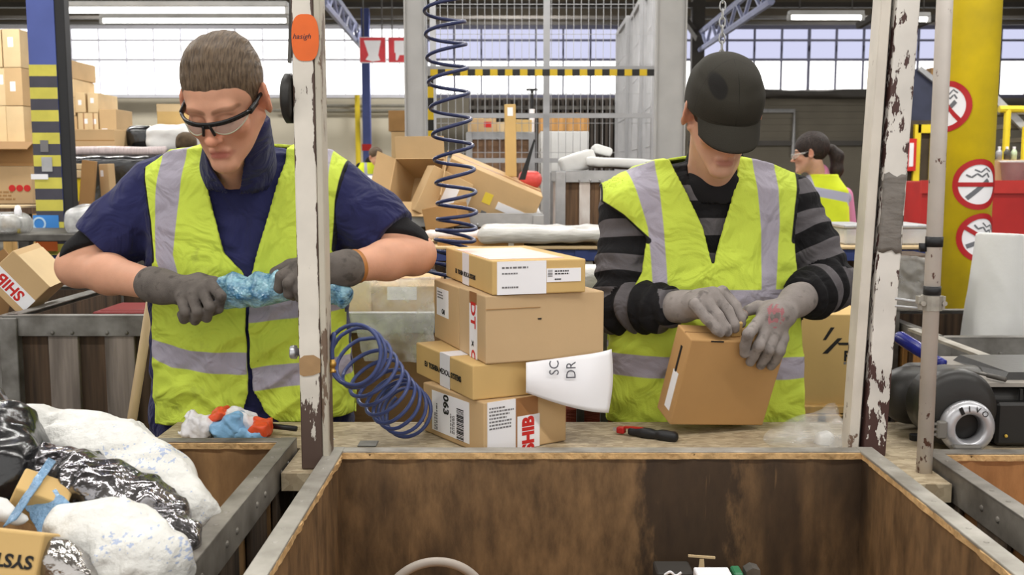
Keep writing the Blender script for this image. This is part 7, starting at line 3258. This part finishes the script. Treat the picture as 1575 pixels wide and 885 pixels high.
# ------------------------------------------------------------------ black machine at the right
MC = Vector((.98, 2.26, BZ))
o = thing('packing_machine', 'black machine with a silver ring nozzle on the bench at right', 'machine', MC)
MBLK = M('machine_black', C255(42, 40, 38), .42, var=.2, vscale=6, bump=.05, bscale=60)
MGREY = M('machine_grey', C255(120, 116, 110), .55, var=.12, vscale=6)
f = Field()
l_, r_ = xof(1366, 2.2, 640) - MC.x, .52
f.cone(V(l_ + .075, .02, .078), V(r_, .02, .078), .066, .066, 0)
f.box(V((l_ + r_) / 2 + .05, .03, .066), V((r_ - l_) / 2 - .05, .15, .062), None, .03, .03)
solid('housing', f, .005, MBLK, o)
rc = P(1492, 660, 2.055) - MC
Rf = Matrix.Translation(rc + Vector((0, .0, 0))) @ Matrix.Rotation(math.pi / 2, 4, 'X')
bm = NB()
lathe(bm, [(.030, -.13), (.080, -.12), (.083, -.05), (.077, -.034), (.058, -.026), (.030, -.024)], 48, Rf @ Matrix.Translation((-.008, .032, 0)))
obj('front_bell', bm, MBLK, o, True)
bm = NB()
lathe(bm, [(.027, -.05), (.0285, -.006), (.031, .002), (.036, .004), (.046, .0015), (.054, -.006), (.0565, -.014), (.0555, -.022), (.046, -.026), (.036, -.03)], 56, Rf, close=True)
ring = obj('nozzle_ring', bm, M('brushed_aluminium', C255(196, 196, 200), .35, metal=.55, var=.06, vscale=40), o, True)
for s, an, sz in (('I', 96, .019), ('V', 72, .018), ('O', 48, .017)):
    a = math.radians(an)
    p = rc + Vector((math.cos(a) * .0415, -.0040, math.sin(a) * .0415))
    text('marker_letter', s, sz, Matrix.Translation(p) @ Matrix.Rotation(math.pi / 2, 4, 'X') @ Matrix.Rotation(a - math.pi / 2, 4, 'Z'), INK, ring)
bm = NB()
a = math.radians(118)
box(bm, -.004, .004, -.0008, .0, -.008, .008, 0, Matrix.Translation(rc + Vector((math.cos(a) * .0425, -.0035, math.sin(a) * .0425))) @ Matrix.Rotation(-.45, 4, 'Y'))
obj('dark_slot', bm, INK, ring)
bm = NB()
box(bm, -.032, .026, -.012, .01, -.008, .012, .004, Matrix.Translation(rc + Vector((-.005, -.002, -.044))))
obj('grey_clip', bm, MGREY, o)
bm = NB()
box(bm, -.01, .01, -.006, .008, -.02, .016, .003, Matrix.Translation(rc + Vector((-.058, 0, .0))))
for i in range(3):
    box(bm, -.018, -.009, -.002, .003, -.014 + i * .011, -.010 + i * .011, 0, Matrix.Translation(rc + Vector((-.058, 0, .0))))
obj('grey_clip', bm, MGREY, o)
ztop = .128
bm = NB()
xr_ = .5
hexa(bm, [(xof(1478, 2.12, 615) - MC.x, -.13, ztop), (xr_, -.13, ztop), (xr_, .16, ztop + .006), (xof(1420, 2.42, 560) - MC.x, .16, ztop + .006),
          (xof(1478, 2.12, 615) - MC.x + .004, -.127, ztop + .008), (xr_, -.127, ztop + .008), (xr_, .157, ztop + .014), (xof(1420, 2.42, 560) - MC.x + .004, .157, ztop + .014)])
obj('top_deck', bm, M('dusty_deck', C255(136, 130, 122), .6, var=.15, vscale=14), o)
bm = NB()
xq = xof(1515, 2.2, 600) - MC.x
hexa(bm, [(xq + .02, -.10, ztop + .006), (xr_, -.10, ztop + .006), (xr_, .11, ztop + .012), (xq, .11, ztop + .012),
          (xq + .035, -.09, ztop + .024), (xr_, -.09, ztop + .024), (xr_, .10, ztop + .028), (xq + .012, .10, ztop + .028)])
obj('raised_panel', bm, MBLK, o)
bm = NB()
for i in range(16):
    x = xq + .04 + i * .012
    box(bm, x, x + .006, -.134, -.128, ztop - .028, ztop - .004)
obj('vent_grille', bm, M('vent_dark', C255(34, 33, 32), .6), o)
bm = NB()
box(bm, xof(1536, 2.1, 660) - MC.x, .5, -.150, -.09, .006, ztop - .03, .006)
obj('side_module', bm, M('module_black', C255(36, 35, 34), .45), o)
bm = NB()
lathe(bm, [(0, 0), (.004, 0), (.003, .003), (0, .003)], 12, Matrix.Translation(P(1547, 671, 2.108) - MC) @ Matrix.Rotation(math.pi / 2, 4, 'X'))
obj('indicator', bm, M('amber_plastic', C255(206, 170, 70), .3), o, True)
bm = NB()
for s in (-.1, .3):
    for y in (-.08, .1):
        lathe(bm, [(0, 0), (.014, 0), (.014, .012), (0, .012)], 12, Matrix.Translation((s, y, 0)))
obj('feet', bm, BLACKP, o)
# screwdriver lying across the machine
hn, hb2, tp = P(1380, 517, 2.42), P(1452, 562, 2.27), P(1545, 610, 2.13)
tp.z = max(tp.z, BZ + ztop + .016)
o = thing('screwdriver', 'screwdriver with dark blue handle lying across the black machine', 'screwdriver', hb2)
dv = (hb2 - hn).normalized()
bm = NB()
L = (hb2 - hn).length
rp_ = [(0, 0), (.012, .002), (.0165, .012), (.0165, L * .45), (.015, L * .62), (.0165, L * .72), (.014, L * .78), (.0095, L * .82), (.0125, L * .88), (.0125, L * .97), (.006, L), (0, L)]
lathe(bm, rp_, 20, frame(hn - o.location, dv.cross(Vector((0, 0, 1))), dv))
obj('handle', bm, M('clear_blue_handle', C255(38, 44, 128), .25, var=.25, vscale=40), o, True)
bm = NB()
dv2 = (tp - hb2)
tube(bm, [Vector((0, 0, 0)), dv2 * .72, dv2 * .722, dv2], [.0032, .0032, .0055, .0055], 12)
obj('shaft', bm, STEEL_D, o, True)
o = thing('flat_bar', 'flat grey steel bar lying behind the blue screwdriver handle', 'bar', P(1455, 530, 2.75))
bm = NB()
bar(bm, P(1404, 507, 2.985) - o.location, P(1524, 552, 2.46) - o.location, .03, .008)
obj('bar', bm, RAIL, o)

# ------------------------------------------------------------------ waste in the left crate
PRINTED = bpy.data.materials.new('white_bag_blue_print')
_nt, _N, _L, _b = nodes(PRINTED)
_tc = _N.new('ShaderNodeTexCoord')
_mp = _N.new('ShaderNodeMapping')
_mp.inputs['Rotation'].default_value = (0, .3, .5)
_mp.inputs['Scale'].default_value = (1, .6, 1.4)
_L.new(_tc.outputs['Object'], _mp.inputs[0])
_n = _N.new('ShaderNodeTexNoise')
_n.inputs['Scale'].default_value = 150
_n.inputs['Detail'].default_value = 2
_L.new(_mp.outputs[0], _n.inputs['Vector'])
_n2 = _N.new('ShaderNodeTexNoise')
_n2.inputs['Scale'].default_value = 11
_L.new(_tc.outputs['Object'], _n2.inputs['Vector'])
_ad = _N.new('ShaderNodeMath')
_ad.operation = 'ADD'
_L.new(_n.outputs['Fac'], _ad.inputs[0])
_L.new(_n2.outputs['Fac'], _ad.inputs[1])
_mr = _N.new('ShaderNodeMapRange')
_mr.inputs['From Min'].default_value = 1.24
_mr.inputs['From Max'].default_value = 1.28
_mr.inputs['To Max'].default_value = .6
_L.new(_ad.outputs[0], _mr.inputs['Value'])
_x = _N.new('ShaderNodeMix')
_x.data_type = 'RGBA'
_L.new(_mr.outputs[0], _x.inputs['Factor'])
_x.inputs[6].default_value = (*C255(222, 221, 216), 1)
_x.inputs[7].default_value = (*C255(120, 150, 205), 1)
_L.new(_x.outputs[2], _b.inputs['Base Color'])
_b.inputs['Roughness'].default_value = .4
_n4 = _N.new('ShaderNodeTexNoise')
_n4.inputs['Scale'].default_value = 24
_n4.inputs['Detail'].default_value = 6
_L.new(_tc.outputs['Object'], _n4.inputs['Vector'])
_bp = _N.new('ShaderNodeBump')
_bp.inputs['Strength'].default_value = .9
_bp.inputs['Distance'].default_value = .016
_L.new(_n4.outputs['Fac'], _bp.inputs['Height'])
_L.new(_bp.outputs[0], _b.inputs['Normal'])
FOIL = M('silver_foil', C255(176, 172, 168), .16, metal=.9, var=.25, vscale=12, bump=.9, bscale=22)
FOIL_D = M('dark_silver_film', C255(150, 148, 150), .16, metal=.9, var=.4, vscale=9, bump=1.0, bscale=16, var2=C255(58, 56, 60))


def soft_chain(name, label, cat, pts, rs, mat, amp=.012, s=22, seed=1, h=.006, squash=1.0, fine=.002, fs=90):
    f = Field()
    P0 = np.array(pts[0])
    sc = V(1, 1, 1 / squash)
    q = [(np.array(p) - P0) * sc + P0 for p in pts]
    f.chain(q, rs, .03)
    g = f

    def fn(p):
        d = g((p - P0) * sc + P0)
        return d * min(1, squash) - (1 - np.abs(vnoise(p, s, seed)) * 1.5) * amp - (.5 - np.abs(vnoise(p, s * 2.3, seed + 7))) * amp * .9 - (.5 - np.abs(vnoise(p, fs * .8, seed + 2))) * fine * 1.6
    f2 = Field()
    pa = np.array(pts)
    m = max(rs) + amp * 2.5 + .02
    f2.raw(fn, pa.min(0) - m, pa.max(0) + m)
    c = pa.mean(0)
    o = solid(name, f2, h, mat, local=c)
    o.location = c
    return tag(o, label, cat)


soft_chain('black_bag', 'big black sack bulging at the left edge of the waste crate', 'bag', [npP(-70, 690, 1.72), npP(-6, 690, 1.68), npP(14, 730, 1.6)], [.12, .062, .05], BLACKFILM, .012, 20, 3, .007)
soft_chain('white_bag', 'long white plastic bag with pale blue print slumped across the waste crate', 'bag', [npP(38, 640, 1.80), npP(70, 668, 1.80), npP(125, 700, 1.78), npP(190, 720, 1.74), npP(240, 755, 1.67), npP(292, 792, 1.61)], [.010, .030, .062, .062, .052, .034], PRINTED, .013, 24, 8, .0055)
soft_chain('white_bag', 'upper lump of white printed bag near the rear rim of the waste crate', 'bag', [npP(70, 668, 1.88), npP(118, 690, 1.86), npP(160, 688, 1.86)], [.03, .052, .034], PRINTED, .010, 26, 5, .006)
soft_chain('film_bag', 'dark silver film folded over the white bag in the waste crate', 'film', [npP(62, 722, 1.60), npP(120, 748, 1.56), npP(170, 762, 1.54), npP(220, 790, 1.52), npP(282, 832, 1.47)], [.03, .045, .046, .038, .015], FOIL_D, .014, 26, 12, .0055, .8)
soft_chain('white_bag', 'white printed bag lowest in the waste crate', 'bag', [npP(104, 812, 1.40), npP(170, 850, 1.38), npP(228, 870, 1.36)], [.022, .058, .05], PRINTED, .011, 26, 17, .0055)
soft_chain('foil_bag', 'crumpled silver foil beside the lettered carton in the waste crate', 'foil', [npP(82, 872, 1.30), npP(108, 900, 1.30)], [.03, .035], FOIL, .010, 30, 21, .005)
soft_chain('white_scrap', 'small white film scrap at the left edge of the waste crate', 'film', [npP(-10, 782, 1.40), npP(26, 800, 1.40)], [.016, .008], WHITEFILM, .004, 40, 23, .004, .6)
BUBM = M('pale_blue_bubble_film', C255(120, 160, 196), .2, var=.2, vscale=40, bump=.9, bscale=180, spec=.9)


def bubble_sheet(label, pts, seed):
    a, b, c, d = [Vector(p) for p in pts]
    cc = (a + b + c + d) / 4
    o = sheet('bubble_wrap', label, 'bubble wrap', pts, BUBM, cc, .009, 22, 18, seed, .002, 22)
    return o


bubble_sheet('flat piece of blue bubble wrap in the middle of the waste crate', [P(40, 778, 1.44), P(86, 752, 1.47), P(132, 798, 1.42), P(66, 836, 1.38)], 3)
bubble_sheet('narrow torn strip of blue bubble wrap leaning left in the waste crate', [P(6, 812, 1.36), P(74, 706, 1.52), P(86, 712, 1.52), P(26, 800, 1.37)], 9)
K2 = Carton('small brown carton half buried in the waste crate', (.075, .06, .05), mw_yaw(P(52, 790, 1.475), .3, .45, .25), CARD_Y, seam=False)
mws = mw_yaw(P(-8, 902, 1.27), .12, .16, -.35)
K3 = Carton('carton with upside down black lettering in the lower left of the waste crate', (.115, .08, .072), mws, CARD_Y, seam=False)
K3.txt('SYSTEM', 'front', K3.w * .60, K3.h * .50, .023, INK, 180, 1.0)
soft_chain('film_waste', 'dark plastic waste filling the bottom of the waste crate', 'waste', [npP(-60, 860, 1.62) * V(1, 1, 0) + V(0, 0, .74), V(-.95, 1.5, .72), V(-.75, 1.55, .66), V(-.66, 1.35, .7)], [.14, .15, .13, .10], BLACKFILM, .02, 14, 30, .012)
for i, (x, y, w_, d_, z0_, h_, lab) in enumerate(((-1.2, 1.25, .5, .55, .141, .36, 'carton at the bottom left of the waste crate'), (-.72, 1.4, .4, .7, .141, .36, 'carton at the bottom right of the waste crate'))):
    Carton(lab, (w_, d_, h_), mw_yaw((x, y, z0_), .05), CARD_D)

# bits in the middle crate
HOSE_G = M('grey_rubber_hose', C255(176, 166, 156), .45, var=.08, bump=.05)
c = P(671, 934, 1.80)
o = thing('hose', 'loop of thick grey hose sticking up inside the middle crate', 'hose', c)
bm = NB()
ptsh = []
for i in range(60):
    a = 2 * math.pi * i / 59 * .93 + math.pi * 1.57
    ptsh.append((math.cos(a) * .094, .03 * math.sin(a * .5), math.sin(a) * .094))
tube(bm, ptsh, .0082, 14)
obj('hose_loop', bm, HOSE_G, o, True)
zf = c.z - .103
Carton('carton lying under the grey hose loop in the middle crate', (.5, .6, zf - .141), mw_yaw((-.08, 1.62, .141), .0), CARD_D)
Carton('carton under the loose parts in the right of the middle crate', (.4, .55, .50), mw_yaw((.45, 1.65, .141), .0), CARD_D)
zf2 = .642
Yb = 1.88
o = thing('parts_box', 'dark box with a pale cord in the bottom of the middle crate', 'box', (xof(1035, Yb, 880), Yb, zf2))
bm = NB()
x_ = (xof(1064, Yb, 880) - xof(1008, Yb, 880)) / 2
zt3 = P(1035, 872, Yb).z - zf2
box(bm, -x_, x_, -.03, .03, 0, zt3, .003)
obj('box_body', bm, M('dark_grey_card', C255(58, 54, 50), .7), o)
bm = NB()
tube(bm, catmull([(-x_ * .6, -.032, zt3 - .004), (-x_ * .3, -.034, zt3 + .003), (0, -.033, zt3 - .005), (x_ * .3, -.034, zt3 + .002)], 6), .0025, 6)
obj('cord', bm, PAPER, o, True)
o = thing('tag', 'cream paper tag standing beside the dark box in the middle crate', 'tag', (xof(1082, Yb, 870), Yb + .02, zf2))
bm = NB()
prism(bm, [(-.014, 0), (.014, 0), (.004, P(1082, 866, Yb).z - zf2), (-.004, P(1082, 866, Yb).z - zf2)], .003, Matrix.Rotation(math.pi / 2, 4, 'X'))
obj('card', bm, CARD_L, o)
bm = NB()
zz = P(1080, 866, Yb).z - zf2
bar(bm, (-.026, 0, zz + .006), (.026, 0, zz + .002), .004)
obj('tie', bm, CARD_L, o)
o = thing('paper_sheet', 'white folded paper lying in the bottom of the middle crate', 'paper', (xof(1095, Yb - .03, 882), Yb - .05, zf2))
bm = NB()
box(bm, -.035, .03, -.02, .02, 0, P(1095, 879, Yb - .05).z - zf2, .002)
obj('sheet', bm, PAPER, o)
o = thing('plastic_part', 'small green and grey plastic part at the right of the loose parts', 'part', (xof(1150, Yb, 880), Yb, zf2))
bm = NB()
zz = P(1150, 876, Yb).z - zf2
box(bm, -.03, -.012, -.02, .02, 0, zz, .003)
obj('green_end', bm, M('green_plastic', C255(60, 130, 90), .4), o)
bm = NB()
prism(bm, [(-.010, 0), (.03, 0), (.02, zz + .004), (.006, zz + .008), (-.006, zz)], .03, Matrix.Translation((0, .015, 0)) @ Matrix.Rotation(math.pi / 2, 4, 'X'))
obj('grey_body', bm, STEEL, o)


# ------------------------------------------------------------------ the two workers farther back
VEST_F = attr_mat('hi_vis_fabric_far', C255(222, 236, 52), [('band', C255(178, 178, 198), 0.002)], rough=.75, bump=.1)
PINK = attr_mat('pink_sweater', C255(208, 132, 166), [], rough=.85)
JEANS = attr_mat('dark_trousers', C255(48, 48, 58), [], rough=.85)


def far_person(label, px, Y, ztop, turn, build_extra):
    pass


def build_woman():
    Y = 6.4
    root = thing('person', 'person with dark ponytail, pink sweater and yellow vest seen from behind', 'person', (xof(1270, Y, 330), Y, 0))
    loc = np.array(root.location)
    q = lambda px, py, dy=0: npP(px, py, Y + dy)
    hd = Head(q(1246, 238, -.02), yaw=-1.95, pitch=.12, s=.95)
    neck = q(1262, 275, .02)
    SL, SR = q(1238, 300, -.05), q(1297, 302, .05)
    T = Torso([(272, 1246, 1284, Y, .08), (292, 1238, 1298, Y, .11), (340, 1238, 1300, Y, .12), (400, 1242, 1300, Y, .115), (460, 1236, 1304, Y, .13), (520, 1240, 1302, Y, .12)])
    f = Field()
    T.add(f, -.012, .03)
    f.cone(neck + V(0, 0, -.05), hd.w((0, .02, -.05)), .055, .05, .03)
    hd.build(f, .9)
    arms = []
    for S, E, Wr in ((SL, q(1226, 352, -.08), q(1214, 392, -.25)), (SR, q(1306, 362, .02), q(1296, 405, -.18))):
        f.chain([S, E, Wr], [.045, .038, .03], .03)
        f.ell(Wr + (Wr - E) * .25, V(.035, .05, .03), None, .02)
        for k_ in range(4):
            f.cone(Wr + (Wr - E) * .3 + V(-.02 + .013 * k_, 0, 0), Wr + (Wr - E) * .62 + V(-.022 + .015 * k_, -.01, -.01), .009, .008, .004)
        arms.append((S, E, Wr))
    legs(f, T.z[0] + .05, T.cx[0], Y)
    solid('body', f, .0075, SKIN_R, root, {'lips': hd.lips, 'brows': hd.brows, 'flush': hd.flush}, local=loc)
    s = Field()
    T.add(s, .0, .02)
    s.cone(neck + V(0, 0, -.045), neck + V(-.012, 0, .032), .085, .064, .02)
    for S, E, Wr in arms:
        s.chain([S, E, Wr], [.06, .052, .042], .03)
    s.ell(hd.w((0, .02, .02)), V(.098, .098, .12), None, 0, 's')
    solid('sweater', s, .008, PINK, root, local=loc, lo=np.array([s.lo[0], s.lo[1], .85]))
    v = Field()
    T.add(v, .016, .02)
    for S in (SL, SR):
        v.cone(neck + V(0, 0, -.05), S + V(0, 0, .0), .085, .07, .03)
    v.cone(neck + V(0, 0, -.03), neck + V(-.01, 0, .1), .072, .08, .01, 's')
    pb = poly_sd(xz([(1238, 262), (1226, 285), (1228, 330), (1238, 350), (1236, 440), (1304, 440), (1301, 350), (1309, 330), (1309, 300), (1296, 285), (1284, 262)], Y))
    v2 = Field()
    v2.raw(lambda p: np.maximum(v(p), -pb(p)), v.lo - .02, v.hi + .02)
    bands = [poly_sd(xz(b, Y)) for b in ([(1231, 258), (1242, 258), (1246, 292), (1240, 300)], [(1232, 286), (1244, 287), (1298, 297), (1310, 299), (1310, 312), (1292, 310), (1240, 300)],
                                         [(1294, 308), (1306, 292), (1312, 296), (1299, 318)], [(1226, 396), (1306, 396), (1306, 410), (1226, 410)])]
    solid('safety_vest', v2, .007, VEST_F, root, {'band': lambda X: np.max([b(X) for b in bands], 0)}, local=loc)
    t = Field()
    t.raw(lambda p: np.maximum(T.fn(.012)(p), p[:, 2] - .98), V(T.cx[0] - .3, Y - .3, T.z[0]), V(T.cx[0] + .3, Y + .3, .98), .02)
    for sg in (-1, 1):
        t.chain([V(T.cx[0] + sg * .085, Y, T.z[0] + .08), V(T.cx[0] + sg * .1, Y, .5), V(T.cx[0] + sg * .1, Y + .02, .06)], [.1, .078, .07], .03)
    solid('trousers', t, .01, JEANS, root, local=loc)
    hf = Field()

    def hair(p):
        qq = hd.loc(p)
        r = np.array((.088, .111, .103))
        c = np.array((0, .019, .048))
        k = (qq - c) / r
        n = np.sqrt((k * k).sum(1))
        k1 = np.sqrt((((qq - c) / (r * r)) ** 2).sum(1)) + 1e-9
        d = n * (n - 1) / k1
        hl = np.interp(qq[:, 1], [-.12, -.075, -.05, -.02, 0, .012, .03, .06, .12], [.026, .024, .016, -.03, -.03, .02, -.04, -.06, -.05])
        return np.maximum(d, (hl - qq[:, 2]) * .7) * hd.s
    c0 = hd.w((0, .02, .05))
    hf.raw(hair, c0 - .14, c0 + .14)
    b0 = q(1276, 231, .0)
    hf.chain([q(1268, 228, 0), q(1279, 230, .0), q(1287, 240, .0), q(1287, 262, .0), q(1281, 290, .0)], [.026, .028, .040, .038, .012], .02)
    solid('hair', hf, .006, HAIR_R, root, local=loc)
    glasses(hd, root, loc, LENS)


def build_far_man():
    Y = 13.5
    root = thing('person', 'distant person in a yellow vest bending over beside the blue post', 'person', (xof(568, Y, 260), Y, 0))
    loc = np.array(root.location)
    q = lambda px, py, dy=0: npP(px, py, Y + dy)
    hd = Head(q(577, 243, -.05), yaw=.9, pitch=.55, s=1.0)
    T = Torso([(252, 556, 578, Y, .10), (258, 552, 580, Y, .12), (272, 554, 579, Y, .13), (300, 554, 578, Y, .14), (330, 556, 578, Y, .12)])
    neck = q(570, 252)
    f = Field()
    T.add(f, -.015, .03)
    f.cone(neck + V(0, 0, -.04), hd.w((0, .02, -.05)), .06, .055, .03)
    hd.build(f)
    arms = ((q(555, 258, 0), q(553, 275, .02), q(562, 286, -.2)), (q(578, 258, 0), q(582, 274, -.1), q(586, 282, -.3)))
    for S, E, Wr in arms:
        f.chain([S, E, Wr], [.05, .042, .032], .03)
        f.ell(Wr + V(0, -.05, -.02), V(.04, .06, .03), None, .02)
        for k_ in range(4):
            f.cone(Wr + V(-.02 + .013 * k_, -.08, -.03), Wr + V(-.02 + .015 * k_, -.13, -.05), .009, .008, .004)
    legs(f, T.z[0] + .05, T.cx[0], Y)
    solid('body', f, .012, SKIN_R, root, {'lips': hd.lips, 'brows': hd.brows, 'flush': hd.flush}, local=loc)
    s = Field()
    for S, E, Wr in arms:
        s.chain([S, E, Wr], [.07, .06, .045], .03)
    s.cone(neck + V(0, 0, -.05), neck + V(.01, -.02, .02), .09, .08, .02)
    solid('jacket', s, .012, BLACKCLOTH, root, local=loc)
    v = Field()
    T.add(v, .015, .02)
    v2 = Field()
    v2.raw(lambda p: np.maximum(v(p), .75 - p[:, 2]), v.lo - .02, v.hi + .02)
    bd = [poly_sd(xz(b, Y)) for b in ([(562, 250), (566, 250), (568, 272), (563, 272)], [(550, 268), (584, 268), (584, 272), (550, 272)])]
    solid('safety_vest', v2, .012, VEST_F, root, {'band': lambda X: np.max([b(X) for b in bd], 0)}, local=loc)
    t = Field()
    for sg in (-1, 1):
        t.chain([V(T.cx[0] + sg * .085, Y, .95), V(T.cx[0] + sg * .1, Y, .5), V(T.cx[0] + sg * .1, Y + .02, .05)], [.12, .085, .075], .04)
    solid('trousers', t, .015, JEANS, root, local=loc)
    hf = Field()
    hf.ell(hd.w((0, .025, .06)), V(.09, .1, .085), None, 0)
    hf.ell(hd.w((0, -.05, -.03)), V(.065, .07, .08), None, .01, 's')
    solid('hair', hf, .01, HAIR_L, root, local=loc)


build_woman()
build_far_man()
